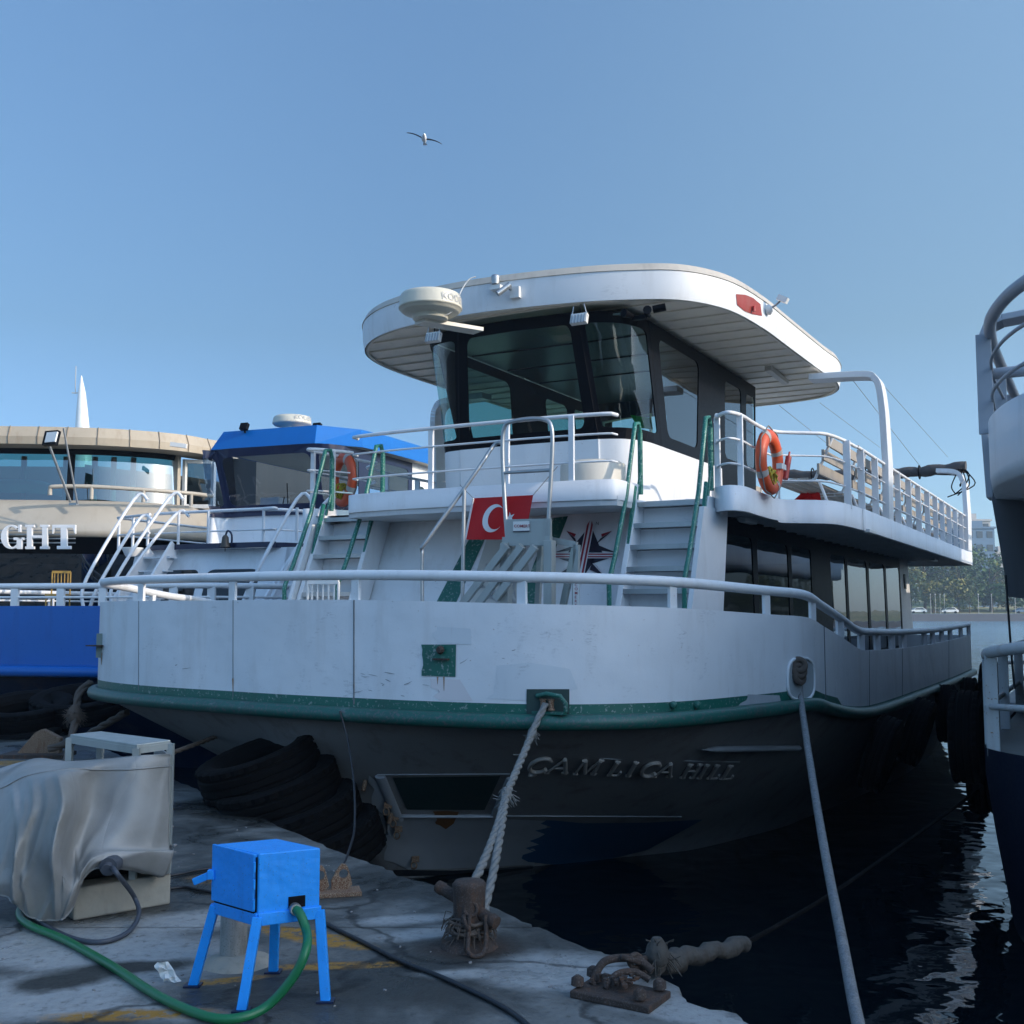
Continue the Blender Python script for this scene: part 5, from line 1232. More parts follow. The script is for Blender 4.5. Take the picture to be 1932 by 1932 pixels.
mb = MB(); mb.tube([F3.to(FW.at(120, 808, d=24.6)), F3.to(FW.at(146, 950, d=25.3))], .022, 6); mb.box(F3.to(FW.at(139, 951, d=25.35)), (.22, .08, .05)); part(mb, "antenna_pole", M_STEEL, b3)
mb = MB(); mb.bar(F3.to(FW.at(430, 857, d=26)), F3.to(FW.at(468, 864, d=26.6)), .1, .1) if False else mb.bar(F3.to(FW.at(322, 838, d=26.2)), F3.to(FW.at(352, 842, d=26.2)), .1, .1); part(mb, "tube_lamp", M_PLW, b3)
# big channel letters
M_LET = paint("letter_white_metal", (.8, .8, .8), .4, .15)
def letter(polys, name="sign_letter"):
    mb = MB()
    for P in polys: mb.ext([FW.at(u, v, d=25.1) for u, v in P], (0, .08, 0), 0)
    mb.v = [F3.to(v) for v in mb.v]; part(mb, name, [M_LET], b3, .006)
def rect(a, b_, c_, d): return [(a, b_), (c_, b_), (c_, d), (a, d)]
letter([rect(47, 990, 64, 995), rect(47, 1031, 64, 1036), rect(50, 995, 60, 1031), rect(75, 990, 92, 995), rect(75, 1031, 92, 1036), rect(79, 995, 89, 1031), rect(60, 1010, 79, 1015)])
letter([rect(98, 990, 142, 996), rect(114, 996, 126, 1030), rect(107, 1030, 133, 1036), [(98, 996), (103, 996), (99.5, 1007), (98, 1007)], [(137, 996), (142, 996), (142, 1007), (140.5, 1007)]])
Gp = []
for k in range(17):
    a0_, a1_ = math.radians(50 + k * 16), math.radians(50 + (k + 1) * 16)
    th = 6 + 6 * max(0, math.sin(math.radians((50 + k * 16) / 1 - 90)))
    if 50 + (k + 1) * 16 > 325: break
    def ep(a, r_): return (21 + (20 - r_) * math.cos(a), 1013 - (23 - r_ * .6) * math.sin(a))
    Gp.append([ep(a0_, 0), ep(a1_, 0), ep(a1_, th), ep(a0_, th)])
letter(Gp + [rect(31, 1014, 41, 1036), rect(25, 1014, 45, 1019), rect(34, 990, 39, 1004)])
mb = MB()
for v in (1001, 1008, 1016, 1024): mb.bar(F3.to(FW.at(-10, v, d=25.35)), F3.to(FW.at(142, v, d=25.35)), .03, .03)
part(mb, "letter_frame", M_STEEL, b3)
# wooden chair on its foredeck
def chair(fr, base, rot, mat, label, name, cat='chair', group=None, slats=5, h=.92, copy=None):
    r = root(name, fr, base, label, cat, group); r.rotation_euler.z += rot; B = Vector(base)
    mb = MB(); mb.box(B + Vector((0, 0, .45)), (.4, .4, .04)); part(mb, "seat", mat, r)
    for x in (-.18, .18):
        for y_ in (-.18, .18):
            mb = MB(); mb.tube([B + Vector((x, y_, 0)), B + Vector((x, y_, .45 if y_ < 0 else h))], .016, 6); part(mb, "leg", mat, r)
    mb = MB(); mb.bar(B + Vector((-.18, .18, h)), B + Vector((.18, .18, h)), .03, .05); mb.bar(B + Vector((-.18, .18, .6)), B + Vector((.18, .18, .6)), .025, .03)
    for k in range(slats): x = -.13 + .26 * k / (slats - 1); mb.tube([B + Vector((x, .18, .6)), B + Vector((x, .18, .75)), B + Vector((x, .18, h))], [.009, .014, .009], 6)
    part(mb, "backrest", mat, r); return r
chair(F3, F3.to(FW.at(108, 1165, d=22.3)), .5, M_WOOD, "yellow wooden chair on the beige boat's foredeck, behind the blue bulwark", "wooden_chair")

# ================================================================ RIGHT-HAND BOAT (overhanging white bow)
b4 = root("double_decker_boat", FM, (3, 20, 0), "white and blue double-decked boat cut by the right edge, its curved upper bow overhanging", 'boat', 'boats moored at the quay')
def o4(px, z): return [FM.at(u, v, z=z) for u, v in px]
up4 = [Vector((-.95, 32, 0)), Vector((-.95, 20, 0)), Vector((-.96, 12, 0)), Vector((-.94, 10.2, 0)), Vector((-.82, 9.3, 0)), Vector((-.52, 8.5, 0)), Vector((.1, 7.6, 0)), Vector((1.1, 6.9, 0)), Vector((2.4, 6.6, 0)), Vector((3.6, 6.6, 0)), Vector((5, 7.0, 0)), Vector((6, 8.2, 0)), Vector((6.3, 10, 0)), Vector((6.3, 32, 0))]
up4 = [p + Vector((.07, 0, 0)) for p in up4]
u4 = catmull(up4, 6)
def z4(c_, z): return [Vector((p.x, p.y, z)) for p in c_]
def z4s(c_, z): return [Vector((p.x, p.y, z + .075 * max(0, min(3.5, 10.4 - p.y)))) for p in c_]
mb = MB(); mb.loft([z4(offs(u4, -.9), 3.46), z4(offs(u4, -.02), 3.48), z4(offs(u4, .0), 3.6), z4(u4, 4.05), z4(offs(u4, -.06), 4.06), z4(offs(u4, -.06), 3.55)], 0, False); part(mb, "upper_bulwark", M_WHITE, b4)
mb = MB(); q = z4(offs(u4, -.05), 3.5); mb.add(q, [tuple(range(len(q)))]); part(mb, "upper_deck", M_DARKW, b4)
M_GRL = paint("grey_rail_paint", (.4, .42, .46), .45, .2)
mb = MB(); mb.tube(z4(offs(u4, -.04), 4.86), .05, 9); part(mb, "handrail", M_GRL, b4)
for z in (4.28, 4.56): mb = MB(); mb.tube(z4(offs(u4, -.04), z), .015, 6); part(mb, "mid_rail", M_GRL, b4)
for k, y in enumerate((10.1, 11.6, 13.1, 14.6, 16.1, 17.6, 19.1, 21, 23, 25)):
    mb = MB(); mb.bar((-.88, y, 4.0), (-.88, y, 4.86), .12, .05, (0, 1, 0)); part(mb, "stanchion", M_GRL, b4)
p = FM.on(z4(offs(u4, -.04), 4.4)[18:60], 1934)
for q in (Vector((-.22, 8.42, 0)), Vector((.9, 7.05, 0)), Vector((2.6, 6.7, 0)), Vector((4.4, 6.9, 0))): mb = MB(); mb.bar((q.x, q.y, 4.0), (q.x, q.y, 4.86), .04, .16, (0, 1, 0)); part(mb, "stanchion", M_GRL, b4)
mb = MB()
for y in (10.75,):
    P = [Vector((-.92, y, 3.5)), Vector((-.95, y, 4.3)), Vector((-.94, y, 4.95)), Vector((-.89, y, 5.07)), Vector((-.77, y, 5.12)), Vector((.7, y, 5.25))]
    for a, c_ in zip(P, P[1:]): mb.bar(a, c_, .3, .06, (0, 0, 1) if abs((c_ - a).normalized().z) < .5 else (1, 0, 0))
part(mb, "arch", M_GRL, b4, .01)
mb = MB(); mb.tube(catmull([Vector((-.2, 9.4, 4.05)), Vector((-.17, 9.4, 4.6)), Vector((.1, 9.4, 4.72)), Vector((.5, 9.2, 4.6))], 5), .07, 9); mb.tube([Vector((-.9, 10.3, 4.55)), Vector((.0, 10.0, 4.5)), Vector((.3, 9.8, 4.3))], .05, 8); part(mb, "deck_fitting", M_GRL, b4)
# wheelhouse + roof, added out of view, size and place set for their shade
mb = MB(); mb.box((3.2, 21, 4.6), (3.2, 7, 2.1)); part(mb, "wheelhouse", M_WHITE, b4)
mb = MB(); mb.box((3.2, 20.6, 5.7), (4.2, 8.6, .2)); part(mb, "roof", M_WHITE, b4, .05)
# saloon and lower bow
mb = MB(); mb.ext([Vector((x, y, 3.46)) for x, y in ((-.55, 32), (-.55, 10.9), (.4, 9.3), (4.8, 9.3), (5.9, 11), (5.9, 32))], (0, 0, -1.9)); part(mb, "saloon", glass("dark_louvre_glass", (.01, .012, .015), dark=.02), b4)
mb = MB()
for k in range(12): mb.tube([Vector((-.57, 11 + .1, 3.3 - k * .13)), Vector((.38, 9.28, 3.3 - k * .13))], .012, 4)
part(mb, "window_louvre", M_BLK, b4)
mb = MB(); mb.ext([Vector((-.9, 10.5, 3.5)), Vector((-.55, 10.9, 3.5)), Vector((-.55, 10.9, 2.6)), Vector((-.8, 10.6, 2.62))], (0, .6, 0)); mb.bar(Vector((-.6, 10.95, 2.5)), Vector((-.6, 10.95, 3.46)), .12, .12, (0, 1, 0)); part(mb, "corner_pillar", M_GRL, b4)
lw = [Vector((-1.0, 32, 0)), Vector((-1.02, 20, 0)), Vector((-1.03, 12, 0)), Vector((-1.0, 10.3, 0)), Vector((-.85, 9.2, 0)), Vector((-.4, 8.0, 0)), Vector((.3, 6.9, 0)), Vector((1.3, 6.2, 0)), Vector((2.6, 5.9, 0)), Vector((4.2, 6.1, 0)), Vector((5.6, 7.2, 0)), Vector((6.2, 9, 0)), Vector((6.4, 12, 0)), Vector((6.4, 32, 0))]
l4 = catmull(lw, 6)
def inset(c_, k, dy): return [Vector((2.7 + (p.x - 2.7) * k, p.y + dy * max(0, 1 - (p.y - 6) / 14), 0)) for p in c_]
M_B4 = paint("blue_side_hull", (.002, .008, .028), .5, .4, (.02, .02, .03))
mb = MB(); mb.loft([z4s(l4, 1.36), z4(l4, 1.2), z4(inset(l4, .985, .1), .7), z4(inset(l4, .96, .3), 0), z4(inset(l4, .94, .5), -.6)], 0, False); b4h = mb.bvh(); part(mb, "lower_hull", M_B4, b4)
mb = MB(); q = z4s(offs(l4, -.02), 1.34); mb.add(q, [tuple(range(len(q)))]); part(mb, "foredeck", MATS["grey_deck_paint"], b4)
M_RP = paint("white_rail_with_rust", (.6, .62, .62), .5, .5, (.3, .16, .07), wear=.3, wcol=(.28, .13, .05))
mb = MB(); mb.tube(z4s(offs(l4, -.04), 2.1), .045, 9); part(mb, "handrail", M_RP, b4); mb = MB(); mb.tube(z4s(offs(l4, -.04), 1.68), .025, 7); part(mb, "mid_rail", M_RP, b4)
for x, y in ((-.97, 10.4), (-.86, 9.45), (-.35, 8.0), (.6, 6.75), (2, 6.05), (3.6, 6.0), (5.2, 6.9), (-.98, 12), (-.98, 14), (-.98, 16)):
    mb = MB(); zs_ = .075 * max(0, min(3.5, 10.4 - y)); mb.bar((x, y, 1.3 + zs_), (x, y, 2.1 + zs_), .09, .05, (0, 1, 0)); part(mb, "rail_post", M_RP, b4)
# hanging cable from the upper bow
pc_ = [FM.at(u, v, d=9.6) for u, v in ((1897, 1085), (1902, 1150), (1907, 1220), (1914, 1300))]
mb = MB(); mb.tube(pc_, .01, 5); part(mb, "hanging_cable", M_CABLE, b4)
# small craft rails between the right-hand boats
p0 = FM.at(1866, 1216, d=17)
r = root("work_dinghy", FM, Vector((p0.x + 1.2, p0.y + .6, 0)), "small low work boat with thin white tube rails behind the right-hand boat's rail", 'dinghy')
mb = MB(); B = Vector((p0.x + 1.2, p0.y + .6, 0))
mb.loft([[B + Vector((x * s_, y * s_, z)) for x, y in ((-1, -1.6), (-.6, -2), (.6, -2), (1, -1.6), (1, 2), (-1, 2))] for s_, z in ((.8, -.2), (.95, .5), (1, 1.2), (.9, 1.22))], 0, True, False, True); part(mb, "hull", M_GREYP, r, .03)
mb = MB(); mb.tube([B + Vector((-.95, -1.6, 1.2)), B + Vector((-1.0, -1.65, 1.75)), B + Vector((-.4, -1.9, 1.8)), B + Vector((.9, -1.6, 1.72)), B + Vector((.95, 1.8, 1.72))], .03, 7)
for x, y in ((-.1, -1.85), (.4, -1.8), (.95, 0)): mb.tube([B + Vector((x, y, 1.2)), B + Vector((x, y, 1.76))], .025, 6)
part(mb, "rail", M_RP, r)

# ================================================================ unseen ferries added on the right to shade the basin and quay
def ferry(base, deg, label, hgt=9.2, L=26, Wd=7.5):
    fr = Frame(deg); B = fr.to(Vector(base)); r = root("shade_ferry", fr, B, label, 'boat', 'boats moored at the quay')
    w_ = Wd / 2
    def ring(k, z, off=0): return [B + Vector((x * k, y, z)) for x, y in ((-w_, L), (-w_, 4), (-w_ * .8, 1.5), (-w_ * .4, .3 + off), (0, 0 + off), (w_ * .4, .3 + off), (w_ * .8, 1.5), (w_, 4), (w_, L))]
    mb = MB(); mb.loft([ring(.8, -.4, 1), ring(.95, 1.2, .3), ring(1, 2.4)], 0, True, False, True); part(mb, "hull", M_BLUEH, r)
    z = 2.4; k = 0
    while z < hgt - .4:
        y0 = 3.5 + k * 1.6; mb = MB(); mb.box(B + Vector((0, (L + y0) / 2, z + 1.1)), (Wd * .86, L - y0 - .5, 2.2)); part(mb, "deckhouse", M_WHITE, r)
        mb = MB(); mb.box(B + Vector((0, (L + y0) / 2, z + 1.25)), (Wd * .87, L - y0 - 1.5, 1.0)); part(mb, "window_strip", m_win, r)
        mb = MB(); mb.box(B + Vector((0, (L + y0) / 2 - .5, z + 2.25)), (Wd * 1.02, L - y0, .14)); part(mb, "deck_slab", M_WHITE, r); z += 2.3; k += 1
    return r
ferry((13.6, 1.5, 0), 30, "unseen two-decked white ferry with blue hull, added for shade beyond the right-hand boat", 6.9)
ferry((14, -11, 0), 32, "unseen tall four-decked white ferry with blue hull, added on the right to shade the quay", 11, 24, 7)
M_WF = paint("waterfront_render", (.6, .57, .5), .85, .4, scale=.2)
def waterfront(x, y, wd, h, label, fl, bay):
    bs = Vector((x, y, QZ)); r = root("waterfront_building", FW, bs, label, 'building', 'buildings behind the quay')
    mb = MB(); mb.box(bs + Vector((0, 0, h / 2)), (wd, 12, h)); mb.box(bs + Vector((0, 0, h + .2)), (wd + .8, 12.8, .4)); part(mb, "wall", M_WF, r)
    for f_ in range(fl):
        mb = MB()
        for k in range(bay): mb.box(bs + Vector((-wd / 2 + (k + .5) * wd / bay, 6.02, (f_ + .55) * h / fl)), (wd / bay * .5, .1, h / fl * .5))
        part(mb, "window_row", m_win, r)
waterfront(-26, -45, 34, 14, "five storey stone building behind the photographer, left one", 5, 12)
waterfront(12, -46, 32, 11, "four storey stone building behind the photographer, right one", 4, 11)
# ================================================================ THINGS ON AND AROUND THE BOATS
def lifebuoy(fr, c, rotm, label, gr):
    r = root("lifebuoy", fr, c, label, 'lifebuoy', gr); c = Vector(c)
    mb = MB(); mb.torus(c, .285, .08, rotm, 40, 12, 0, .75); part(mb, "ring", M_ORNG, r)
    for k in range(4):
        a0_ = k * math.pi / 2 + .4; P = []
        mb = MB()
        rings = []
        for q in range(4):
            a = a0_ + q * .07; rad = Vector((math.cos(a), math.sin(a), 0)); ring = []
            for j in range(12):
                b_ = 2 * math.pi * j / 12; p = rad * (.285 + .084 * math.cos(b_)) + Vector((0, 0, .084 * .76 * math.sin(b_))); ring.append(c + rotm @ p)
            rings.append(ring)
        mb.loft(rings); part(mb, "reflective_band", M_REFL, r)
    mb = MB(); pts = []
    for k in range(33): a = 2 * math.pi * k / 32; rr_ = .378 + .02 * math.sin(a * 8); pts.append(c + rotm @ Vector((rr_ * math.cos(a), rr_ * math.sin(a), .02)))
    mb.tube(pts, .008, 5); part(mb, "grab_line", M_ROPE, r)
    rn = random.Random(4); mb = MB(); pts = []
    for k in range(120):
        a = k * .52; rr_ = .1 + .035 * math.sin(k * .37); pts.append(c + Vector((rn.uniform(-.02, .02) + .05 * math.sin(k * .13), rr_ * math.cos(a) * 1.0, -.17 + rr_ * .9 * math.sin(a))))
    mb.tube(pts, .011, 5); part(mb, "rope_coil", M_ROPEY, r); return r
cb = FM.at(1452, 872, x=-3.24)
RX = Matrix.Rotation(R(90), 3, 'Y')
lb = lifebuoy(FM, cb, Matrix.Rotation(R(-3), 3, 'Z') @ RX, "orange lifebuoy with yellow line on the upper rail, right of the wheelhouse", "lifebuoys on the upper rails")
cl_ = FM.at(648, 905, z=4.22)
lb2 = lifebuoy(FM, cl_, Matrix.Rotation(R(62), 3, 'Z') @ RX, "orange lifebuoy behind the green handrails of the left stair", "lifebuoys on the upper rails")
mb = MB(); p = cb + Vector((.05, .35, -.02)); mb.box(p + Vector((0, -.05, 0)), (.06, .2, .06), None, 1); mb.cyl(p + Vector((0, .1, -.12)), p + Vector((.02, .2, .14)), .035, 10, 0); mb.cyl(p + Vector((.02, .2, .14)), p + Vector((.025, .23, .2)), .012, 8, 0); part(mb, "buoy_light", [M_RED, M_PLW], lb)

# flag
def flagpx(q, s_):
    a = (893, 940), (1006, 934), (990, 1018), (878, 1018)
    u = (a[0][0] * (1 - q) + a[1][0] * q) * (1 - s_) + (a[3][0] * (1 - q) + a[2][0] * q) * s_; v = (a[0][1] * (1 - q) + a[1][1] * q) * (1 - s_) + (a[3][1] * (1 - q) + a[2][1] * q) * s_
    return u, v
def flagpt(q, s_, off=0):
    u, v = flagpx(q, s_); p = FM.at(u, v, y=10.08 + .02 * math.sin(q * 9 + s_ * 3) + .03 * s_ - off); return p
fb = FM.at(940, 1020, y=10.1)
r = root("flag", FM, fb, "red flag with white crescent and star hung below the upper deck coaming", 'flag')
mb = MB(); nu, nv = 24, 14
mb.add([flagpt(i / nu, j / nv) for j in range(nv + 1) for i in range(nu + 1)], [(j * (nu + 1) + i, j * (nu + 1) + i + 1, (j + 1) * (nu + 1) + i + 1, (j + 1) * (nu + 1) + i) for j in range(nv) for i in range(nu)], 0, True); part(mb, "cloth", M_REDF, r)
mb = MB(); mb.tube([flagpt(0, j / 10, .003) for j in range(11)], .012, 6)
cx_, cy_ = .40, .5
K = 28; out = []; inn_ = []
asp = .72
pts = []
for k in range(K + 1):
    a = R(38) + (2 * math.pi - R(76)) * k / K
    pts.append((cx_ + .245 * asp * math.cos(a), cy_ + .245 * 1.35 * math.sin(a)))
q2 = []
for k in range(K + 1):
    a = R(50) + (2 * math.pi - R(100)) * k / K
    q2.append((cx_ + .055 + .195 * asp * math.cos(a), cy_ + .195 * 1.35 * math.sin(a)))
mb.loft([[flagpt(x, y, .006) for x, y in pts], [flagpt(x, y, .006) for x, y in q2]], 0, False, False)
sp_ = []
for k in range(10):
    a = R(180 + 36 * k); rr_ = .11 if k % 2 == 0 else .044; sp_.append(flagpt(.68 + rr_ * asp * math.cos(a), .5 + rr_ * 1.35 * math.sin(a), .006))
mb.add(sp_ + [flagpt(.68, .5, .006)], [(k, (k + 1) % 10, 10) for k in range(10)]); part(mb, "crescent_and_star", M_FLAGW, r, fix=False)
mb = MB(); mb.tube([FM.at(868, 915, y=10.2), flagpt(0, 0)], .004, 4); mb.tube([flagpt(1, 0), FM.at(1052, 880, y=10.25)], .004, 4); part(mb, "flag_line", M_ROPE, r)

# boarding stair of dull aluminium standing on the foredeck
gb = FM.at(1010, 1150, y=9.3); gb.z = 1.64
r = root("boarding_stair", FM, gb, "dull aluminium boarding stair with looped handrails standing on the foredeck, centre", 'boarding stair')
def gp(u, v, y): return FM.at(u, v, y=y)
mb = MB()
mb.tube(catmull([gp(958, 1030, 9.7), gp(953, 960, 9.7), gp(948, 850, 9.7), gp(952, 805, 9.7), gp(968, 795, 9.7), gp(1000, 790, 9.7), gp(1028, 792, 9.7), gp(1040, 805, 9.7), gp(1042, 850, 9.7), gp(1036, 960, 9.7), gp(1033, 1030, 9.7)], 4), .022, 8); mb.tube([gp(952, 892, 9.7), gp(1040, 887, 9.7)], .018, 7); part(mb, "loop_handrail", M_STEEL, r)
mb = MB(); mb.tube(catmull([gp(946, 835, 9.75), gp(932, 840, 9.75), gp(905, 880, 9.6), gp(870, 930, 9.5), gp(802, 1025, 9.3), gp(796, 1045, 9.3), gp(797, 1150, 9.3)], 4), .02, 8); mb.tube([gp(876, 925, 9.5), gp(872, 1150, 9.5)], .02, 8); part(mb, "slanting_handrail", M_STEEL, r)
def frame(px, y, w_=.07, t_=.05):
    m_ = MB(); P = [gp(u, v, y) for u, v in px]
    for a, c_ in zip(P, P[1:]): m_.bar(a, c_, t_, w_, (0, 1, 0))
    return m_
part(frame([(955, 1024), (955, 1150)], 9.6, .1, .09), "upright", M_ALU, r, .004); part(frame([(1037, 1020), (1037, 1150)], 9.6, .1, .09), "upright", M_ALU, r, .004); part(frame([(950, 1022), (1040, 1020)], 9.6, .06, .09), "top_frame", M_ALU, r)
part(frame([(1035, 1018), (1088, 1028), (1086, 1150)], 9.75, .05, .06), "side_frame", M_ALU, r); part(frame([(1085, 1035), (1062, 1145)], 9.75, .05, .06), "side_frame", M_ALU, r)
part(frame([(1020, 1030), (1014, 1150)], 9.9, .05, .05), "side_frame", M_ALU, r)
for a, c_ in (((957, 1030), (868, 1146)), ((985, 1030), (898, 1146)), ((1010, 1032), (935, 1130))): part(frame([a, c_], 9.5, .05, .07), "sloping_rail", M_ALU, r)
mb = MB(); P = [gp(962, 1028, 9.58), gp(1026, 1026, 9.58), gp(1026, 1085, 9.58), gp(962, 1085, 9.58)]; mb.add(P, [(0, 1, 2, 3)]); part(mb, "glass_panel", M_G_CLR, r, fix=False)
mb = MB(); P = [gp(1042, 1026, 9.7), gp(1082, 1032, 9.7), gp(1078, 1140, 9.7), gp(1042, 1140, 9.7)]; mb.add(P, [(0, 1, 2, 3)]); part(mb, "glass_panel", M_G_CLR, r, fix=False)
mb = MB(); mb.ext([gp(955, 980, 9.62), gp(1038, 978, 9.62), gp(1038, 1018, 9.62), gp(955, 1020, 9.62)], (0, .04, 0)); part(mb, "sign_board", M_ALU, r)
mb = MB(); mb.add([gp(968, 984, 9.612), gp(999, 983, 9.612), gp(999, 1003, 9.612), gp(968, 1004, 9.612)], [(0, 1, 2, 3)]); part(mb, "name_plate", M_PLW, r, fix=False)
def sign(txt, u, v, hpx, y, mat, vert=False, owner=r):
    if vert:
        mb = MB(); step = hpx * 1.42
        for k, ch in enumerate(txt):
            vs, fs = text_geo(ch, 1.0, bold=.012); k_ = hpx / .73; mb.add([gp(u + p.x * k_, v + k * step - p.y * k_, y) for p in vs], fs)
    else:
        vs, fs = text_geo(txt, 1.0, bold=.01); k_ = hpx / .73; mb = MB(); mb.add([gp(u + p.x * k_, v - p.y * k_, y) for p in vs], fs)
    part(mb, "lettering", mat, owner, fix=False)
sign("COMERT", 969.5, 995, 5.6, 9.605, M_INKR); mb = MB(); mb.add([gp(968, 1002, 9.606), gp(999, 1001, 9.606), gp(999, 1003, 9.606), gp(968, 1004, 9.606)], [(0, 1, 2, 3)]); part(mb, "plate_strip", M_INK, r, fix=False)
mb = MB(); mb.add([gp(1081, 1096, 9.69), gp(1093, 1096, 9.69), gp(1093, 1150, 9.69), gp(1081, 1150, 9.69)], [(0, 1, 2, 3)]); part(mb, "name_plate", M_PLW, r, fix=False)
sign("COMERT", 1084, 1106, 5.4, 9.68, M_INKR, True)

# chair on the foredeck, left of centre
chair(FM, Vector((FM.at(625, 1145, y=9.4).x, 9.4, 1.64)), 3.3, M_PLW, "white spindle-back chair on the foredeck below the left stair", "spindle_chair", h=1.16)
# slatted benches on the upper deck
def bench(y, x, label):
    B = Vector((x, y, 3.7)); r = root("slatted_bench", FM, B, label, 'bench', 'slatted benches on the upper deck')
    mb = MB()
    for k in range(4): mb.bar(B + Vector((-.55 + k * .13, -.9, .43)), B + Vector((-.55 + k * .13, .9, .43)), .1, .03)
    part(mb, "seat", M_SLAT, r)
    mb = MB()
    for k in range(3): mb.bar(B + Vector((.02 + k * .06, -.9, .55 + k * .17)), B + Vector((.02 + k * .06, .9, .55 + k * .17)), .03, .13, (0, 0, 1))
    part(mb, "backrest", M_SLAT, r)
    for dy in (-.8, .8):
        mb = MB(); mb.tube([B + Vector((-.5, dy, 0)), B + Vector((-.5, dy, .42)), B + Vector((-.05, dy, .42)), B + Vector((.2, dy, .98))], .02, 6); mb.tube([B + Vector((.0, dy, .42)), B + Vector((.15, dy, 0))], .02, 6); part(mb, "leg", M_WHITE, r)
    return r
names = ["first slatted bench behind the right rail, its end nearest the lifebuoy", "slatted bench just before the white arch post", "slatted bench just behind the white arch post", "fourth slatted bench along the right rail", "fifth slatted bench along the right rail", "aft-most slatted bench by the furled awning"]
bp = None
for k, y in enumerate((14.6, 16.6, 18.7, 20.8, 22.9, 25.0)):
    if bp is None: bp = bench(y, -3.15, names[0]); o = bp
    else: o = copy_tree(bp); o.location = FM.back(Vector((-3.15, y, 3.7)))
    o['label'] = names[k]
for k, y in enumerate((15.6, 18.2)):
    o = copy_tree(bp); o.location = FM.back(Vector((-5.5, y, 3.7))); o['label'] = ["inner slatted bench seen through the rail beside the lifebuoy", "inner slatted bench farther aft on the upper deck"][k]
# small red cloth and white tray on the upper deck
c0 = FM.at(1528, 940, x=-3.6); mb = MB()
mb.add([c0 + Vector(v) for v in ((-.3, 0, -.08), (-.18, 0, .02), (-.05, .02, .14), (.06, 0, .24), (.12, .03, .12), (.16, 0, -.08), (.0, .1, .05))], [(0, 1, 6), (1, 2, 6), (2, 3, 6), (3, 4, 6), (4, 5, 6), (5, 0, 6)]); solo(mb, "red_cloth", M_REDF, FM, c0, "small red cloth lying at the upper deck edge right of the lifebuoy", 'cloth')

# tyres as fenders
def tyre_geo(mb, c, rotm, Rr_=.52, w_=.13):
    prof = [(-.55, .6), (-.92, .72), (-1, .86), (-.95, .96), (-.86, 1.0), (-.6, 1.0), (-.55, .965), (-.42, .965), (-.37, 1.0), (-.06, 1.0), (-.03, .965), (.03, .965), (.06, 1.0), (.37, 1.0), (.42, .965), (.55, .965), (.6, 1.0), (.86, 1.0), (.95, .96), (1, .86), (.92, .72), (.55, .6), (.3, .57), (-.3, .57)]
    n_ = 84; vs = []
    for i in range(n_):
        a = 2 * math.pi * i / n_
        for j, (z, rr_) in enumerate(prof):
            r_ = Rr_ * rr_ * (1 - (.03 if (j in (3, 4, 5, 16, 17, 18) and i % 3 == 0) else 0)); p = rotm @ Vector((math.cos(a) * r_, math.sin(a) * r_, z * w_)); vs.append(Vector(c) + p)
    k = len(prof); mb.add(vs, [(i * k + j, ((i + 1) % n_) * k + j, ((i + 1) % n_) * k + (j + 1) % k, i * k + (j + 1) % k) for i in range(n_) for j in range(k)], 0, False)
tg = "tyre fenders hanging between boats and quay"
def tyre(fr, c, rotm, label, Rr_=.52, w_=.13):
    mb = MB(); tyre_geo(mb, c, rotm, Rr_, w_); return solo(mb, "tyre_fender", M_RUBB, fr, c, label, 'tyre', tg)
axis = Matrix.Rotation(R(-17), 3, 'Y') @ Matrix.Rotation(R(8), 3, 'X')
tl_ = ["topmost of the big black tyres stacked under the left bow", "second from the top of the black tyres stacked under the left bow", "third from the top of the black tyres stacked under the left bow", "lowest big black tyre of the stack, at the dark foot of the bow"]
for k in range(4):
    p = FW.at(490 + k * 38, 1446 + k * 50, d=9.4 - k * .17); tyre(FW, p, axis, tl_[k], .51, .15)
for k, (u, v, d) in enumerate(((45, 1345, 14.6), (40, 1385, 14.5), (150, 1330, 14.9))):
    tyre(FW, FW.at(u, v, d=d), Matrix.Rotation(R(12), 3, 'X'), ["upper black tyre below the blue bulwark at the left edge", "lower black tyre below the blue bulwark at the left edge", "black tyre in the gap between the blue bow and the white bow"][k], .62, .15)
for k, (y, z, ang) in enumerate(((12.6, .95, 8), (14.6, 1.0, 0), (17.4, 1.0, 0), (20.3, .95, 0))):
    x = -2.2 if k else -2.28; tyre(FM, Vector((x, y, z)), Matrix.Rotation(R(90 + (18 if k < 2 else 0)), 3, 'Y'), ["black tyre hanging on the right side just aft of the long rope", "second black tyre aft of the long rope", "third black tyre along the right side", "aft-most black tyre between the two hulls"][k], .42, .12)
for k, (y, z) in enumerate(((11.0, 1.35), (12.2, .9), (13.6, 1.5))):
    tyre(FM, Vector((-1.22, y, z)), Matrix.Rotation(R(90), 3, 'Y'), ["black tyre on the right-hand boat beside its rusty rail post", "low black tyre on the right-hand boat near the water", "black tyre standing high between the hulls, left of the white rail"][k], .42, .13)

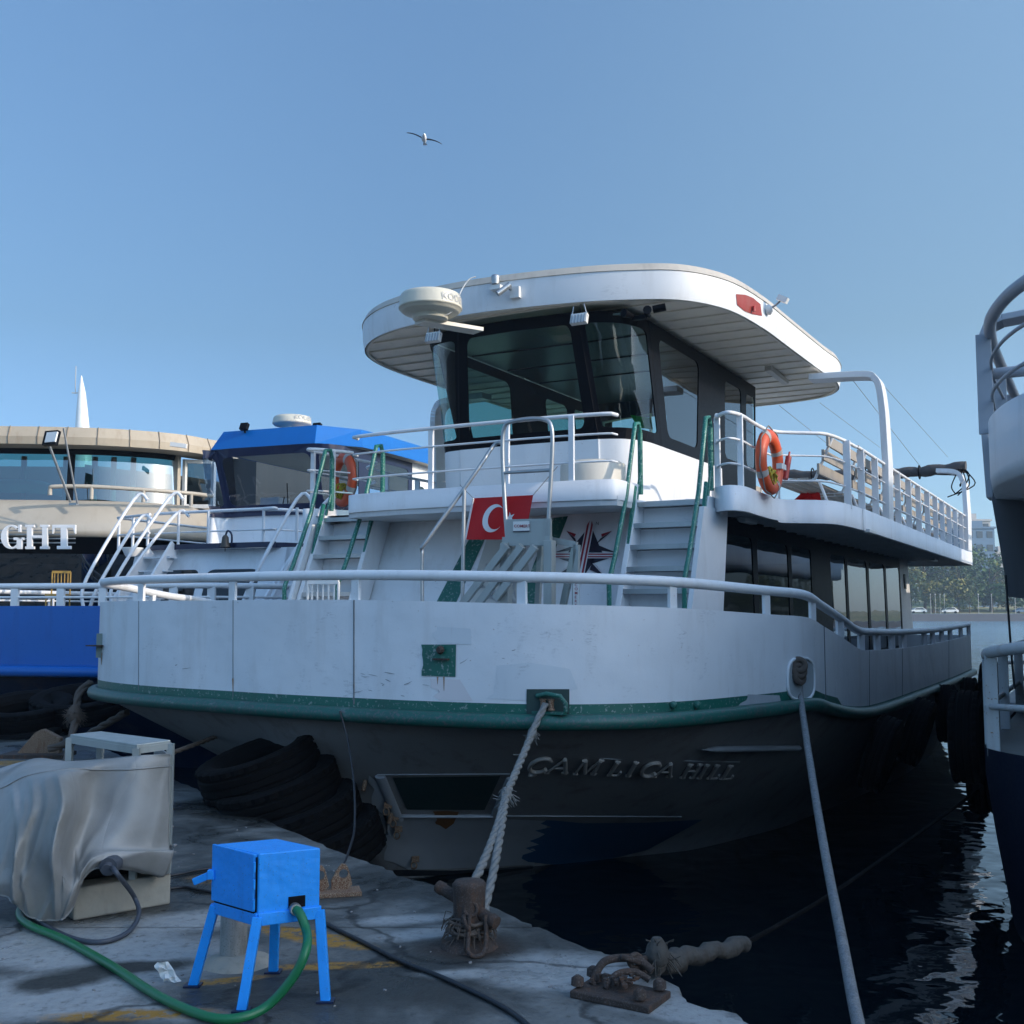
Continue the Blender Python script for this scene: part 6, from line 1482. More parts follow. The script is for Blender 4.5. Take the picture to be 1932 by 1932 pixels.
# ---------------------------------------------------------------- ropes
def rope(name, pts, r_, mat, fr, label, cat='rope', twist=True, group=None, slack=0, n_=40):
    P = catmull(pts, max(3, n_ // max(len(pts) - 1, 1)))
    L = sum((a - b_).length for a, b_ in zip(P, P[1:])); m_ = max(int(L / (r_ * 1.1)), 12)
    # resample evenly
    cum = [0]
    for a, b_ in zip(P, P[1:]): cum.append(cum[-1] + (b_ - a).length)
    Q = []; j = 0
    for i in range(m_ + 1):
        x = cum[-1] * i / m_
        while j < len(P) - 2 and cum[j + 1] < x: j += 1
        Q.append(P[j].lerp(P[j + 1], (x - cum[j]) / max(cum[j + 1] - cum[j], 1e-9)))
    mb = MB()
    if twist:
        for s_ in range(3):
            S_ = []
            for i, p in enumerate(Q):
                t_ = (Q[min(i + 1, m_)] - Q[max(i - 1, 0)]).normalized(); x = Vector((0, 0, 1)).cross(t_)
                if x.length < .05: x = Vector((1, 0, 0)).cross(t_)
                x.normalize(); y = t_.cross(x); a = i * .55 + s_ * 2.094; S_.append(p + x * math.cos(a) * r_ * .42 + y * math.sin(a) * r_ * .42)
            mb.tube(S_, r_ * .62, 6)
    else: mb.tube(Q, r_, 8)
    return solo(mb, name, mat, fr, pts[0], label, cat, group), Q
fl = FM.back(FM.hit(1031, 1328, bul_bvh, .05)); fl2 = FM.back(FM.hit(1022, 1346, bul_bvh, .13))
def WD(u, v, d): return FW.at(u, v, d=d)
bt = WZ(885, 1785, QZ)
jn = WD(955, 1500, 6.9)
mg = "mooring ropes"
rope("mooring_rope", [fl, fl2, WD(1008, 1374, 8.0), WD(985, 1430, 7.6), jn], .026, M_ROPE, FW, "thick frayed white rope from the green fairlead down towards the bollard, upper length", group=mg)
rope("mooring_rope", [jn, WD(938, 1560, 6.4), WD(915, 1620, 6.0), WD(890, 1672, 5.65), Vector((bt.x - .02, bt.y + .06, 1.14))], .024, M_ROPE, FW, "left leg of the doubled white rope, looped on the rusty bollard's top", group=mg)
rope("mooring_rope", [jn, WD(946, 1560, 6.4), WD(932, 1640, 5.9), WD(918, 1700, 5.6), WD(914, 1722, 5.5)], .024, M_ROPE, FW, "right leg of the doubled white rope, going round the bollard's crossbar", group=mg)
def fray(fr, c, r_, n_, mat, label, name="rope_fray", L=.05, seed=1):
    rn = random.Random(seed); mb = MB()
    for k in range(n_):
        d = Vector((rn.gauss(0, 1), rn.gauss(0, 1), rn.gauss(0, 1))).normalized(); s_ = Vector(c) + d * r_ * .6
        mb.tube([s_, s_ + d * L * .5 + Vector((0, 0, rn.uniform(-.02, .01))), s_ + d * L + Vector((rn.uniform(-.02, .02), 0, rn.uniform(-.05, .0)))], [.004, .003, .002], 4)
    mb.lathe([(r_ * .3, -r_ * 1.3), (r_, -r_ * .6), (r_ * 1.05, 0), (r_ * .9, r_ * .7), (r_ * .4, r_ * 1.4)], c, 9); return solo(mb, name, mat, fr, c, label, 'rope knot', 'knots in the mooring ropes')
fray(FW, jn, .034, 40, M_ROPE, "frayed white knot where the bow rope divides in two")
fray(FW, WD(1004, 1385, 8.1), .035, 26, M_ROPE, "small whipped knot of the white rope just below the fairlead", L=.03, seed=2)
# long rope at right
hw = FM.back(FM.hit(1503, 1272, bul_bvh, .03))
endp = Vector((1.09, 3.4, 1.05))
rope("mooring_rope", [hw, WD(1511, 1320, 9.6), WD(1530, 1450, 8.3), WD(1555, 1600, 6.9), WD(1586, 1760, 5.7), WD(1618, 1925, 4.6), endp], .027, paint("pale_grey_braided_rope", (.25, .26, .27), .9, .8, (.13, .12, .11), wear=.8, wcol=(.13, .13, .13), scale=5, bmp=1.0), FW, "long pale rope running from the oval hawse hole down past the bottom edge", group=mg, twist=False)
mb = MB()
for k, dz in enumerate((.05, .0, -.05)): mb.torus(hw + Vector((-.01, -.02, dz + .03)), .05, .028, Matrix.Rotation(R(75), 3, 'X') @ Matrix.Rotation(.3 * k, 3, 'Y'), 18, 8)
solo(mb, "rope_knot", M_ROPED, FW, hw, "brown rope knot stuffed in the oval hawse hole", 'rope knot', 'knots in the mooring ropes')
# left corner rope
lc = WD(172, 1290, 11.7)
rope("mooring_rope", [WD(172, 1288, 11.7), WD(155, 1300, 11.6), WD(146, 1320, 11.5), WD(140, 1370, 11.2), WD(130, 1415, 10.9), WD(120, 1470, 10.3)], .04, M_ROPED, FW, "brown rope hanging at the left corner of the white bow", group=mg)
fray(FW, WD(141, 1350, 11.3), .075, 120, M_ROPED, "hairy frayed lump in the brown rope at the bow's left corner", L=.07, seed=6)
rope("mooring_rope", [WD(240, 1343, 11.6), WD(180, 1378, 11.9), WD(150, 1394, 12.0), WD(92, 1414, 12.0)], .04, M_ROPED, FW, "tan rope slanting from the shore cleat up under the white bow", group=mg)
rope("mooring_rope", [WD(300, 1430, 9.5), WD(370, 1404, 10), WD(420, 1385, 10.5)], .022, M_ROPED, FW, "thin rope behind the pale metal frame, going to the black tyres", group=mg)
cw = [FM.back(FM.hit(656, 1340, bul_bvh, .1) or FM.at(656, 1340, z=1.7)), WD(657, 1400, 8.7), WD(668, 1480, 8.2), WD(669, 1560, 7.7), WD(660, 1600, 7.3), WZ(648, 1632, QZ + .01)]
rope("hanging_wire", cw, .008, M_CABLE, FW, "thin dark wire hanging from the bow seam to the quay", 'wire', False)
# rubber-sleeved rope at lower right
sp0, sp1 = WD(1225, 1822, 4.95), WD(1405, 1782, 5.5)
mb = MB(); n_ = 22; P = [sp0.lerp(sp1, k / n_) + Vector((0, 0, .01 * math.sin(k))) for k in range(n_ + 1)]; rn = random.Random(8)
mb.tube(P, [.04 + rn.uniform(-.005, .008) + (.012 if k < 7 else 0) for k in range(n_ + 1)], 12)
solo(mb, "hose_sleeve", paint("old_canvas_sleeve", (.07, .065, .058), .9, .7, (.04, .025, .015), wear=.4, wcol=(.08, .045, .03), bmp=1.0, scale=5), FW, sp0, "torn canvas sleeve round the rope reaching over the water at lower right", 'rope sleeve')
rope("mooring_rope", [WD(1400, 1784, 5.5), WD(1600, 1666, 7.2), WD(1845, 1492, 10.2)], .013, paint('tarred_rope', (.006, .006, .007), .9, .1, spec=.08), FW, "black rope stretching from the torn sleeve across the dark water", group=mg, twist=False)
fray(FW, WD(1240, 1800, 4.95), .05, 30, MATS["old_canvas_sleeve"], "ragged strap end on top of the torn sleeve", L=.07, seed=12)

# gull
gc = WD(800, 262, 40)
r = root("gull", FW, gc, "gull gliding in the blue sky above the boats", 'bird')
mb = MB(); mb.tube([gc + Vector((0, .35, -.02)), gc + Vector((0, .2, 0)), gc, gc + Vector((.02, -.2, .01)), gc + Vector((.03, -.3, .03)), gc + Vector((.03, -.4, .02))], [.02, .07, .1, .08, .055, .012], 9); part(mb, "body", M_FLAGW, r)
for s_ in (-1, 1):
    W_ = []
    for q in range(9):
        t_ = q / 8; x = s_ * .66 * t_; z = (.09 * math.sin(t_ * 2.2)) - x * .33; ch = .12 * (1 - t_) ** .6 + .015
        W_.append((gc + Vector((x, -ch * .5 + .12 * t_ * t_, z)), gc + Vector((x, ch * .6 + .12 * t_ * t_, z - .01))))
    mb = MB(); mb.loft([[a for a, _ in W_], [a.lerp(b_, .4) + Vector((0, 0, .02)) for a, b_ in W_], [b_ for _, b_ in W_], [a.lerp(b_, .5) - Vector((0, 0, .006)) for a, b_ in W_], [a for a, _ in W_]], 0, False); part(mb, "wing", paint("gull_dark_wing", (.06, .065, .08), .7, .1), r)
mb = MB(); mb.add([gc + Vector(v) for v in ((-.04, .3, -.01), (.04, .3, -.01), (.09, .5, -.03), (-.09, .5, -.03))], [(0, 1, 2, 3)]); part(mb, "tail", M_FLAGW, r)

# ================================================================ FOREGROUND ON THE QUAY
# blue socket box on four splayed legs
bx = WZ(470, 1870, QZ)
r = root("utility_box", FW, Vector((-1.05, 4.8, QZ)), "bright blue metal cabinet on four splayed legs with a hose through its side", 'cabinet')
O_ = Vector((-1.045, 4.66, 1.235)); e1 = Vector((.235, .115, 0)); e2 = Vector((-.225, .19, 0)); H_ = .265
mb = MB(); mb.ext([O_, O_ + e1, O_ + e1 + e2, O_ + e2], (0, 0, H_)); part(mb, "cabinet", M_BOX, r, .006)
mb = MB(); k1, k2 = e1.normalized(), e2.normalized()
nf = (k1.cross(Vector((0, 0, 1)))); nl = Vector((0, 0, 1)).cross(k2) if False else -k1
mb.ext([O_ + e2 * .04 + Vector((0, 0, .03)), O_ + e2 * 1.03 + Vector((0, 0, .03)), O_ + e2 * 1.03 + Vector((0, 0, H_ + .0)), O_ + e2 * .04 + Vector((0, 0, H_ - .004))], -k1 * .014); dr_ = part(mb, "door", M_BOX, r, .003)
mb = MB()
mbg = MB(); mbg.box(O_ + e2 * .02 - k1 * .004 + Vector((0, 0, .14)), (.006, .008, .22)); mbg.bar(O_ + e2 * .04 - k1 * .006 + Vector((0, 0, .026)), O_ + e2 * .98 - k1 * .006 + Vector((0, 0, .026)), .008, .006); part(mbg, "door_gap", M_BLK, r)
h0 = O_ + e2 * 1.0 - k1 * .02 + Vector((0, 0, .14)); mb.bar(h0, h0 + k2 * .05 - k1 * .045 + Vector((0, 0, -.035)), .02, .03); mb.box(h0, (.03, .03, .04)); sub(part(mb, "handle", M_BOX, r, .004), dr_)
mb = MB()
for z in (.06, .14, .21): mb.cyl(O_ - k1 * .012 + e2 * .03 + Vector((0, 0, z - .02)), O_ - k1 * .012 + e2 * .03 + Vector((0, 0, z + .02)), .007, 8)
sub(part(mb, "hinge", M_BOX, r), dr_)
mb = MB()
P = [O_, O_ + e1, O_ + e1 + e2, O_ + e2]
for a, c_ in zip(P, P[1:] + P[:1]): mb.bar(a + Vector((0, 0, .0)), c_ + Vector((0, 0, .0)), .02, .05)
part(mb, "base_frame", M_BOX, r, .003)
feet = [Vector((-1.085, 4.585, QZ)), Vector((-.765, 4.69, QZ)), Vector((-1.06, 5.06, QZ)), Vector((-1.365, 4.88, QZ))]
for a, f_ in zip(P, feet):
    mb = MB(); mb.bar(a + Vector((0, 0, .0)), f_, .036, .036, (0, 1, 0)) if False else mb.bar(f_, a + Vector((0, 0, .01)), .04, .03, (0, 1, 0)); lg = part(mb, "leg", M_BOX, r, .003)
    mb = MB(); mb.box(f_ + Vector((0, 0, .004)), (.07, .06, .008)); sub(part(mb, "foot_plate", MATS["navy_blue_trim"], r), lg)
hs = O_ + e1 * .58 + nf * .0 + Vector((0, 0, .03))
out_ = Vector((k1.y, -k1.x, 0))
mb = MB(); mb.box(O_ + e1 * .62 + Vector((0, 0, .055)) + out_ * .0, (.07, .012, .045), Matrix.Rotation(math.atan2(k1.y, k1.x), 3, 'Z')); part(mb, "cable_opening", M_BLK, r)
mb = MB(); mb.cyl(hs - out_ * .02, hs + out_ * .035, .024, 14); part(mb, "hose_coupling", M_STEEL, r)
# green hose
hp = [hs + out_ * .03, hs + out_ * .055 + Vector((.01, 0, -.01)), Vector((hs.x + .07, hs.y - .09, hs.z - .07)), WD(578, 1790, 4.52), WD(556, 1840, 4.5), WZ(505, 1898, QZ + .05), WZ(450, 1921, QZ + .025), WZ(390, 1918, QZ + .022), WZ(300, 1880, QZ + .022), WZ(210, 1822, QZ + .022), WZ(120, 1772, QZ + .022), WZ(60, 1748, QZ + .025), WZ(38, 1730, QZ + .03), WZ(40, 1712, QZ + .04), WZ(60, 1706, QZ + .03)]
rope("garden_hose", hp, .0195, M_HOSE, FW, "thick green hose curving from the blue cabinet across the quay to the cover", 'hose', False)
mb = MB(); gh = catmull([WD(210, 1634, 5.75), WD(222, 1650, 5.65), WZ(252, 1690, QZ + .12), WZ(262, 1725, QZ + .05), WZ(240, 1760, QZ + .02), WZ(190, 1777, QZ + .015), WZ(130, 1768, QZ + .015), WZ(70, 1735, QZ + .015), WZ(50, 1705, QZ + .02)], 8); mb.tube(gh, .0125, 8); solo(mb, "conduit_hose", M_CABG, FW, WZ(200, 1770, QZ), "grey ribbed conduit looping from the plug under the cover", 'cable')
mb = MB(); cp = WD(208, 1633, 5.77); mb.cyl(cp + Vector((0, .06, .0)), cp + Vector((0, -.03, 0)), .045, 16); mb.cyl(cp + Vector((0, -.03, 0)), cp + Vector((.005, -.06, -.01)), .03, 14); solo(mb, "plug_connector", M_CABG, FW, cp, "round grey plug showing under the lifted edge of the cover", 'plug')
for k, (pp, lab) in enumerate([([(322, 1652), (345, 1648), (372, 1642), (400, 1638)], "thin black cable from the plinth to the blue cabinet door"), ([(322, 1676), (350, 1674), (380, 1680), (402, 1684)], "black cable lying behind the blue cabinet, lower one"), ([(590, 1722), (620, 1745), (680, 1775), (760, 1815), (820, 1838), (880, 1865), (940, 1895), (985, 1925), (1040, 1980)], "long black cable crossing the quay from the blue cabinet to the bottom edge")]):
    rope("black_cable", [WZ(u, v, QZ + .012) for u, v in pp], .009 + .001 * k, M_CABLE, FW, lab, 'cable', False, 'black cables on the quay')
# pipe bollard under the cabinet
c = WZ(440, 1812, QZ); r = root("pipe_stub", FW, c, "short pale pipe stub with rusty cap standing between the cabinet legs", 'pipe stub')
mb = MB(); mb.lathe([(.062, 0), (.06, .25), (.058, .275), (.03, .285)], c, 24); part(mb, "pipe", paint("weathered_pipe", (.3, .3, .28), .7, .7, (.06, .05, .04), wear=.5, wcol=(.1, .09, .07), bmp=.4, scale=5), r)
mb = MB(); mb.box(c + Vector((.005, 0, .325)), (.06, .07, .09)); part(mb, "rusty_cap", M_RUST, r, .005); mb = MB(); mb.cyl(c + Vector((.03, .01, .33)), c + Vector((.12, .03, .34)), .03, 12); part(mb, "side_tube", M_PLW, r)
mb = MB(); mb.lathe([(.17, -.005), (.15, .012), (.09, .03), (.06, .035)], c + Vector((.03, -.03, 0)), 14); part(mb, "mortar_foot", M_CONC, r)
# litter
gm = MB(); rg = random.Random(31)
for k in range(220):
    x, y = rg.uniform(-3.2, 1.2), rg.uniform(3.6, 8.5)
    if y > 5.7 - 1.42 * x - .15: continue
    s_ = rg.uniform(.003, .009) * (2 if rg.random() < .06 else 1); gm.box((x, y, QZ + s_ * .3), (s_ * 1.6, s_, s_ * .8), Matrix.Rotation(rg.uniform(0, 6), 3, 'Z'))
solo(gm, "grit", M_HULL, FW, (0, 5, QZ), "loose grit and crumbs of concrete scattered on the quay", 'grit', kind='stuff')
c = WZ(310, 1856, QZ); mb = MB(); rn = random.Random(3); G = {}
for i in range(6):
    for j in range(7): G[i, j] = c + Vector((-.03 + .015 * i - .008 * j + rn.uniform(-.006, .006) + .03, rn.uniform(-.012, .012), .008 + .013 * j * (1 if 0 < i < 5 else .8) + rn.uniform(-.004, .006)))
mb.add([G[i, j] for j in range(7) for i in range(6)], [(j * 6 + i, j * 6 + i + 1, (j + 1) * 6 + i + 1, (j + 1) * 6 + i) for j in range(6) for i in range(5)], 0, False)
solo(mb, "plastic_wrapper", [M_PLW], FW, c, "crumpled white and green wrapper lying beside the green hose", 'litter')
# concrete plinth + pale metal frame + cover
pr = WZ(322, 1706, QZ); r = root("machine_plinth", FW, pr, "low pale concrete block under the grey cover", 'concrete block')
mb = MB(); pd = Vector((-.78, -.62, 0)).normalized(); pd = (WZ(145, 1737, QZ) - pr).normalized(); pn = Vector((-pd.y, pd.x, 0)); pn = pn if pn.y > 0 else -pn
mb.ext([pr, pr + pd * .52, pr + pd * .52 + pn * .6, pr + pn * .6], (0, 0, .165)); part(mb, "block", M_CONC, r, .012)
zt_ = 1.79
r = root("metal_frame", FW, pr + pn * .3 + pd * .3 + Vector((0, 0, .165)), "pale angle-iron frame with flat top sticking up out of the grey cover", 'metal frame')
tc_ = [FW.at(320, 1404, z=zt_), FW.at(258, 1398, z=zt_), FW.at(134, 1388, z=zt_), FW.at(180, 1381, z=zt_)]
A0 = FW.at(322, 1403, d=6.18); A1 = FW.at(258, 1412, d=6.05); A2 = FW.at(132, 1392, d=6.35); A3 = FW.at(190, 1386, d=6.6)
mb = MB(); mb.ext([A0, A1, A2, A3], (0, 0, .02)); part(mb, "top_plate", M_ALU, r, .004)
for a, c_ in ((A0, A1), (A1, A2), (A2, A3), (A3, A0)): mb = MB(); mb.bar(a + Vector((0, 0, -.012)), c_ + Vector((0, 0, -.012)), .012, .035); part(mb, "edge_angle", M_ALU, r)
for a in (A0, A1, A2, A3): mb = MB(); mb.bar(Vector((a.x, a.y, 1.07)), a, .035, .035, (0, 1, 0)); part(mb, "upright", M_ALU, r)
# draped cover
m_tarp, t, b, oc = newmat("silver_grey_tarpaulin")
n1_ = noise(t, oc, 1.9, 1, .4, (1, 1, .6), .3); n2_ = noise(t, oc, 9, 4, .6, None, .5); n3_ = noise(t, oc, 240, 2, .5)
def ridge(src):
    a = N(t, "ShaderNodeMath", operation='SUBTRACT'); t.links.new(src, a.inputs[0]); a.inputs[1].default_value = .5
    c = N(t, "ShaderNodeMath", operation='ABSOLUTE'); t.links.new(a.outputs[0], c.inputs[0])
    d = N(t, "ShaderNodeMath", operation='POWER'); t.links.new(c.outputs[0], d.inputs[0]); d.inputs[1].default_value = .5; return d.outputs[0]
ad_ = N(t, "ShaderNodeMath", operation='MULTIPLY_ADD'); t.links.new(ridge(n2_), ad_.inputs[0]); ad_.inputs[1].default_value = .06; t.links.new(ridge(n1_), ad_.inputs[2])
ad2 = N(t, "ShaderNodeMath", operation='MULTIPLY_ADD'); t.links.new(n3_, ad2.inputs[0]); ad2.inputs[1].default_value = .03; t.links.new(ad_.outputs[0], ad2.inputs[2])
bump(t, b, ad2.outputs[0], .4, .03)
t.links.new(ramp(t, noise(t, oc, 1.6, 5, .6), [(.35, (.2, .195, .18)), (.55, (.29, .29, .285)), (.75, (.34, .345, .345))]), b.inputs['Base Color']); b.inputs['Roughness'].default_value = .42
rows = [  # each row: picture points left to right with depth, from the back edge over the top and down the front
 [(-60, 1470, 6.7), (30, 1440, 6.75), (80, 1432, 6.8), (130, 1440, 6.7), (200, 1438, 6.6), (265, 1430, 6.5), (320, 1430, 6.35)],
 [(-70, 1475, 6.35), (0, 1460, 6.3), (60, 1432, 6.3), (128, 1436, 6.2), (200, 1431, 6.12), (265, 1424, 6.1), (322, 1424, 6.12)],
 [(-80, 1500, 6.1), (-5, 1475, 6.0), (45, 1455, 5.95), (125, 1448, 5.95), (200, 1440, 6.0), (262, 1434, 6.02), (321, 1430, 6.1)],
 [(-90, 1540, 5.95), (10, 1510, 5.8), (60, 1480, 5.78), (124, 1462, 5.74), (176, 1475, 5.98), (250, 1485, 5.98), (320, 1480, 6.1)],
 [(-95, 1580, 5.85), (5, 1560, 5.72), (70, 1520, 5.66), (128, 1510, 5.6), (166, 1530, 5.96), (240, 1545, 5.95), (319, 1540, 6.1)],
 [(-100, 1620, 5.8), (0, 1605, 5.66), (60, 1570, 5.62), (115, 1560, 5.52), (148, 1580, 5.9), (205, 1598, 5.86), (319, 1600, 6.08)],
 [(-100, 1660, 5.78), (-5, 1640, 5.62), (55, 1620, 5.6), (105, 1615, 5.5), (140, 1630, 5.82), (195, 1608, 5.78), (328, 1606, 6.02)],
 [(-100, 1690, 5.76), (0, 1668, 5.6), (55, 1670, 5.62), (110, 1665, 5.62), (140, 1675, 5.68), (182, 1620, 5.74), (312, 1652, 6.04)],
 [(-95, 1705, 5.76), (10, 1690, 5.66), (55, 1728, 5.72), (105, 1738, 5.74), (132, 1722, 5.76), (176, 1640, 5.78), (296, 1650, 6.06)],
]
G = [[FW.at(u, v, d=d) for u, v, d in row] for row in rows]
rowsC = [catmull(g, 16) for g in G]; cols = [catmull([rc_[i] for rc_ in rowsC], 10) for i in range(len(rowsC[0]))]
FOLDS = [(.47, .03, .045, .045, .28, 1), (.49, .28, .03, .02, .3, .9), (.42, -.2, .035, .032, .3, 1), (.3, -.05, .03, .022, .35, 1.01), (.74, -.2, .018, .012, .6, .98), (.9, -.4, .02, .014, .55, .98), (.14, .2, .03, .022, .3, 1.01)]
mb = MB(); ni, nj = len(cols), len(cols[0])
vs = []
for i in range(ni):
    for j in range(nj):
        p = cols[i][j]; a = i / ni; q = j / nj
        amp = .012 * min(1, q * 2.2); p = p + Vector((0, -amp * (math.sin(a * 16 + q * 5) * .6 + math.sin(a * 27 - q * 9) * .35 + math.sin(a * 9 + q * 12) * .5), amp * .3 * math.sin(a * 13 + q * 7))) + Vector((0, -.02 * max(0, math.sin(a * 34 + q * 14 + 2 * math.sin(q * 6))) ** 6 * q, 0)); 
        for fa, fb, fw, fA, q0_, q1_ in FOLDS:
            dd_ = abs(a - (fa + fb * q)) / fw
            if dd_ < 1 and q0_ < q < q1_: env = min(1, (q - q0_) / .1) * min(1, (q1_ - q) / .08); p = p + Vector((0, -fA * (1 - dd_) * env, 0))
        if p.z < QZ + .01: p.z = QZ + .01
        vs.append(p)
mb.add(vs, [(i * nj + j, (i + 1) * nj + j, (i + 1) * nj + j + 1, i * nj + j + 1) for i in range(ni - 1) for j in range(nj - 1)], 0, True)
mb.tube([vs[i * nj + nj - 1] + Vector((0, -.002, .004)) for i in range(ni)], .0055, 5)      # stitched hem and seam
mb.tube([vs[i * nj + 24] + Vector((0, -.004, 0)) for i in range(ni)], .004, 4)
# right-hand closing side, folded back round the corner
edge_r = cols[-1]; back_r = [p + Vector((-.26, .55, 0)) for p in edge_r[20:]]; er = edge_r[20:]
mb.loft([er, [a.lerp(b_, .5) + Vector((.02, 0, 0)) for a, b_ in zip(er, back_r)], back_r], 0, False)
o = solo(mb, "tarpaulin_cover", m_tarp, FW, WZ(120, 1740, QZ), "creased grey-beige cover draped over a machine at the left edge", 'cover')
md = o.modifiers.new("solidify", 'SOLIDIFY'); md.thickness = .006
r = root("covered_machine", FW, WZ(200, 1700, QZ + .165), "dark machine mostly hidden under the grey cover, showing in the gap above the plinth", 'machine')
mb = MB(); mb.ext([pr + pn * .12 + pd * .08, pr + pn * .12 + pd * .5, pr + pn * .55 + pd * .5, pr + pn * .55 + pd * .08], (0, 0, .32)); mb.v = [v + Vector((0, 0, .17)) for v in mb.v]; part(mb, "casing", M_BLK, r, .01)

# bollard with crossbar, chain shackle and frayed rope
def bollard(c, label, det=True, ang=-.35):
    r = root("mooring_bollard", FW, c, label, 'bollard', 'bollards at the quay edge'); Rz = Matrix.Rotation(ang, 3, 'Z')
    mb = MB(); mb.lathe([(.14, 0), (.13, .02), (.085, .035), (.075, .12), (.078, .26), (.082, .29), (.07, .305), (.0, .31)], c, 22, cap=False); part(mb, "post", M_RUST, r)
    mb = MB(); a = c + Rz @ Vector((-.19, .06, .25)); b_ = c + Rz @ Vector((.16, -.05, .135)); mb.tube([a, a.lerp(b_, .08), a.lerp(b_, .1), a.lerp(b_, .9), a.lerp(b_, .92), b_], [.03, .033, .028, .028, .034, .03], 14); part(mb, "crossbar", M_RUST, r)
    if det:
        mb = MB(); s_ = c + Vector((.04, -.12, .05))
        mb.tube(catmull([s_ + Vector((-.035, .03, .12)), s_ + Vector((-.04, 0, .02)), s_ + Vector((-.035, -.05, -.03)), s_ + Vector((0, -.075, -.04)), s_ + Vector((.035, -.05, -.03)), s_ + Vector((.045, 0, .02)), s_ + Vector((.04, .03, .12))], 4), .011, 8)
        mb.torus(s_ + Vector((-.05, .03, .08)), .035, .01, Matrix.Rotation(1.2, 3, 'Y'), 16, 7); mb.torus(s_ + Vector((-.03, .05, .14)), .03, .01, Matrix.Rotation(1.4, 3, 'X'), 16, 7); part(mb, "shackle", M_RUST, r)
    return r
bol = bollard(bt, "rusty bollard with slanting crossbar holding the doubled white rope")
rn = random.Random(5)
mb = MB(); pts = []
for k in range(90): a = k * .45; pts.append(bt + Vector((math.cos(a) * (.09 + .02 * math.sin(k * .7)), math.sin(a) * (.09 + .02 * math.cos(k)), .05 + .001 * k + .01 * math.sin(k * 1.3))))
mb.tube(pts, .009, 5)
for k in range(80):
    a = rn.uniform(0, 6.28); p = bt + Vector((math.cos(a) * .09, math.sin(a) * .09, rn.uniform(.04, .15))); mb.tube([p, p + Vector((math.cos(a) * .03, math.sin(a) * .03, rn.uniform(-.03, .01))), p + Vector((math.cos(a) * .045, math.sin(a) * .045, -.05))], [.003, .0025, .0015], 3)
solo(mb, "frayed_rope_coil", M_ROPED, FW, bt, "brown frayed rope remains wound round the foot of the rusty bollard", 'rope')
bollard(Vector((1.08, 3.3, QZ)), "rusty bollard beyond the bottom edge holding the long pale rope", False)
# rusty bracket pair behind the cabinet
c = WZ(640, 1688, QZ); r = root("hinge_bracket", FW, c, "pair of rusted triangular hinge lugs on a plate, right of the blue cabinet", 'bracket')
mb = MB(); mb.box(c + Vector((-.04, 0, .012)), (.32, .15, .024), Matrix.Rotation(.25, 3, 'Z')); part(mb, "plate", M_RUSTW, r, .004)
for dx, dy in ((-.125, -.02), (.0, .02)):
    P = [(-.055, 0), (.075, 0), (.065, .05), (.045, .12), (.02, .15), (-.005, .13), (-.05, .05)]; mb = MB(); rot = Matrix.Rotation(.25, 3, 'Z')
    cen_ = Vector((.02, .085)); K = 14
    base_ = c + Vector((dx, dy, .024)); outer = []; hole = []
    for k in range(K):
        a = 2 * math.pi * k / K; d = Vector((math.cos(a), math.sin(a)))
        hole.append(base_ + rot @ Vector((cen_.x + d.x * .026, 0, cen_.y + d.y * .026)))
        best = None
        for i in range(len(P)):
            p, q = Vector(P[i]), Vector(P[(i + 1) % len(P)]); e = q - p; den = d.x * e.y - d.y * e.x
            if abs(den) < 1e-9: continue
            t_ = ((p.x - cen_.x) * e.y - (p.y - cen_.y) * e.x) / den; s_ = ((p.x - cen_.x) * d.y - (p.y - cen_.y) * d.x) / den
            if t_ > 0 and -.001 <= s_ <= 1.001 and (best is None or t_ < best): best = t_
        outer.append(base_ + rot @ Vector((cen_.x + d.x * best, 0, cen_.y + d.y * best)))
    off_ = rot @ Vector((0, .022, 0)); mb.loft([outer, hole, [p + off_ for p in hole], [p + off_ for p in outer], outer], 0, True, False); part(mb, "lug", M_RUSTW, r)
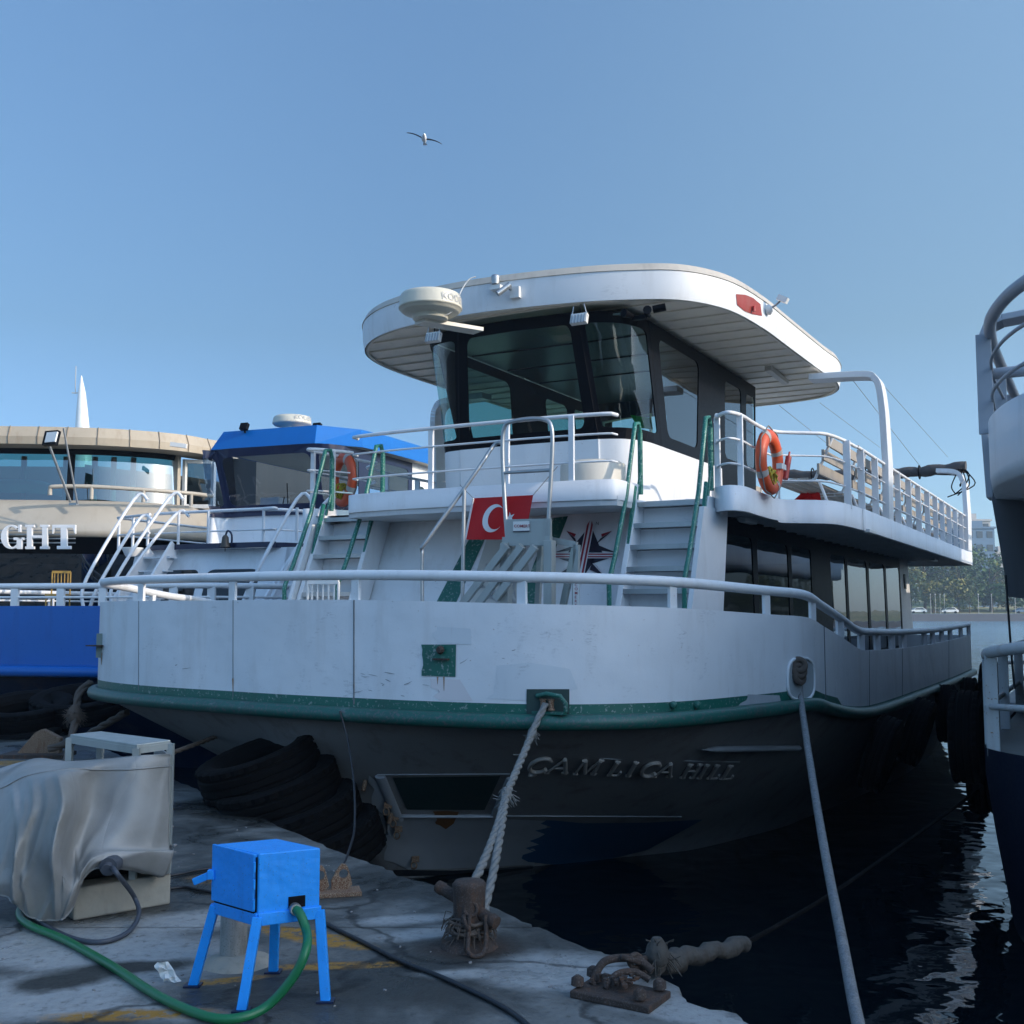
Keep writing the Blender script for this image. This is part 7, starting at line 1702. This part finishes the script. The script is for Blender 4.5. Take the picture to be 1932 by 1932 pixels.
# far cleat
c = WZ(60, 1428, QZ); r = root("shore_cleat", FW, c, "rust-pale cleat on the quay at the far left holding the tan rope", 'cleat')
mb = MB(); mb.ext([c + Vector(v) for v in ((-.2, 0, 0), (.3, 0, 0), (.3, 0, .2), (.1, 0, .3), (.02, 0, .26))], (0, .1, 0)); part(mb, "horn", M_RUSTW, r, .01); mb = MB(); mb.box(c + Vector((.05, .03, .02)), (.7, .4, .04)); part(mb, "plate", M_RUST, r)
# ring plate with shackle at lower right
c = WZ(1165, 1880, QZ); r = root("mooring_plate", FW, c, "dark rusty mooring plate with bolts and chain links at lower right", 'mooring plate')
Rz = Matrix.Rotation(-.55, 3, 'Z')
mb = MB(); mb.box(c + Vector((.01, -.02, .015)), (.36, .22, .03), Rz); part(mb, "plate", M_RUST, r, .006)
for x, y in ((-.15, .07), (.16, .07), (-.15, -.07), (.14, -.08)): mb = MB(); mb.lathe([(.028, 0), (.026, .03), (.012, .04)], c + Rz @ Vector((x, y, .04)), 6); part(mb, "bolt", M_RUST, r)
mb = MB(); mb.tube(catmull([c + Vector(v) for v in ((-.1, .06, .03), (-.06, .09, .1), (.0, .11, .12), (.1, .13, .11), (.16, .1, .07))], 5), .017, 9); mb.tube(catmull([c + Vector(v) for v in ((-.05, .0, .03), (.0, .03, .08), (.08, .06, .08), (.14, .05, .05))], 5), .014, 9); part(mb, "staple", M_RUST, r)
mb = MB(); q0, q1 = c + Vector((.06, .1, .12)), sp0
for k in range(4):
    p = q0.lerp(q1, (k + .3) / 4); rot = (q1 - q0).to_track_quat('X', 'Z').to_matrix() @ Matrix.Rotation((k % 2) * 1.57, 3, 'X')
    P = [p + rot @ Vector((math.cos(a) * .045, math.sin(a) * .026, 0)) for a in [2 * math.pi * j / 16 for j in range(16)]]; mb.tube(P, .012, 7, closed=True)
part(mb, "chain", M_RUST, r)
mb = MB(); rn = random.Random(6)
for k in range(40): a = rn.uniform(0, 6.28); q = rn.uniform(0, .12); s_ = rn.uniform(.01, .025); mb.box(c + Vector((math.cos(a) * q, math.sin(a) * q * .6, .05 + rn.uniform(0, .03))), (s_, s_ * .8, s_ * .6), Matrix.Rotation(a, 3, 'Z'))
part(mb, "rust_flakes", M_RUST, r)
